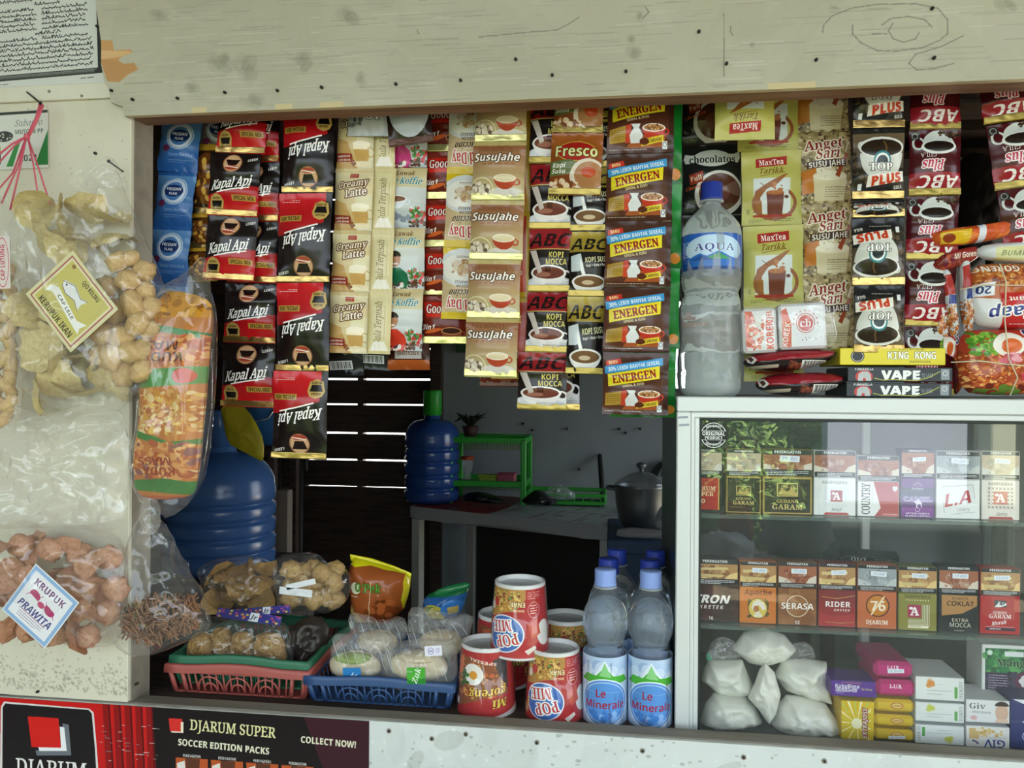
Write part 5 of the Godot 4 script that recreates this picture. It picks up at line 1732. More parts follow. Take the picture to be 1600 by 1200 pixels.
	for i in sb.size():
		var n := thing("sugar_bag", sb[i][0], "sugar bag", pp(sb[i][1][0], sb[i][1][1], sb[i][2]), "bags of sugar in the cabinet")
		bag("filling", sb[i][1], sb[i][2], sb[i][3], sb[i][3] * 0.8, sugar, n, {"amp": 0.004, "freq": 26.0, "seed": i + 2, "round": 0, "sub": 5, "pow": 2.4, "rings": 14})
		if i == 1:
			bag("tie", [1102, 1022, 1108, 1018, 1114, 1032, 1104, 1034], sb[i][2], 0.003, 0.003, mat("3f9a78", 0.5), n, {"round": 1})
		if i in [1, 2]:
			bag("loose_film", [1100, 1034, 1112, 1000, 1130, 994, 1150, 1002, 1166, 1034] if i == 1 else [1215, 1036, 1232, 1010, 1255, 1000, 1272, 1012, 1276, 1036], sb[i][2], 0.004, 0.004, M.clear_milky, n, {"amp": 0.006, "freq": 26.0})
	# boxes and soap
	var p := Pic.new(41, "5a2f96", 3.2)
	p.t("KukuBima", 36, 14, 10, "f2eef8", {"w": 54})
	p.t("ENER-G!", 34, 24, 7, "5a2f96", {"w": 46, "sk": 0.2, "oc": "e9e4f4", "ow": 1.4})
	p.t("Kopi Ginseng", 78, 20, 5, "e0c88a", {"w": 24})
	p.fine(12, 32, 26, 1, "cfc2e4", 2)
	p.ln([24, 5, 66, 5], 1.4, "c9822e")
	carton("purple energy drink box with white lettering on the yellow box", 1298, 1370, 1062, 1091, -0.09, 0.05, p, "56308c")
	p = Pic.new(118, "e2bc18", 2.6)
	for i in 22:
		var a := i * TAU / 22
		p.pg([48, 68, 48 + cos(a) * 90, 68 + sin(a) * 90, 48 + cos(a + 0.1) * 90, 68 + sin(a + 0.1) * 90], "f4eeb0" if i % 2 else "c9cc4a")
	p.e(48, 68, 16, 16, "f6f2c4")
	p.t("EXTRAJOSS", 72, 66, 14, "f2ecd8", {"rot": -90.0, "w": 92, "sk": 0.2, "oc": "8e2a2a", "ow": 2.0})
	p.r(90, 0, 10, 118, "e6c61c")
	carton("yellow energy drink box with a sunburst and sideways lettering", 1314, 1366, 1094, 1158, -0.088, 0.06, p, "d9b21a")
	p = Pic.new(48, "c02a78", 2.8)
	p.t("LUX", 48, 15, 13, "f6e6f0", {"f": "r", "w": 32, "bold": 0.6})
	p.ln([8, 44, 34, 26], 0.8, "9a1c5c")
	p.ln([92, 44, 70, 26], 0.8, "9a1c5c")
	p.ln([90, 4, 76, 16], 0.8, "d85a9c")
	var lux := prt(p, 0.25)
	var p2 := Pic.new(48, "c02a78", 2.0)
	soap("upper of two pink wrapped soap bars with a price sticker", 1366, 1427, 1033, 1061, -0.085, lux, "b8286e", true)
	soap("lower of two pink wrapped soap bars above the yellow soap", 1370, 1431, 1062, 1091, -0.085, lux, "b8286e", false)
	p = Pic.new(38, "dcbc2a", 2.8)
	p.gr(0, 38, "e0c23a", "d0ac20")
	p.e(56, 17, 16, 9, "a8443a")
	p.e(56, 17, 13.5, 7, "ead070")
	p.t("LIFEBUOY", 56, 17, 5, "8e2a2a", {"w": 22})
	var ylw := prt(p, 0.28)
	for i in 3:
		soap(["topmost yellow wrapped soap bar in a stack of three", "middle yellow wrapped soap bar in a stack of three", "lowest yellow wrapped soap bar with a price sticker"][i], 1367, 1429, [1092.0, 1116.0, 1138.5][i], [1115.5, 1138.0, 1160.0][i], -0.085, ylw, "d2ae22", i == 2)
	for i in 3:
		p = Pic.new(46, "e6eae8", 2.6)
		var tint: String = ["dc8a3a", "c2c84a", "c2c84a"][i]
		p.sp(24, 6, 14, 12, [tint + "88", tint + "66"], 14, 3, 6)
		p.r(80, 18, 6, 22, "5aa84e")
		p.t("SHINZUI", 93, 24, 7, "5f6a66", {"f": "r", "rot": -90.0, "w": 36})
		p.fine(24, 26, 52, 2, "9aaaa4", 7, 1.2)
		p.fine(40, 14, 30, 1, "c6d0ca", 3)
		var rect: Array = [[1430, 1507, 1056, 1097], [1430, 1507, 1096, 1131], [1430, 1507, 1131, 1166]][i]
		carton(["topmost white soap carton with an orange flower", "middle white soap carton with a pale green flower", "lowest white soap carton with its print turned over"][i], rect[0], rect[1], rect[2], rect[3], -0.084, 0.075, p, "d3d8d6", i == 2)
	p = Pic.new(58, "e9e8ea", 2.8)
	p.t("Giv", 26, 16, 14, "5a6a62", {"f": "s", "w": 38})
	p.t("white beauty", 36, 31, 6, "5a6068", {"f": "r", "sk": 0.3, "w": 44})
	p.e(82, 30, 15, 22, "d9b49c")
	p.half(82, 14, 16, -12, "3a2c28")
	p.pg([64, 58, 70, 46, 94, 46, 100, 58], "e2c4b0")
	p.e(18, 46, 8, 6, "e0b4b8")
	carton("white soap carton printed with a face, upper of two", 1509, 1578, 1092, 1132, -0.084, 0.06, p, "d6d8da")
	p = Pic.new(54, "e9e6e0", 2.8)
	p.r(8, 6, 22, 26, "d9b878")
	p.sp(26, 4, 60, 20, ["e2c88a", "d8b060", "f0e6cc"], 24, 2, 6)
	p.t("GIV", 66, 42, 18, "36428c", {"f": "n", "w": 48, "rot": 180.0, "bold": 1.0})
	p.fine(50, 26, 40, 2, "8a8fb0", 4)
	p.sp(16, 36, 12, 8, ["e6d0c8", "5a5a80"], 8, 2, 4)
	carton("white soap carton with blue upside down lettering, lower of two", 1509, 1578, 1133, 1171, -0.084, 0.06, p, "d6d8da")
	p = Pic.new(200, "2c3270", 1.8)
	p.pg([0, 0, 100, 0, 100, 60], "e6e8f0")
	p.pg([30, 90, 70, 76, 100, 96, 100, 150, 60, 140], "dfe2ee")
	p.ring(60, 150, 30, 30, 3, "b9c0e0")
	carton("navy blue box with white shapes at the end of the soap row", 1579, 1640, 1091, 1173, -0.084, 0.06, p, "262c62")
	p = Pic.new(78, "dcdfdc", 3.0)
	p.r(5, 6, 95, 68, "2d6a44")
	p.sp(5, 8, 95, 36, ["2f7a48", "3f8a54", "255a3c", "5aa05c"], 60, 3, 8)
	p.r(5, 44, 95, 30, "3a3448")
	p.sp(6, 44, 92, 28, ["433a52", "2f2a3a"], 40, 3, 8)
	p.e(66, 56, 17, 15, "5a2a4a")
	for i in 6:
		p.e(66 + cos(i * TAU / 6) * 7, 56 + sin(i * TAU / 6) * 6, 4.4, 4, "e4dce0")
	p.t("Manggis", 54, 28, 11, "1f2c22", {"f": "s", "w": 64, "oc": "7ab07c", "ow": 0.8})
	p.r(34, 10, 28, 8, "dfe6ea")
	p.e(12, 13, 4, 4, "d8ece0")
	p.fine(10, 48, 28, 6, "c9b8d4", 4)
	carton("herbal drink box with a purple mangosteen on green", 1534, 1640, 1006, 1089, -0.125, 0.05, p, "d0d3d0")
	var bk := mi("support_box", cbox(0.12, Y(1580, 1090, -0.15) - CAB_BASE - 0.006, 0.05, 0.001), mat("5a5f62", 0.6), null, Vector3(X(1590, -0.17), (Y(1580, 1090, -0.15) + CAB_BASE + 0.004) / 2, -0.18))
	tag(bk, "plain grey box under the herbal drink box", "box")

func carton(label: String, xl: float, xr: float, yt: float, yb: float, z: float, d: float, p: Pic, side: String, over := false) -> Node3D:
	var a := pp(xl + 0.4, yt + 0.3, z)
	var b := pp(xr - 0.4, yb - 0.3, z)
	var w := b.x - a.x
	var h := a.y - b.y
	var n := thing("carton", label, "box", Vector3((a.x + b.x) / 2, b.y, z - d / 2))
	var m := mi("body", cbox(w, h, d, 0.0008), [prt(p, 0.35), mat(side, 0.45)], n, Vector3(0, h / 2, 0))
	if over:
		m.rotation.z = PI
	mi("end_flap", cbox(0.0006, h * 0.96, d * 0.9, 0.0002), mat(side, 0.5), n, Vector3(w / 2 + 0.0002, h / 2, 0))
	return n
func soap(label: String, xl: float, xr: float, yt: float, yb: float, z: float, m: Material, side: String, priced: bool) -> void:
	var a := pp(xl, yt + 0.3, z)
	var b := pp(xr, yb - 0.3, z)
	var w := b.x - a.x
	var h := a.y - b.y
	var n := thing("soap_bar", label, "soap", Vector3((a.x + b.x) / 2, b.y, z - 0.045))
	mi("wrapper", cbox(w, h, 0.09, h * 0.22), [m, mat(side, 0.25)], n, Vector3(0, h / 2, 0))
	mi("end_fold", cbox(w * 0.5, h * 0.04, 0.001, 0.0003), mat(side, 0.3), n, Vector3(w * 0.1, h * 0.28, 0.0452), Vector3(0, 0, 8))
	if priced:
		mi("price_sticker", cbox(w * 0.42, h * 0.26, 0.0005, 0.0001), [sticker_tex("3.500"), M.white], n, Vector3(w * 0.05, h * (0.45 if xl < 1367 else 0.35), 0.0458), Vector3(0, 0, 4))

func bottle(called: String, label: String, at: Vector3, prof: Array, fill: float, lab: Array, lmat: Material, cap: Array, cmat: Material, water: Material, group := "") -> void:
	# prof: [radius, height] from the neck down; lab: [top, bottom, radius]; cap: [top, bottom, radius]
	var n := thing(called, label, "water bottle", at, group)
	mi("body", dented(prof, label.length()), water, n)
	mi("label", lathe([[lab[2], lab[0]], [lab[2] + 0.0002, (lab[0] + lab[1]) / 2], [lab[2], lab[1]]], 48, -PI, PI), lmat, n)
	mi("cap", lathe([[0.0001, cap[0]], [cap[2] * 0.92, cap[0]], [cap[2], cap[0] - 0.001], [cap[2], cap[1] + 0.003], [cap[2] * 1.04, cap[1] + 0.0025], [cap[2] * 1.04, cap[1]], [cap[2] * 0.9, cap[1]]], 28), cmat, n)
	mi("neck_ring", lathe([[cap[2] * 0.9, cap[1] - 0.0005], [cap[2] * 1.12, cap[1] - 0.001], [cap[2] * 1.12, cap[1] - 0.003], [cap[2] * 0.9, cap[1] - 0.004]], 28), film("dfe8ec", 0.4, 0.1), n)

func dented(prof: Array, sd: int) -> ArrayMesh:
	# blown plastic: the turned profile with shallow dents and ripples
	var no := FastNoiseLite.new()
	no.seed = sd
	no.frequency = 1.0
	var st := begin()
	var n := prof.size() - 1
	grid(st, 48, n, func(u: float, v: float) -> Vector3:
		var q: Array = prof[int(roundf(v * n))]
		var a := u * TAU
		var r: float = q[0]
		r *= 1.0 + (0.05 * no.get_noise_3d(sin(a) * 2.6, q[1] * 70.0, cos(a) * 2.6) if v > 0.12 and v < 0.9 else 0.0)
		return Vector3(sin(a) * r, q[1], cos(a) * r))
	return done(st)
func water_mat(c: String, a: float) -> StandardMaterial3D:
	var m := mat(c, 0.02)
	m.albedo_color.a = a
	m.transparency = BaseMaterial3D.TRANSPARENCY_ALPHA
	m.refraction_enabled = true
	m.refraction_scale = 0.033
	return m

func build_cabinet_top() -> void:
	# tall water bottle
	var p := Pic.new(36, "2a5fb8", 9.0)
	for o in [50.0, 0.0, 100.0]:
		p.e(o, 16, 17, 14, "b9d6ee")
		p.pg([o - 16, 26, o - 8, 20, o - 4, 23, o + 2, 18, o + 8, 23, o + 16, 26, o + 16, 36, o - 16, 36], "2f6fc0")
		p.pg([o - 6, 26, o + 2, 20, o + 9, 26], "3c9a5c")
		p.pg([o - 14, 27, o - 7, 22, o, 27], "27549c")
		p.t("AQUA", o, 14, 6.6, "27408c", {"f": "s", "w": 22, "oc": "e4eef8", "ow": 0.3})
	p.sp(22, 22, 12, 12, ["1d4a96", "3f82d0"], 20, 1, 3)
	p.fine(30, 8, 12, 8, "d6e4f2", 2, 0.6)
	p.gr(33, 36, "1d3f86", "1d3f86")
	var lm := prt(p, 0.3)
	var water := water_mat("f0f6f6", 0.2)  # milky tint stands in for light refracted through the water
	var z := -0.102
	var cx := X(1110, z)
	var rr := (X(1157, z) - X(1063, z)) / 2
	var hh := func(y: float) -> float: return pp(1110, y, z).y - CAB_Y
	var prof := [[0.0001, hh.call(318)], [0.0125, hh.call(318)], [0.0135, hh.call(322)]]
	for q in [[324, 0.36], [330, 0.48], [338, 0.66], [346, 0.82], [354, 0.93], [362, 0.985], [370, 1.0], [428, 1.0], [432, 1.005], [440, 0.99], [448, 0.96], [452, 0.94], [457, 0.9], [463, 0.9], [468, 0.95], [476, 0.98], [490, 0.985], [496, 0.97], [500, 0.985], [516, 0.99], [522, 0.97], [527, 0.99], [545, 0.995], [550, 0.975], [555, 0.995], [574, 1.0], [579, 0.98], [584, 1.0], [604, 1.0], [613, 0.95], [619, 0.8]]:
		prof.append([rr * q[1], hh.call(q[0])])
	prof.append_array([[rr * 0.72, 0.001], [rr * 0.3, 0.006], [0.0001, 0.008]])
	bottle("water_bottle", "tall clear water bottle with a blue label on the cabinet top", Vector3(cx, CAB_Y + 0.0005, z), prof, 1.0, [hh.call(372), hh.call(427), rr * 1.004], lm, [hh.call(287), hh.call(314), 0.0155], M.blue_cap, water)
	z = -0.215
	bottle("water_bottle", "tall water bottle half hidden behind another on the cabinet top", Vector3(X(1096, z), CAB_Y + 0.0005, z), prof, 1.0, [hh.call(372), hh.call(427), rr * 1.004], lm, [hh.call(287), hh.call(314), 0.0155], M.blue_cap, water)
	# coffee bags lying on the cabinet
	var cf := Pic.new(28, "231a1c", 4.0)
	cf.pg([0, 0, 100, 0, 88, 10, 50, 13, 8, 16, 0, 14], "8e1f28")
	cf.pg([2, 10, 8, 8, 12, 14, 8, 19, 3, 17], "cfccc6")
	cf.pg([3.4, 12, 7, 10, 9, 14, 6, 17], "4a2a26")
	cf.sp(44, 16, 14, 8, ["6e3a2c", "8a4a38", "4a241c"], 22, 1.5, 3)
	cf.r(58, 14, 28, 11, "dfdfdc")
	for i in 22:
		cf.r(60 + i * 1.1, 15, 0.4 + (i * 5 % 3) * 0.2, 8, "26262a")
	cf.pg([4, 22, 34, 19, 34, 23, 6, 26], "b5ab98")
	var cfm := prt(cf, 0.24)
	var b1 := bag("coffee_bag", [1176, 600, 1196, 587, 1240, 582, 1296, 582, 1330, 592, 1310, 605, 1270, 617, 1222, 619, 1190, 612], -0.085, 0.03, 0.028, cfm, null, {"amp": 0.002, "freq": 18.0, "pow": 3.0})
	tag(b1, "red and black coffee bag lying flat on the cabinet top", "coffee bag", "coffee bags lying on the cabinet")
	var b2 := bag("coffee_bag", [1158, 566, 1176, 553, 1216, 547, 1268, 545, 1312, 548, 1300, 563, 1255, 578, 1205, 582, 1170, 577], -0.085, 0.03, 0.028, cfm, null, {"amp": 0.002, "freq": 18.0, "pow": 3.0, "seed": 8})
	tag(b2, "red and black coffee bag lying on another under the match boxes", "coffee bag", "coffee bags lying on the cabinet")
	# match box bundles in film
	p = Pic.new(128, "dcdcdc", 2.4)
	p.r(0, 0, 26, 128, "cf5a36")
	p.sp(4, 8, 56, 112, ["cf5a36", "e2907a", "d8d4d2", "b84a2c"], 70, 3, 8)
	p.t("KOREK", 78, 78, 20, "cf4a30", {"rot": -90.0, "w": 84, "bold": 1.0})
	p.t("TJEL", 78, 24, 16, "cf5a3a", {"rot": -90.0, "w": 36})
	p.ln([22, 120, 62, 80, 66, 20], 1.6, "efe6e2")
	var km := prt(p, 0.35)
	p = Pic.new(92, "dfe1e6", 2.4)
	p.pg([0, 16, 16, 8, 26, 40, 24, 92, 0, 92], "cf5a3a")
	p.t("KOREK", 14, 62, 12, "f0e4e0", {"rot": -78.0, "w": 50})
	p.e(56, 40, 16, 16, "c2504a")
	p.ring(56, 40, 20, 20, 1.6, "c2504a")
	p.t("cb", 56, 40, 15, "eceef0", {"f": "s"})
	for i in 9:
		p.t("*", 56 + cos(PI + i * PI / 8) * 26, 42 + sin(PI + i * PI / 8) * 26, 6, "c2504a")
	p.sp(40, 66, 50, 8, ["4a4a52"], 10, 0.6, 1.6)
	var km2 := prt(p, 0.35)
	var mz := -0.064
	for q in [[1161, 1214, 482, 551, km, "orange and white bundle of match boxes wrapped in clear film"], [1218, 1291, 474, 545, km2, "white bundle of match boxes with a round red mark in film"]]:
		var a := pp(q[0], q[2], mz)
		var b := pp(q[1], q[3], mz)
		var n := thing("match_bundle", q[5], "match boxes", Vector3((a.x + b.x) / 2, b.y, mz - 0.02), "match bundles on the coffee bags")
		mi("paper_wrap", cbox(b.x - a.x, a.y - b.y, 0.04, 0.0035), [q[4], mat("d6d6d8", 0.5)], n, Vector3(0, (a.y - b.y) / 2, 0), Vector3(0, 0, 3))
		bag("film", [q[0] - 3, q[2] + 4, q[0] + 10, q[2] - 4, q[1] - 8, q[2] - 5, q[1] + 10, q[2] + 12, q[1] + 18, q[3] - 14, q[1] + 4, q[3] + 1, q[0] - 2, q[3] + 1], mz + 0.002, 0.008, 0.03, M.clear, n, {"amp": 0.004, "freq": 34.0, "round": 1})
	# boxes of mosquito coils
	p = Pic.new(17.5, "e2d21c", 8.0)
	p.e(17, 8.5, 6.6, 6.2, "1d1c18")
	p.ring(17, 8.5, 5.6, 5.3, 0.5, "e6e2d4")
	p.t("KING KONG", 68, 7.4, 7, "f4f2e2", {"f": "m", "w": 46, "oc": "8a8430", "ow": 0.7, "bold": 0.5})
	p.t("OBAT NYAMUK", 68, 1.6, 1.6, "7a7424", {"w": 24})
	p.t("INSEKTISIDA", 76, 14, 2.2, "6a641c", {"w": 20})
	mosquito("long yellow box with white lettering on top of black boxes", 1312, 1478, 543.5, 571, -0.072, p, "d2c218")
	p = Pic.new(14.5, "20262a", 8.0)
	p.e(16, 9.5, 8.4, 6.4, "c4342c")
	p.pg([10, 14.5, 10.5, 7, 14, 4.4, 20, 4.4, 22.5, 8, 23, 14.5, 18, 14.5, 17.4, 11, 15, 11, 14.6, 14.5], "b9bdbc")
	p.t("FUMAKILLA", 16, 2, 2.2, "eef0ee", {"w": 18})
	p.t("VAPE", 51, 7.3, 8.4, "f0f2f0", {"w": 37, "bold": 1.0})
	p.t("10 JAM", 76, 8, 4.4, "7d858a", {"w": 11})
	p.ln([26, 11, 34, 13, 44, 12.4, 66, 13.4, 78, 10, 88, 4], 0.8, "b5b83a")
	p.r(89, 1.5, 8, 11, "8f979c")
	p.ring(93, 6, 2.4, 2.6, 0.5, "e6eaec")
	mosquito("upper of two long black mosquito coil boxes with white letters", 1324, 1489, 573.5, 597, -0.070, p, "1d2226")
	mosquito("lower of two long black mosquito coil boxes with white letters", 1322, 1488, 597.5, 621, -0.068, p, "1d2226")
	noodles()

func mosquito(label: String, xl: float, xr: float, yt: float, yb: float, z: float, p: Pic, side: String) -> void:
	carton(label, xl, xr, yt, yb, z, 0.11, p, side)

func noodles() -> void:
	var red := Pic.new(100, "b5402a", 3.0)
	red.gr(0, 100, "b03826", "a84a2c")
	red.sp(0, 34, 66, 66, ["d98a4a", "c9702f", "e6b06a", "a84a24", "b85a34", "8a3a20"], 520, 0.9, 3.6, 0.25)
	red.sp(8, 6, 26, 32, ["7ab03a", "5a942c", "94c04a", "4a8026"], 90, 1.5, 4.5, 0.4)
	red.e(48, 24, 17, 18, "efe8dc")
	red.e(50, 26, 10.5, 11, "d9682e")
	red.sp(34, 40, 24, 8, ["d86a7a", "e69aa0", "c24a5c"], 12, 3, 6)
	red.t("Sedaap", 92, 10, 16, "26306e", {"w": 56, "oc": "f0ece8", "ow": 1.6})
	red.pg([60, 68, 78, 60, 82, 78, 66, 84], "c23a4a")
	red.r(88, 74, 12, 26, "c22a24")
	red.sp(4, 86, 60, 12, ["8a3020", "6a2418", "5a7a2c"], 24, 3, 6)
	var redm := prt(red, 0.24)
	var gor := Pic.new(100, "b8622e", 3.0)
	gor.sp(0, 0, 100, 34, ["c98a4a", "b5622c", "d9a05a", "9a4a22", "7a3a1c"], 380, 0.8, 3.4, 0.25)
	gor.t("GORENG", 28, 10, 9, "f4efe4", {"w": 54, "rot": 180.0})
	gor.e(84, 20, 17, 15, "e9e4da")
	gor.e(88, 20, 9, 10, "dc7a3a")
	gor.sp(68, 10, 14, 10, ["4a7a2c", "6a9a3c"], 18, 1.5, 4)
	gor.pg([0, 34, 24, 30, 24, 50, 0, 52], "e6e8ee")
	gor.t("20", 12, 42, 11, "2c3c7a", {"rot": 180.0})
	gor.pg([0, 52, 30, 56, 36, 100, 0, 100], "dcdcdc")
	gor.pg([30, 46, 100, 46, 100, 100, 36, 100], "bf2a28")
	gor.t("instant", 60, 56, 7, "f2ece8", {"w": 40, "rot": 180.0})
	gor.t("Sedaap", 58, 74, 17, "2a357e", {"w": 84, "rot": 174.0, "sk": 0.2, "oc": "f4f0ee", "ow": 2.0})
	gor.fine(44, 92, 30, 1, "f0d8d4", 3)
	var gorm := prt(gor, 0.24)
	var ora := Pic.new(28, "d0602a", 4.0)
	ora.sp(0, 0, 100, 28, ["c9542a", "dc7a34", "b8481e"], 40, 4, 9)
	ora.r(50, 0, 8, 28, "d9dce4")
	ora.r(52, 2, 4, 4, "3a4a9a")
	ora.pg([8, 14, 42, 10, 40, 26, 10, 26], "e2b828")
	ora.e(18, 20, 7, 5, "8a3a1c")
	ora.r(86, 14, 8, 5, "3a4a9a")
	var oram := prt(ora, 0.22)
	var wht := Pic.new(40, "cfd4d6", 3.4)
	wht.pg([20, 12, 80, 8, 78, 34, 22, 34], "d8d6a0")
	wht.t("BUMBU", 50, 22, 9, "8f9468", {"sk": 0.3, "w": 44})
	var whtm := prt(wht, 0.25)
	var mg := Pic.new(42, "8e2a26", 3.4)
	mg.sp(0, 14, 60, 28, ["a84a2c", "7a2a1c", "6a2030"], 30, 3, 8)
	mg.t("Mi Goreng", 66, 16, 9, "f0e2d4", {"w": 52, "rot": -6.0})
	var mgm := prt(mg, 0.25)
	var ed := Pic.new(240, "cdd2d4", 1.6)
	ed.pg([10, 30, 90, 20, 90, 90, 10, 100], "b23a34")
	ed.sp(5, 130, 90, 100, ["c9783a", "b5622c", "d9944f", "9a4e24"], 160, 2, 8, 0.4)
	ed.r(30, 96, 44, 30, "2e3e8a")
	var edm := prt(ed, 0.22)
	var grp := "instant noodle packs piled on the cabinet"
	var list := [
		["instant noodle pack showing half an egg and lettuce, lowest in the pile", [1500, 518, 1540, 514, 1640, 516, 1642, 560, 1640, 612, 1560, 619, 1498, 612, 1496, 560], -0.075, 0.02, redm],
		["instant noodle pack turned upside down with big blue lettering", [1517, 416, 1560, 411, 1640, 414, 1642, 470, 1640, 512, 1560, 516, 1518, 508, 1512, 460], -0.08, 0.02, gorm],
		["orange snack pack lying slanted across the noodle pile", [1451, 366, 1470, 360, 1540, 350, 1586, 344, 1592, 352, 1588, 368, 1540, 378, 1470, 388, 1455, 380], -0.085, 0.016, oram],
		["whitish seasoning pack lying under the orange snack pack", [1524, 386, 1570, 378, 1640, 378, 1640, 414, 1570, 410, 1526, 404], -0.08, 0.014, whtm],
		["dark red noodle pack lying under the orange snack pack", [1455, 412, 1472, 396, 1520, 384, 1530, 388, 1528, 406, 1480, 424, 1460, 424], -0.09, 0.012, mgm],
		["noodle pack on its edge beside the maroon sachets, outermost", [1450, 442, 1458, 432, 1466, 448, 1474, 500, 1482, 524, 1478, 540, 1464, 540, 1454, 500], -0.10, 0.012, edm],
		["noodle pack on its edge, second of three on edge", [1466, 424, 1476, 416, 1486, 430, 1494, 500, 1496, 524, 1486, 530, 1476, 500], -0.092, 0.012, edm],
		["noodle pack on its edge, third of three on edge", [1498, 408, 1508, 400, 1514, 410, 1514, 470, 1520, 520, 1508, 530, 1500, 480], -0.085, 0.012, edm],
		["red noodle pack wedged behind the yellow and black boxes", [1446, 534, 1470, 524, 1500, 520, 1506, 560, 1498, 612, 1492, 618, 1490, 560, 1450, 545], -0.10, 0.02, redm]]
	for i in list.size():
		var q: Array = list[i]
		var n := thing("noodle_pack", q[0], "noodle pack", pp(q[1][0], q[1][1], q[2]), grp)
		bag("wrapper", q[1], q[2], q[3], q[3] * 0.7, q[4], n, {"amp": 0.0035, "freq": 24.0, "seed": i * 5 + 1, "round": 1, "pow": 4.0})
	# rubber bands round the pile
	var bm := mat("d8cfae", 0.5)
	for q in [["pale rubber band round the upper noodle pack", [[1500, 452], [1540, 445], [1600, 446], [1650, 452]], -0.058], ["pale rubber band round the egg noodle pack", [[1486, 566], [1530, 564], [1580, 570], [1650, 574]], -0.052], ["pale rubber band running down the noodle packs", [[1562, 412], [1572, 440], [1570, 500], [1576, 560], [1590, 590], [1578, 618]], -0.050]]:
		var pts := []
		for c in q[1]:
			pts.append(pp(c[0], c[1], q[2]))
		tag(mi("rubber_band", tube(pts, 0.0009, 5), bm, null), q[0], "rubber band", "bands round the noodle packs")

# ---------- goods on the counter ----------
func basket(label: String, x0: float, x1: float, z0: float, z1: float, y0: float, h: float, m: Material, slats: int) -> Node3D:
	# tapered openwork basket; x0..x1 and z0..z1 are the rim
	var n := thing("basket", label, "basket", Vector3((x0 + x1) / 2, y0, (z0 + z1) / 2))
	var hx := (x1 - x0) / 2
	var hz := (z1 - z0) / 2
	var tp := 0.92
	var lift := func(t: float) -> float: return h * (0.94 + 0.09 * maxf(0.0, cos(clampf((t - 0.5) * 3.2, -1, 1) * PI / 2)))
	var ring := []
	for i in 49:
		var t := fmod(i / 48.0 * 4.0, 4.0)
		var f := fmod(t, 1.0)
		var s := int(t)
		var y: float = lift.call(f)
		ring.append([Vector3(lerpf(-hx, hx, f), y, hz), Vector3(hx, y, lerpf(hz, -hz, f)), Vector3(lerpf(hx, -hx, f), y, -hz), Vector3(-hx, y, lerpf(-hz, hz, f))][s])
	var rst := begin()
	for e: float in [1.0, -1.0]:
		grid(rst, 48, 4, func(u: float, v: float) -> Vector3:
			var q: Vector3 = ring[int(roundf(u * 48))]
			var out: float = [0.975, 0.995, 1.012, 1.018, 1.02][int(roundf(v * 4))] - (0.012 if e < 0 else 0.0)
			return Vector3(q.x * out, q.y - [0.0, -0.0015, -0.0005, 0.004, 0.012][int(roundf(v * 4))], q.z * out), e < 0)
	mi("rim", done(rst), m, n)
	mi("bottom", cbox(2 * hx * tp, 0.003, 2 * hz * tp, 0.001), m, n, Vector3(0, 0.002, 0))
	for s in 4:
		var along := s % 2 == 0
		var L := hx if along else hz
		var D := hz if along else hx
		var dir: Vector3 = [Vector3(0, 0, 1), Vector3(1, 0, 0), Vector3(0, 0, -1), Vector3(-1, 0, 0)][s]
		var side: Vector3 = [Vector3(1, 0, 0), Vector3(0, 0, -1), Vector3(-1, 0, 0), Vector3(0, 0, 1)][s]
		var pt := func(t: float, v: float) -> Vector3:
			var k := lerpf(tp, 0.985, v)
			return dir * D * k + side * L * k * t + Vector3(0, lerpf(0.003, h * 0.9, v), 0)
		# solid band under the rim, corner posts, then the openwork
		for q in [[0.72, 1.0]]:
			var st := begin()
			for e: float in [1.0, -1.0]:
				grid(st, 10, 1, func(u: float, v: float) -> Vector3: return pt.call(u * 2 - 1, lerpf(1.0, 0.74, v)) + dir * 0.0012 * e, e < 0)
			mi("band", done(st), m, n)
		for t in [-0.97, 0.97, -0.8, 0.8]:
			mi("slat", tube([pt.call(t, 0.0), pt.call(t, 0.8)], 0.0035, 5), m, n)
		var cnt := slats if along else int(slats * 0.7)
		for i in cnt:
			var t := lerpf(-0.72, 0.72, i / float(cnt - 1))
			mi("slat", tube([pt.call(t, 0.0), pt.call(t, 0.78)], 0.0016, 4), m, n)
		if along:
			for cx: float in [-0.42, 0.0, 0.42]:
				for rr: float in [0.1, 0.19]:
					var arcp := []
					for i in 9:
						var a := PI * i / 8.0
						arcp.append(pt.call(cx + cos(a) * rr, 0.08 + sin(a) * rr * 2.9))
					mi("arch", tube(arcp, 0.0018, 4), m, n)
	return n

func chip(parent: Node, px: float, py: float, z: float, s: float, m: Material, sd: int, flat := 0.25) -> void:
	var o := mi("cracker", chip_mesh(sd % 5, flat), m, parent, pp(px, py, z) - parent.position)
	o.scale = Vector3.ONE * s
	o.rotation_degrees = Vector3(sd * 47 % 360, sd * 73 % 360, sd * 31 % 360) if flat < 0.6 else Vector3(0, 0, sd * 53 % 180)
func chip_mesh(v: int, flat: float) -> Mesh:
	var key := "chip%d_%d" % [v, flat * 100]
	if not M.has(key):
		var no := FastNoiseLite.new()
		no.seed = v + 5
		no.frequency = 0.9
		var st := begin()
		if flat < 0.6:
			# curled thin sheet with a wavy edge
			for e: float in [1.0, -1.0]:
				grid(st, 18, 5, func(u: float, w: float) -> Vector3:
					var r := w * (1.0 + 0.22 * no.get_noise_2d(cos(u * TAU) * 2, sin(u * TAU) * 2))
					var x := cos(u * TAU) * r
					var y := sin(u * TAU) * r * 0.8
					return Vector3(x, y, flat * (x * x * 1.6 + 0.7 * no.get_noise_2d(x * 2.4, y * 2.4)) + e * 0.05 * (1.1 - w)), e > 0)
			M[key] = done(st)
		else:
			M[key] = lump(1.0, 0.85, flat, v + 3, 0.35, 1.3)
	return M[key]

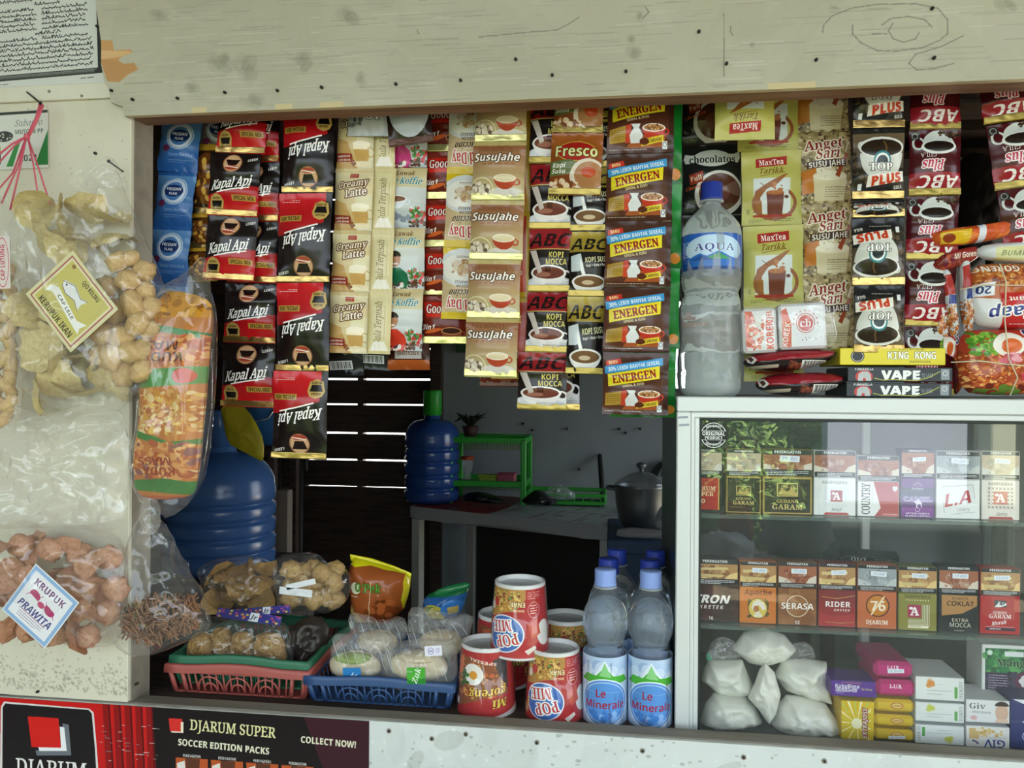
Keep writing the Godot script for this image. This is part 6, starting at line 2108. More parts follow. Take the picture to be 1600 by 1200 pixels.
func build_counter() -> void:
	var plastic_red := mat("a8544c", 0.45)
	var plastic_green := mat("2c6a4e", 0.45)
	var plastic_blue := mat("31507e", 0.42)
	var rz := -0.068
	var ry := COUNTER + 0.001
	var rh := Y(370, 1041, rz) - ry
	basket("terracotta red openwork plastic basket holding a green one", X(262, rz), X(484, rz), -0.29, rz, ry, rh, plastic_red, 15)
	var gx0 := X(267, rz)
	basket("dark green plastic basket set inside the red one", X(266, rz), X(481, rz), -0.285, rz - 0.006, ry + 0.012, rh, plastic_green, 15)
	basket("navy blue openwork plastic basket full of bread rolls", X(480, rz), X(712, rz), -0.27, rz + 0.002, ry, Y(600, 1060, rz) - ry, plastic_blue, 15)
	# peanut brittle under starry header cards
	var nut := rough_mat(0.06, ["6a4a26", "9a7440", "b8945a", "7d5a30", "543a1e"], Vector3(14, 14, 14), 0.6, 31)
	nut.heightmap_enabled = false
	var pb := thing("peanut_brittle_pack", "clear pack of brown peanut brittle under purple starry cards", "snack pack", pp(370, 1040, -0.12))
	for i in 4:
		bag("brittle_bar", [[330, 985, 345, 978, 362, 985, 366, 1030, 345, 1046, 326, 1040], [362, 990, 378, 985, 398, 992, 402, 1040, 380, 1050, 362, 1040], [398, 992, 415, 988, 442, 990, 450, 1040, 425, 1056, 400, 1048], [296, 998, 312, 985, 330, 990, 330, 1036, 310, 1040, 294, 1030]][i], -0.135 + 0.006 * i, 0.012, 0.008, nut, pb, {"amp": 0.0045, "freq": 80.0, "seed": i + 40, "rings": 24, "round": 1, "sub": 5, "pow": 5.0})
	bag("film", [290, 975, 330, 962, 400, 965, 448, 972, 458, 1000, 458, 1050, 400, 1062, 300, 1050, 286, 1010], -0.12, 0.02, 0.02, M.clear, pb, {"amp": 0.008, "freq": 20.0, "round": 3, "rings": 20})
	var hp := Pic.new(20, "3a3a86", 4.0)
	for i in 26:
		var q := Vector2(hp.rg.randf() * 100, hp.rg.randf() * 20)
		hp.t("*", q.x, q.y + 2, 8, ["e0a83a", "d86a4a", "e6d24a", "7a5ac0", "c24a8a"][i % 5])
	hp.r(52, 1, 14, 18, "dfe4ec")
	hp.t("Jr", 59, 10, 9, "2c3460", {"rot": 12.0})
	var hm := prt(hp, 0.4)
	for q in [[338, 951, 440, 976, -0.105, -5.0, 6.0], [366, 944, 452, 966, -0.125, 7.0, -4.0]]:
		var a := pp(q[0], q[1], q[4])
		var b := pp(q[2], q[3], q[4])
		mi("header_card", cbox(b.x - a.x, (a.y - b.y) * 0.72, 0.002, 0.0006), [hm, mat("3a3a86", 0.5)], pb, Vector3((a.x + b.x) / 2, (a.y + b.y) / 2, q[4]) - pb.position, Vector3(-30, 0, q[5]))
	var sk := bag("dark_snack_pack", [452, 985, 470, 965, 505, 962, 515, 985, 512, 1015, 495, 1040, 470, 1052, 455, 1045], -0.155, 0.03, 0.02, mat("2e2622", 0.4), null, {"amp": 0.01, "freq": 26.0})
	tag(sk, "dark brown snack pack standing in the red basket", "snack pack")
	# two bags of curled crackers
	var tan := rough_mat(0.05, ["8f6a38", "a8824a", "b8955a", "9a7440"], Vector3(10, 10, 10), 0.6, 33)
	var tan2 := rough_mat(0.05, ["a07c48", "c2a068", "b08c54", "8c6838"], Vector3(10, 10, 10), 0.6, 34)
	for k in 2:
		var n := thing("cracker_bag", ["clear bag of smooth tan chips behind the starry cards", "clear bag of knobbly tan crackers with a torn white label"][k], "cracker bag", pp([368, 484][k], 950, -0.20), "bags of crackers behind the red basket")
		for i in 15:
			var fx: float = [340.0, 455.0][k] + (i % 5) * 16.0 + (i * 7 % 5)
			chip(n, fx, 890 + (i / 5) * 20 + (i * 5 % 9), -0.19 - 0.012 * (i % 3), [0.030, 0.019][k], [tan, tan2][k], i + k * 9 + 1, [0.25, 0.7][k])
		bag("film", [[312, 892, 318, 880, 350, 870, 395, 868, 425, 884, 432, 900, 424, 935, 405, 952, 365, 958, 330, 945], [424, 892, 430, 868, 486, 862, 500, 880, 535, 888, 548, 905, 545, 935, 525, 955, 480, 962, 440, 955]][k], -0.185, 0.045, 0.045, M.clear, n, {"amp": 0.010, "freq": 22.0, "seed": 5 + k, "round": 1, "sub": 3, "rings": 20})
		if k == 1:
			mi("label", cbox(0.055, 0.012, 0.0006, 0.0002), mat("dfe2e6", 0.3), n, pp(462, 925, -0.135) - n.position, Vector3(0, 0, -4))
			mi("label", cbox(0.05, 0.009, 0.0006, 0.0002), mat("dfe2e6", 0.3), n, pp(470, 913, -0.135) - n.position, Vector3(0, 0, 14))
	# corn chips
	var p := Pic.new(104, "9a5026", 3.0)
	p.gr(12, 104, "a0552a", "8a4520")
	p.pg([0, 0, 100, 0, 100, 24, 78, 18, 40, 10, 0, 11], "e2d81c")
	p.pg([94, 20, 100, 16, 100, 104, 88, 104, 90, 60], "d2c022")
	p.e(20, 42, 9, 9, "dfe0c2")
	p.t("O'Pek", 40, 40, 13, "5a9a34", {"f": "s", "w": 44, "sk": 0.15, "oc": "33301c", "ow": 0.8})
	p.fine(12, 54, 20, 1, "e6dcc0", 2)
	p.pg([2, 86, 10, 70, 20, 86], "dcb86a")
	p.pg([8, 98, 22, 78, 36, 98], "cfa858")
	p.e(60, 80, 26, 14, "7a3c1c")
	p.sp(44, 60, 40, 40, ["7a3c1c", "a8582c", "6a3418"], 16, 4, 9)
	p.ln([46, 30, 40, 104], 0.8, "e2d4a8")
	var ob := thing("chip_bag", "brown and yellow corn chip bag standing behind the blue basket", "chip bag", pp(596, 960, -0.25))
	bag("pouch", [548, 868, 580, 874, 618, 886, 642, 896, 640, 925, 628, 960, 590, 975, 550, 972, 546, 920], -0.25, 0.035, 0.03, prt(p, 0.24), ob, {"amp": 0.006, "freq": 16.0, "round": 1, "pow": 3.2})
	bag("top_seal", [547, 866, 580, 872, 618, 885, 643, 896, 641, 904, 618, 894, 580, 882, 548, 876], -0.247, 0.003, 0.003, mat("e0d61c", 0.3), ob, {"round": 0, "amp": 0.001})
	p = Pic.new(80, "2a5c9a", 2.6)
	p.pg([0, 0, 100, 0, 100, 16, 0, 30], "1f6a3c")
	p.e(30, 60, 26, 20, "c2b04a")
	p.sp(10, 46, 40, 30, ["d8c460", "a8983a", "5a8a3a"], 22, 3, 8)
	p.pg([58, 40, 84, 34, 80, 60, 60, 64], "d8c87a")
	p.e(72, 50, 26, 22, "3a7ac2")
	p.pg([60, 44, 82, 40, 80, 58, 62, 60], "d2b86a")
	var gb := thing("chip_bag", "blue snack bag with a green folded top behind the bread", "chip bag", pp(698, 960, -0.26))
	bag("pouch", [664, 930, 690, 920, 734, 910, 730, 930, 720, 958, 700, 968, 670, 966, 660, 950], -0.26, 0.025, 0.02, prt(p, 0.25), gb, {"amp": 0.006, "freq": 20.0, "round": 1})
	bag("folded_top", [678, 924, 700, 914, 735, 909, 734, 920, 705, 926, 680, 933], -0.245, 0.006, 0.004, mat("1f7040", 0.25), gb, {"round": 1, "amp": 0.002})
	# bread rolls in striped film
	var bun := rough_mat(0.03, ["cdb892", "dccaa6", "e2d4b4", "c4a878"], Vector3(8, 8, 8), 0.6, 41)
	var stripe := film("ffffff", 0.10, 0.1)
	for q in [
		["bread roll pack with a green topping and blue label in the blue basket", [515, 992, 545, 990, 580, 990, 612, 988, 615, 1030, 610, 1068, 560, 1072, 522, 1066], -0.10, [555, 1040, 40, 24], "8fa83a", "2f7fc0"],
		["bread roll pack with a violet sticker and green label in the basket", [598, 1008, 640, 1000, 680, 998, 712, 1002, 716, 1040, 712, 1076, 650, 1082, 604, 1074], -0.09, [655, 1040, 44, 26], "d8c49c", "4fae3a"],
		["bread roll pack with pointed clear corners at the back of the basket", [636, 962, 645, 945, 690, 958, 743, 960, 735, 985, 728, 1020, 680, 1030, 640, 1015], -0.15, [690, 1005, 34, 22], "d3bf96", ""],
		["flat empty looking bread pack behind the green topped roll", [543, 958, 560, 962, 590, 975, 630, 962, 640, 990, 620, 1010, 570, 1012, 548, 995], -0.16, [590, 1002, 30, 18], "c9b48c", ""]]:
		var n := thing("bread_pack", q[0], "bread", pp(q[3][0], q[3][1] + 20, q[2]), "bread rolls in the blue basket")
		var a := pp(q[3][0] - q[3][2], q[3][1], q[2] - 0.012)
		var b := pp(q[3][0] + q[3][2], q[3][1] + q[3][3], q[2] - 0.012)
		var c := (a + pp(q[3][0] + q[3][2], q[3][1], q[2] - 0.012)) / 2
		mi("roll", lump((b.x - a.x) / 2, (a.y - b.y) * 1.1, 0.026, 6, 0.12, 0.9, 24, 14), bun, n, c - n.position)
		mi("topping", lump((b.x - a.x) * 0.36, (a.y - b.y) * 0.4, 0.02, 9, 0.2, 1.2), mat(q[4], 0.5), n, c + Vector3(0, (a.y - b.y) * 0.75, 0.006) - n.position)
		bag("film", q[1], q[2], 0.022, 0.03, stripe, n, {"amp": 0.006, "freq": 26.0, "round": 1, "sub": 3, "rings": 20, "seed": int(q[1][0])})
		var cn: Vector2 = Vector2(q[1][0], q[1][1])
		for i in 7:
			# white lines printed on the film
			var l := [pp(cn.x + 4 + i * 13, cn.y + 6 + i, q[2] + 0.012), pp(cn.x + 9 + i * 14, cn.y + 22 + i, q[2] + 0.022), pp(cn.x + 16 + i * 14, cn.y + 44 + i * 2, q[2] + 0.025)]
			mi("print_line", tube(l.map(func(v): return v - n.position), 0.0003, 4), mat("e6e8e6", 0.5), n)
		if q[5]:
			mi("label", cbox(0.028, 0.024, 0.0008, 0.0003), [bread_label(q[5]), mat(q[5], 0.4)], n, pp(q[3][0] - 5, 1056, q[2] + 0.026) - n.position, Vector3(0, 0, 3))
		if q[5] == "4fae3a":
			var sp := Pic.new(60, "e6e4f0", 2.4)
			sp.ring(36, 30, 18, 20, 3, "6a5aa0")
			sp.t("SNI", 36, 30, 14, "6a5aa0", {"w": 24})
			sp.fine(64, 14, 24, 8, "8a7ab8", 4, 1.6)
			mi("sticker", cbox(0.026, 0.015, 0.0006, 0.0002), [prt(sp, 0.4), M.white], n, pp(677, 1017, q[2] + 0.027) - n.position, Vector3(0, 0, 6))
			var tx := Pic.new(24, "e0d2b0", 2.4)
			tx.t("SPESIAL 012725", 50, 12, 12, "4a4238", {"f": "m", "w": 90})
	cups()
	var lab := Pic.new(54, "b8cce6", 7.0)
	for o in [50.0]:
		lab.gr(0, 14, "bcd2ec", "a9c4e8")
		lab.sp(20, 6, 60, 10, ["c9daf0", "9fbbe2"], 20, 2, 6)
		lab.pg([30, 20, 38, 12, 42, 14, 50, 2, 58, 14, 64, 13, 70, 20], "e2ecf6")
		lab.pg([30, 19, 36, 13, 44, 14, 50, 7, 56, 14, 66, 14, 70, 19, 50, 21], "4faf3c")
		lab.pg([46, 14, 50, 4, 55, 15], "8fcf8a")
		lab.e(50, 34, 18, 17, "5f97dc")
		lab.ring(50, 34, 19, 18, 1.0, "e4eef8")
		lab.ring(50, 34, 16.4, 15.6, 0.6, "c2d8f2")
		lab.r(24, 26, 52, 0.1, "b8cce6")
		lab.sp(40, 40, 22, 8, ["8fb8ea", "4a82cc"], 16, 1, 3)
		lab.t("Le", 47, 27, 5.4, "a82a3c", {"f": "n", "bold": 0.35})
		lab.t("Minerale", 50, 35.5, 5.4, "a82a3c", {"f": "n", "w": 31, "bold": 0.35})
		lab.fine(74, 12, 14, 12, "6f86a8", 3, 0.8)
	var lm := prt(lab, 0.32)
	var water := water_mat("e6eff8", 0.09)
	var z := -0.086
	var hh := func(y: float) -> float: return pp(948, y, z).y - COUNTER
	var k := (X(983, z) - X(913, z)) / 70.0
	var prof := [[0.0001, hh.call(916)], [0.0115, hh.call(916)], [0.012, hh.call(920)]]
	for q in [[924, 16], [930, 20], [938, 26], [948, 31], [958, 34], [970, 35.2], [980, 34.6], [990, 32], [997, 29], [1002, 27.5], [1010, 27.5], [1015, 29], [1020, 33], [1025, 34.4], [1080, 34.4], [1120, 34.4], [1130, 33], [1136, 29]]:
		prof.append([q[1] * k, hh.call(q[0])])
	prof.append_array([[24 * k, 0.0012], [10 * k, 0.005], [0.0001, 0.006]])
	var i := 0
	for q in [[948, -0.086], [1019, -0.086], [953, -0.156], [1018, -0.156], [966, -0.226], [1026, -0.226]]:
		bottle("water_bottle", ["small water bottle with a pale cap beside the noodle cups", "small water bottle with a pale cap beside the cabinet frame", "small water bottle with a dark blue cap, second in the row by the noodle cups", "small water bottle with a dark blue cap, second in the row by the cabinet", "small water bottle with a dark blue cap, last in the row by the noodle cups", "small water bottle with a dark blue cap, last in the row by the cabinet"][i], Vector3(X(q[0], q[1]), COUNTER + 0.0005, q[1]), prof, 1.0, [hh.call(1017), hh.call(1126), 34.7 * k], lm, [hh.call(889), hh.call(914), 0.0155], M.light_cap if i < 2 else M.blue_cap, water, "small water bottles on the counter")
		i += 1

func bread_label(c: String) -> Material:
	var p := Pic.new(86, c, 2.2)
	if c == "4fae3a":
		p.pg([0, 60, 40, 70, 100, 50, 100, 86, 0, 86], "2f8a34")
		p.t("Zuk", 52, 40, 30, "e6efe2", {"f": "s", "sk": 0.3, "rot": -70.0})
	else:
		p.pg([30, 70, 44, 40, 60, 20, 56, 44, 84, 30, 62, 58, 70, 70], "dfeaf4")
	return prt(p, 0.4)
func cups() -> void:
	var a := Pic.new(43, "b01c22", 8.0)
	a.r(0, 38, 100, 5, "b8262a")
	a.pg([28, 0, 57, 0, 57, 6, 52, 12, 44, 15, 34, 19, 28, 20], "b8863a")
	a.sp(29, 1, 24, 13, ["d9a84a", "c2822e", "e6c06a", "7a3a1c", "5a8a34"], 180, 0.3, 1.2, 0.3)
	a.e(37, 9, 2.4, 3, "c2342a")
	a.e(33, 12, 2.2, 2.8, "efe4d4")
	a.t("ENAK", 52, 9.5, 3.0, "f2e4b0", {"w": 9.5, "rot": 180.0, "oc": "8a5a20", "ow": 0.3})
	a.t("RASA LEBIH", 52, 13.2, 1.5, "f2e4b0", {"w": 8, "rot": 180.0})
	a.e(44, 28, 12.0, 11.8, "e6eaf2")
	a.e(44, 28, 11.2, 11.0, "3468b8")
	a.t("MIE", 42, 23.6, 6.8, "c2282c", {"f": "s", "w": 14, "rot": 170.0, "oc": "f4f4f6", "ow": 0.8})
	a.t("POP", 46, 32, 6.8, "c2282c", {"f": "s", "w": 14, "rot": 164.0, "oc": "f4f4f6", "ow": 0.8})
	a.t("GORENG", 32, 33, 2.6, "e6c84a", {"rot": 100.0, "w": 11})
	a.ring(62, 13, 4, 5, 0.3, "e9b0ae")
	a.fine(59.5, 10, 5, 4, "f0c8c4", 1.6, 0.5)
	a.fine(58, 2, 9, 4, "e6a8a4", 1.2, 0.4)
	a.e(69, 28, 5.5, 8, "e4e0de")
	a.pg([58, 22, 64, 18, 66, 28, 60, 31], "c9503a")
	a.pg([56, 38, 62, 35, 63, 37, 58, 40.5], "e6dcd0")
	a.fine(80, 6, 16, 14, "e0a09c", 2, 0.5)
	var b := Pic.new(43, "b01c22", 8.0)
	b.pg([26, 3, 44, 4, 60, 9, 66, 14, 66, 26, 50, 28, 38, 34, 28, 38], "8a4a26")
	b.sp(30, 6, 34, 22, ["b8762e", "d99a44", "8a4a20", "6a3a1c", "c9602c"], 260, 0.3, 1.4, 0.3)
	b.pg([56, 5, 66, 2, 66, 24, 60, 14], "2f2c34")
	b.e(44, 14, 6.6, 6.6, "efeae2")
	b.e(44.4, 14.4, 2.6, 2.6, "e09a2c")
	b.sp(36, 12, 5, 10, ["4a7a2c", "2f5a22"], 18, 0.8, 1.8)
	b.pg([28, 6, 36, 4, 36, 14, 30, 18], "d8643a")
	b.t("SPESIAL", 50, 6, 1.8, "f4ddd2", {"w": 18, "rot": 190.0})
	b.t("goreng", 53, 25, 5.0, "f0d24a", {"f": "s", "w": 22, "sk": 0.2, "rot": 174.0, "oc": "7a2418", "ow": 0.5})
	b.t("Mi", 60, 31.5, 5.0, "f0d24a", {"f": "s", "sk": 0.2, "rot": 174.0, "oc": "7a2418", "ow": 0.5})
	b.pg([24, 38, 40, 37, 60, 34, 76, 32, 76, 36, 60, 39.5, 40, 42, 24, 42], "b8262a")
	b.pg([24, 41.5, 44, 41, 62, 38.5, 78, 35, 78, 43, 24, 43], "e0ddd8")
	b.r(30, 31, 4, 4, "e6e0e0")
	b.fine(80, 6, 16, 14, "e0a09c", 2, 0.5)
	var am := prt(a, 0.24)
	var bm := prt(b, 0.24)
	var z := -0.095
	var foil := mat("b9bcbd", 0.3, {"metallic": 0.3})
	var white := mat("e2e2e0", 0.4)
	var mk := func(label: String, px: float, py_base: float, zz: float, m: Material, turn: float) -> void:
		var base := pp(px, py_base, zz)
		var rb := X(px + 47.5, zz) - X(px, zz)
		var rt := rb * 0.815
		var h := rb * 2.34
		var n := thing("noodle_cup", label, "noodle cup", base, "instant noodle cups stacked on the counter")
		n.rotation.y = turn
		mi("sleeve", lathe([[rt, h * 0.955], [lerpf(rt, rb, 0.5), h * 0.5], [rb * 0.975, h * 0.035]], 48, -PI, PI), m, n)
		mi("rim", lathe([[rb * 0.97, h * 0.045], [rb, h * 0.035], [rb * 1.01, h * 0.018], [rb, 0.002], [rb * 0.95, 0.0005], [0.0001, 0.0005]], 48), white, n)
		mi("base_ring", lathe([[rt * 0.93, h * 0.93], [rt * 0.93, h], [rt * 0.97, h + 0.001], [rt * 1.005, h * 0.99], [rt, h * 0.95]], 48), white, n)
		mi("base", lathe([[0.0001, h * 0.94], [rt * 0.94, h * 0.94]], 40), foil, n)
		mi("shrink_film", lathe([[rt * 0.9, h * 1.012], [rt * 1.02, h * 1.005], [rb * 1.016, h * 0.02], [rb * 1.0, 0.0]], 48), M.clear_thin, n)
	# floor cups stand on the counter, the top one rests on two of them
	var yb := pp(760, 1116, z)
	mk.call("noodle cup printed with a fried egg, beside the blue basket", 760, 600 + F * (1.5 - COUNTER) / 1.151 + 1.0, z, bm, 0.0)
	mk.call("noodle cup with a blue round logo, beside the water bottles", 866, 600 + F * (1.5 - COUNTER) / 1.138 + 1.0, z + 0.004, am, 0.05)
	mk.call("noodle cup with a blue round logo standing on top of two others", 812, 1018, z - 0.008, am, -0.1)
	mk.call("noodle cup half hidden behind the fried egg cup", 786, 600 + F * (1.5 - COUNTER) / 1.26, z - 0.11, bm, 0.6)
	mk.call("noodle cup half hidden behind the blue logo cup", 884, 600 + F * (1.5 - COUNTER) / 1.25, z - 0.11, am, 0.8)

# ---------- goods, papers and nails on the wall beside the window ----------
func paper(called: String, label: String, category: String, c: Vector3, w: float, h: float, p: Pic, turn := 0.0, back := "d9d9d2") -> MeshInstance3D:
	var o := mi(called, cbox(w, h, 0.0006, 0.0001), [prt(p, 0.6), mat(back, 0.7)], null, c, Vector3(0, 0, turn))
	return tag(o, label, category)

func build_wall_goods() -> void:
	# printed prayer sheet
	var p := Pic.new(90, "cfd2cc", 9.0)
	p.r(0, 77, 97, 4.6, "2c2f2c")
	p.r(93, 0, 4, 81, "2c2f2c")
	p.r(0, 77.8, 92, 0.5, "8a8f8a")
	for i in 90:
		p.pg([i, 78.6, i + 0.5, 81, i + 1, 78.6], "767b76")
	p.fine(78, 84, 18, 1, "4a4d4a", 2, 0.7)
	p.fine(4, 84, 16, 1, "7a7d7a", 2, 0.7)
	for row in 19:
		var y := 3.4 + row * 3.9
		var spans := [[0, 89]] if row > 12 else [[8, 40], [46, 84]]
		if row == 5 or row == 11:
			spans = [[40, 62]]
		for s in spans:
			var x: float = s[0]
			while x < s[1] - 1.5:
				var l := p.rg.randf_range(1.6, 4.2)
				var pts := []
				for j in 5:
					pts.append_array([x + l * j / 4.0, y + sin(j * 2.1 + x) * 0.55 - (1.5 if p.rg.randf() < 0.22 else 0.0)])
				p.ln(pts, 0.72, "33363a")
				if p.rg.randf() < 0.7:
					p.e(x + l * 0.5, y + (1.4 if p.rg.randf() < 0.5 else -1.5), 0.32, 0.32, "33363a")
				x += l + 0.5
	var c := pp(70, 60, 0.004)
	var w := X(160, 0.004) - X(-20, 0.004)
	paper("prayer_sheet", "white sheet of black handwritten script with a dark border", "poster", Vector3(X(70, 0.004), Y(160, 136, 0.004) + w * 0.45 + 0.002, 0.0042), w, w * 0.9, p, 1.9)
	p = Pic.new(118, "d2d4cc", 6.0)
	p.r(0, 0, 100, 6, "3a3f3a")
	p.t("Subagyo", 66, 24, 13, "6f7a72", {"f": "r", "sk": 0.3, "w": 50})
	p.t("MUSCAB PP", 66, 42, 9, "5f6a62", {"w": 52})
	p.e(20, 50, 17, 11, "3a403c")
	p.sp(6, 42, 28, 16, ["c9ccc4"], 14, 0.8, 2)
	p.pg([100, 40, 100, 112, 76, 112], "2a7a3c")
	p.pg([44, 58, 52, 56, 36, 112, 24, 112], "3a8a48")
	p.r(0, 70, 14, 10, "b8a83a")
	p.r(0, 80, 14, 26, "2c2c2c")
	p.t("2021", 64, 96, 13, "4a4f4a", {"w": 34})
	p.fine(30, 64, 40, 1, "8a8f8a", 3)
	paper("calendar", "small white and green calendar pinned to the wall", "calendar", pp(32, 219, 0.002), X(74, 0.002) - X(-12, 0.002), 0.086, p, 1.0)
	# nails and raffia
	for q in [[[41, 143, 0.004], [63, 161, 0.03], "dark nail holding the pink raffia strings"], [[192, 268, 0.0], [170, 252, 0.035], "dark nail holding the clear cracker bag"]]:
		var a := pp(q[0][0], q[0][1], q[0][2])
		var b := pp(q[1][0], q[1][1], q[1][2])
		var n := thing("wall_nail", q[2], "nail", a)
		mi("shaft", tube([Vector3.ZERO, b - a], 0.0013, 6), M.nail, n)
		mi("head", lump(0.0026, 0.0026, 0.0026, 1, 0.0), M.nail, n, b - a)
	var rf := thing("raffia_string", "knotted pink raffia strings hanging from a wall nail", "string", pp(63, 162, 0.028))
	var ra := func(pts: Array, r: float) -> void:
		var v := []
		for q in pts:
			v.append(pp(q[0], q[1], q[2]) - rf.position)
		mi("strand", tube(v, r, 6), M.raffia, rf)
	for k in 4:
		ra.call([[63 + k * 1.5, 161 + k, 0.028], [56 + k * 1.2, 185, 0.032], [42 + k, 214, 0.034]], 0.0016)
	ra.call([[42, 213, 0.034], [20, 224, 0.036], [0, 240, 0.04], [-20, 250, 0.04]], 0.0014)
	ra.call([[42, 213, 0.034], [22, 228, 0.036], [-5, 258, 0.04]], 0.0012)
	ra.call([[41, 214, 0.034], [34, 250, 0.04], [16, 328, 0.05]], 0.0013)
	ra.call([[41, 214, 0.034], [30, 255, 0.04], [2, 318, 0.05]], 0.0013)
	ra.call([[43, 214, 0.034], [52, 256, 0.04], [60, 310, 0.05]], 0.0012)
	ra.call([[43, 214, 0.034], [60, 262, 0.04], [78, 318, 0.05]], 0.0012)
	ra.call([[41, 214, 0.034], [20, 270, 0.04], [-6, 300, 0.05]], 0.0012)
	mi("knot", lump(0.004, 0.005, 0.004, 3, 0.4, 2.0), M.raffia, rf, pp(42, 214, 0.035) - rf.position)
	cracker_bags()
	# advertising banner under the sill
	var z := 0.0032
	var x0 := X(-30, z, 1140)
	var x1 := X(577, z, 1140)
	var top := 1.0272
	var bw := x1 - x0
	p = Pic.new(26, "241c20", 18.0)
	var at := func(px: float, py: float) -> Vector2:
		var q := pp(px, py, z)
		return Vector2((q.x - x0) / bw * 100, (top - q.y) / bw * 100)
	var poly := func(pts: Array, col: String) -> void:
		var v := []
		for i in range(0, pts.size(), 2):
			var q: Vector2 = at.call(pts[i], pts[i + 1])
			v.append_array([q.x, q.y])
		p.pg(v, col)
	var word := func(s: String, px: float, py: float, hpx: float, wpx: float, col: String, o := {}) -> void:
		var q: Vector2 = at.call(px, py)
		var ww: float = at.call(px + wpx / 2, py).x - at.call(px - wpx / 2, py).x
		o.w = ww
		p.t(s, q.x, q.y, hpx * ww / wpx, col, o)
	poly.call([-40, 1070, 237, 1070, 246, 1240, -40, 1240], "c21c1c")
	for k in 5:
		poly.call([160 + k * 17, 1085, 168 + k * 17, 1085, 178 + k * 16, 1240, 168 + k * 16, 1240], "8a1618")
		poly.call([168 + k * 17, 1085, 171 + k * 17, 1085, 181 + k * 16, 1240, 178 + k * 16, 1240], "5a1014")
	poly.call([0, 1240, 2, 1104, 7, 1096, 140, 1107, 147, 1113, 152, 1170, 157, 1240], "d9d4d2")
	poly.call([4, 1240, 5, 1105, 9, 1099, 139, 1109, 144, 1115, 149, 1170, 153, 1240], "1c1a1e")
	poly.call([56, 1172, 58, 1180, 112, 1180, 108, 1132, 98, 1130, 103, 1172], "6a7078")
	poly.call([60, 1164, 62, 1173, 105, 1173, 101, 1136, 94, 1135, 96, 1166], "e9e9ec")
	poly.call([44, 1119, 92, 1122, 96, 1168, 50, 1167], "d0221f")
	word.call("DJARUM", 80, 1200, 22, 112, "e9e6e2", {"f": "r", "bold": 0.12})
	poly.call([238, 1090, 577, 1118, 577, 1240, 246, 1240], "1a1518")
	poly.call([470, 1108, 577, 1117, 577, 1240, 520, 1240], "3a1c26")
	poly.call([264, 1122, 285, 1123, 287, 1144, 266, 1142], "d0302a")
	poly.call([283, 1128, 287, 1128, 287, 1145, 268, 1144, 268, 1142, 283, 1143], "e9dcc8")
	word.call("DJARUM SUPER", 363, 1138, 15, 134, "ddd6a0", {"f": "r", "bold": 0.1, "rot": 1.6})
	word.call("SOCCER EDITION PACKS", 349, 1166, 9.5, 143, "dcd9c0", {"rot": 1.8, "bold": 0.05})
	word.call("COLLECT NOW!", 513, 1159, 9.5, 87, "dcd9c0", {"rot": 1.8, "bold": 0.05})
	for k in 4:
		var px := 275.0 + k * 55
		poly.call([px, 1183 + k * 4, px + 50, 1186 + k * 4, px + 51, 1240, px + 1, 1240], "b5542a")
		poly.call([px + 2, 1192 + k * 4, px + 14, 1188 + k * 4, px + 18, 1240, px + 2, 1240], "dcd6d0")
		poly.call([px + 15, 1184 + k * 4, px + 38, 1186 + k * 4, px + 34, 1240, px + 18, 1240], "5a3426")
		word.call("PERINGATAN", px + 25, 1181 + k * 4, 4, 28, "d6d4d0")
	for k in 30:
		var q := [155 + p.rg.randf() * 95, 1130 + p.rg.randf() * 60]
		var l := p.rg.randf_range(2, 9)
		poly.call([q[0], q[1], q[0] + l, q[1] + 0.6, q[0] + l, q[1] + 1.2, q[0], q[1] + 1.0], "cfc8c4" if k % 2 else "8a8486")
	var bn := mi("advertising_banner", cbox(bw, bw * 0.26, 0.0008, 0.0002), [prt(p, 0.3), mat("241c20", 0.5)], null, Vector3((x0 + x1) / 2, top - bw * 0.13, z + 0.0004))
	tag(bn, "red and black cigarette advertising banner under the window sill", "banner")

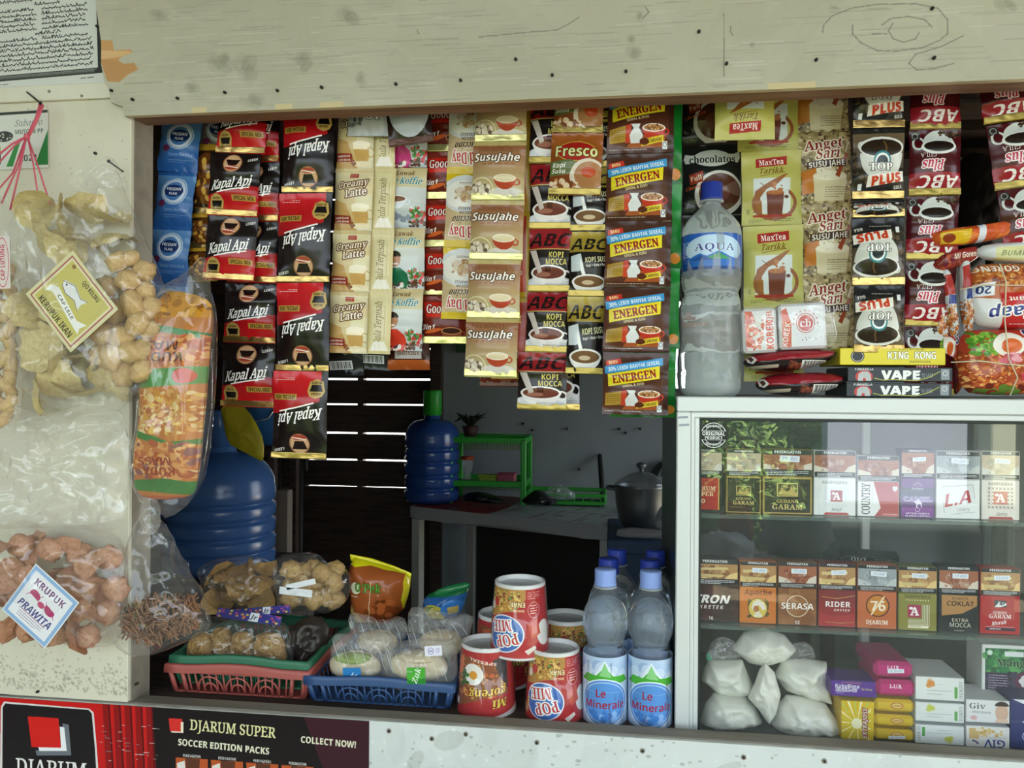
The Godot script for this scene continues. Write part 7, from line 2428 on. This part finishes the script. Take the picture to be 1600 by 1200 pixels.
func cracker_bags() -> void:
	var pale := rough_mat(0.05, ["b09a5c", "c9b57a", "d8c894", "bfa968"], Vector3(9, 9, 9), 0.55, 51)
	var ball := rough_mat(0.05, ["a8844e", "bf9c64", "ccae7a", "b08c56"], Vector3(12, 12, 12), 0.55, 52)
	var brown := rough_mat(0.05, ["96684a", "b07e5c", "c2937a", "a0704e"], Vector3(9, 9, 9), 0.55, 53)
	var group := "bags of crackers hanging on the wall"
	# ring crackers at the picture's edge
	var a := thing("cracker_bag", "bag of twisted ring crackers with a small red printed label", "cracker bag", pp(0, 660, 0.05), group)
	for q in [[4, 470, 22, 30], [8, 500, 20, 26], [-4, 545, 24, 28], [6, 580, 20, 26], [2, 615, 18, 22], [-6, 645, 20, 20], [0, 430, 20, 18]]:
		var cpos := pp(q[0], q[1], 0.06) - a.position
		var ring := []
		for i in 11:
			var t := i * TAU / 10
			ring.append(cpos + Vector3(cos(t) * q[2] * 0.00075, sin(t) * q[3] * 0.00085, 0.006 * sin(t * 2 + q[1])))
		mi("cracker", tube(ring, 0.0085, 8), ball, a)
	bag("film", [-60, 300, -20, 280, 20, 330, 44, 420, 42, 560, 30, 660, 10, 672, -50, 660], 0.06, 0.03, 0.02, M.clear_milky, a, {"amp": 0.008, "freq": 14.0, "round": 3, "rings": 20})
	var lp := Pic.new(220, "d9ccc8", 2.0)
	lp.ring(50, 110, 44, 104, 4, "b83a4a")
	lp.t("CAP LUTUNG", 50, 110, 30, "b83a4a", {"rot": -90.0, "w": 150})
	mi("label", cbox(0.022, 0.072, 0.0005, 0.0001), [prt(lp, 0.5), M.white], a, pp(4, 410, 0.094) - a.position, Vector3(0, 0, 2))
	# fish crackers
	var b := thing("cracker_bag", "clear bag of pale fish crackers with a tilted fish label", "cracker bag", pp(115, 640, 0.055), group)
	for i in 20:
		var row := i / 4
		chip(b, 55 + (i % 4) * 38 + (row % 2) * 10, [325, 365, 465, 545, 600][row] + (i * 13 % 22), 0.05 - 0.004 * (i % 4), 0.034 if row < 2 else 0.038, pale, i + 3, 0.25)
	bag("film", [40, 300, 75, 310, 130, 318, 180, 400, 200, 470, 210, 560, 200, 640, 150, 655, 90, 640, 25, 610, 30, 470, 20, 380], 0.05, 0.045, 0.03, M.clear_milky, b, {"amp": 0.012, "freq": 13.0, "seed": 12, "round": 3, "rings": 20})
	var t := Pic.new(100, "c9c078", 4.4)
	t.ring(50, 50, 0.1, 0.1, 0.05, "ffffff")
	t.r(0, 0, 100, 100, "d2cba0")
	t.r(5, 5, 90, 90, "a85a5a")
	t.r(7, 7, 86, 86, "d9d3a8")
	t.r(10, 10, 80, 80, "c4ba68")
	t.t("KERUPUK IKAN", 50, 84, 10, "3a3a30", {"w": 68})
	t.t("OJO KELIRU", 58, 17, 7, "3a3a30", {"w": 34})
	t.pg([22, 38, 38, 30, 56, 36, 66, 30, 62, 42, 64, 52, 52, 46, 36, 50, 26, 46], "dfe0e0")
	t.ln([22, 40, 38, 31, 56, 37, 66, 31], 0.9, "4a505a")
	t.ln([24, 45, 36, 50, 52, 46, 64, 52], 0.9, "4a505a")
	t.e(29, 40, 1.4, 1.4, "2a2c30")
	t.pg([14, 60, 24, 52, 74, 62, 88, 54, 84, 66, 88, 74, 72, 72, 24, 64, 14, 70], "e9e9e4")
	t.t("CAP LELE", 50, 62.5, 5, "6a6a62", {"w": 38, "rot": 9.0})
	t.e(18, 14, 3, 3, "8a6a3a")
	var lab := mi("label", cbox(0.104, 0.09, 0.0006, 0.0002), [prt(t, 0.4), mat("d2cba0", 0.6)], b, pp(112, 471, 0.098) - b.position, Vector3(0, 0, -50))
	lab.scale = Vector3(1, 1, 1)
	# ball crackers
	var c := thing("cracker_bag", "clear bag of round puffed crackers hanging from a nail", "cracker bag", pp(205, 640, 0.055), group)
	var spots := [[183, 410, 17], [204, 404, 14], [225, 424, 17], [200, 438, 19], [168, 448, 18], [228, 455, 15], [207, 475, 20], [182, 488, 19], [236, 482, 18], [215, 505, 19], [190, 525, 21], [235, 515, 18], [160, 520, 19], [205, 550, 21], [228, 548, 20], [175, 560, 21], [155, 555, 17], [195, 585, 20], [222, 580, 18], [150, 490, 15]]
	for i in spots.size():
		var q: Array = spots[i]
		chip(c, q[0], q[1], 0.062 - 0.006 * (i % 3), q[2] * 0.00096, ball, i * 3 + 1, 0.8)
	bag("film", [120, 300, 160, 250, 185, 262, 200, 320, 245, 420, 272, 500, 268, 530, 240, 590, 205, 625, 160, 610, 135, 560, 130, 420], 0.058, 0.035, 0.028, M.clear, c, {"amp": 0.010, "freq": 12.0, "seed": 22, "at": [195, 470], "round": 3, "rings": 20})
	bag("bag_neck", [100, 282, 150, 250, 172, 240, 190, 268, 200, 300, 160, 292, 130, 300], 0.04, 0.006, 0.006, M.clear_milky, c, {"amp": 0.008, "freq": 24.0, "round": 1, "sub": 3, "rings": 20})
	# shrimp crackers below
	var d := thing("cracker_bag", "large clear bag of reddish shrimp crackers with a blue edged label", "cracker bag", pp(100, 990, 0.06), group)
	for i in 30:
		var row := i / 8
		chip(d, 10 + (i % 8) * 23 + (row % 2) * 12, [850, 890, 935, 972][row] + (i * 17 % 16) + (i % 8) * 2, 0.06 - 0.007 * (i % 3), 0.019 if i % 2 else 0.031, brown, i * 5 + 2, 0.7 if i % 2 else 0.25)
	bag("film", [-60, 830, -10, 822, 60, 818, 130, 820, 192, 835, 200, 900, 194, 980, 180, 1012, 120, 1012, 60, 990, 0, 940, -60, 920], 0.062, 0.04, 0.03, M.clear, d, {"amp": 0.008, "freq": 13.0, "seed": 31, "round": 3, "rings": 20})
	bag("bag_top", [-70, 650, 0, 625, 70, 650, 130, 632, 205, 640, 200, 740, 196, 832, 130, 826, 60, 824, -10, 828, -70, 840], 0.05, 0.02, 0.015, M.clear_milky, d, {"amp": 0.018, "freq": 11.0, "seed": 35, "rings": 26, "round": 3})
	var kp := Pic.new(100, "dfe2e6", 4.4)
	kp.ring(50, 50, 0.1, 0.1, 0.05, "ffffff")
	kp.r(2, 2, 96, 96, "8fb0d6")
	kp.r(8, 8, 84, 84, "e4e4e8")
	kp.t("KRUPUK", 50, 22, 12, "6a3a6a", {"w": 66})
	kp.t("PRAWITA", 50, 66, 13, "3a3a7a", {"w": 72, "sk": 0.2})
	for q in [[32, 42, 1.0], [68, 46, -1.0]]:
		kp.paint(kp.scan([kp.arc(q[0], q[1], 11, 8, 0.2, 2.6 if q[2] > 0 else -0.6, 6.6 if q[2] > 0 else 3.6), ]), Color.html("b03a6a"))
		kp.ln([q[0] - 9 * q[2], q[1] + 2, q[0] - 14 * q[2], q[1] + 8], 1.2, "b03a6a")
		kp.ln([q[0] + 9 * q[2], q[1] - 2, q[0] + 13 * q[2], q[1] - 8], 1.0, "b03a6a")
	kp.e(50, 48, 7, 5, "c24a72")
	kp.fine(24, 78, 52, 3, "6a3a6a", 4)
	kp.ln([22, 74, 78, 74], 1.2, "8a2a5a")
	mi("label", cbox(0.081, 0.081, 0.0006, 0.0002), [prt(kp, 0.4), mat("dfe2e6", 0.6)], d, pp(63, 947, 0.104) - d.position, Vector3(0, 0, -38))
	# thin noodle crackers
	var f := thing("cracker_bag", "tapering clear bag of thin brown noodle crackers", "cracker bag", pp(255, 1015, 0.03), group)
	var st := begin()
	var rg := RandomNumberGenerator.new()
	rg.seed = 5
	for i in 620:
		var v := rg.randf()
		var px := lerpf(196, 308, rg.randf())
		var yl := 935.0 if px > 215 else 955.0
		var py := lerpf(yl, 1004.0 - absf(px - 235) * 0.34, v)
		var q := pp(px, py, 0.035 + rg.randf_range(-0.014, 0.022)) - f.position
		var dir := Vector3(rg.randf_range(-1, 1), rg.randf_range(-1, 1), rg.randf_range(-0.5, 0.5)).normalized() * rg.randf_range(0.006, 0.013)
		tube([q - dir, q + Vector3(0, rg.randf_range(-0.003, 0.003), 0.003), q + dir], 0.0012, 4, st)
	var nd := mi("noodle_crackers", done(st), rough_mat(0.06, ["5f3c28", "7d5238", "9a7050", "6b4630"], Vector3(9, 9, 9), 0.6, 55), f)
	nd.set_meta("kind", "stuff")
	nd.set_meta("label", "heap of thin brown noodle crackers")
	bag("film", [222, 800, 238, 795, 262, 830, 300, 900, 330, 965, 328, 985, 280, 1008, 225, 1030, 190, 1012, 172, 975, 180, 930, 195, 870], 0.035, 0.045, 0.03, M.clear, f, {"amp": 0.008, "freq": 14.0, "seed": 41, "at": [248, 940], "round": 3, "rings": 20})
	bag("bag_neck", [215, 800, 232, 760, 250, 790, 250, 830, 225, 840], 0.03, 0.006, 0.006, M.clear_milky, f, {"amp": 0.005, "freq": 24.0, "round": 1, "sub": 3, "rings": 20})
	# long printed snack bag turned upside down in a clear outer bag
	var k := Pic.new(300, "b8743a", 2.2)
	k.gr(0, 40, "b8862a", "c98a2a")
	k.sp(0, 4, 100, 34, ["a06a1c", "d9a03a", "8a5418"], 50, 2, 7, 0.2)
	k.pg([0, 44, 60, 54, 100, 62, 100, 70, 40, 60, 0, 54], "3f7a3a")
	k.sp(0, 66, 100, 40, ["bd5f36", "cb7f48", "a85430", "d8a05e"], 200, 1.5, 6, 0.35)
	k.t("KUDA", 50, 96, 13, "5a2a1c", {"w": 56, "rot": 180.0})
	k.t("MASS", 44, 80, 13, "5a2a1c", {"w": 56, "rot": 180.0})
	k.pg([0, 116, 100, 108, 100, 132, 0, 142], "4a8a40")
	k.e(76, 122, 13, 11, "c2452a")
	k.sp(0, 142, 100, 60, ["c98f3a", "d8b35a", "b87434", "a85e30", "cf9a5a", "dcc08a"], 320, 1.5, 6, 0.35)
	k.pg([10, 196, 60, 214, 100, 210, 100, 218, 50, 222, 6, 204], "3f7a3a")
	k.sp(0, 216, 100, 50, ["bd7340", "a85a34", "8a5a56", "cf9558", "d9b078"], 300, 1.5, 6, 0.35)
	k.t("KUDA", 44, 256, 11, "8a3a24", {"w": 44, "rot": 180.0})
	k.t("MASS", 40, 242, 11, "8a3a24", {"w": 44, "rot": 180.0})
	k.pg([0, 272, 50, 266, 100, 276, 100, 294, 40, 288, 0, 286], "3f7a3a")
	k.gr(294, 300, "b85a34", "b85a34")
	var g := thing("snack_bag", "long orange printed snack bag upside down in a clear bag", "snack bag", pp(270, 780, 0.03))
	bag("printed_pouch", [252, 462, 270, 452, 320, 464, 334, 480, 326, 560, 318, 660, 308, 760, 300, 776, 250, 782, 214, 774, 212, 740, 220, 640, 234, 540, 246, 490], 0.03, 0.03, 0.025, prt(k, 0.22), g, {"amp": 0.006, "freq": 14.0, "round": 1, "pow": 3.0, "rings": 14})
	bag("outer_film", [246, 452, 300, 420, 320, 395, 326, 440, 338, 490, 336, 600, 322, 740, 300, 784, 262, 812, 250, 800, 210, 778, 210, 700, 224, 600, 240, 500], 0.03, 0.036, 0.03, M.clear, g, {"amp": 0.008, "freq": 16.0, "round": 1, "rings": 14, "seed": 61})
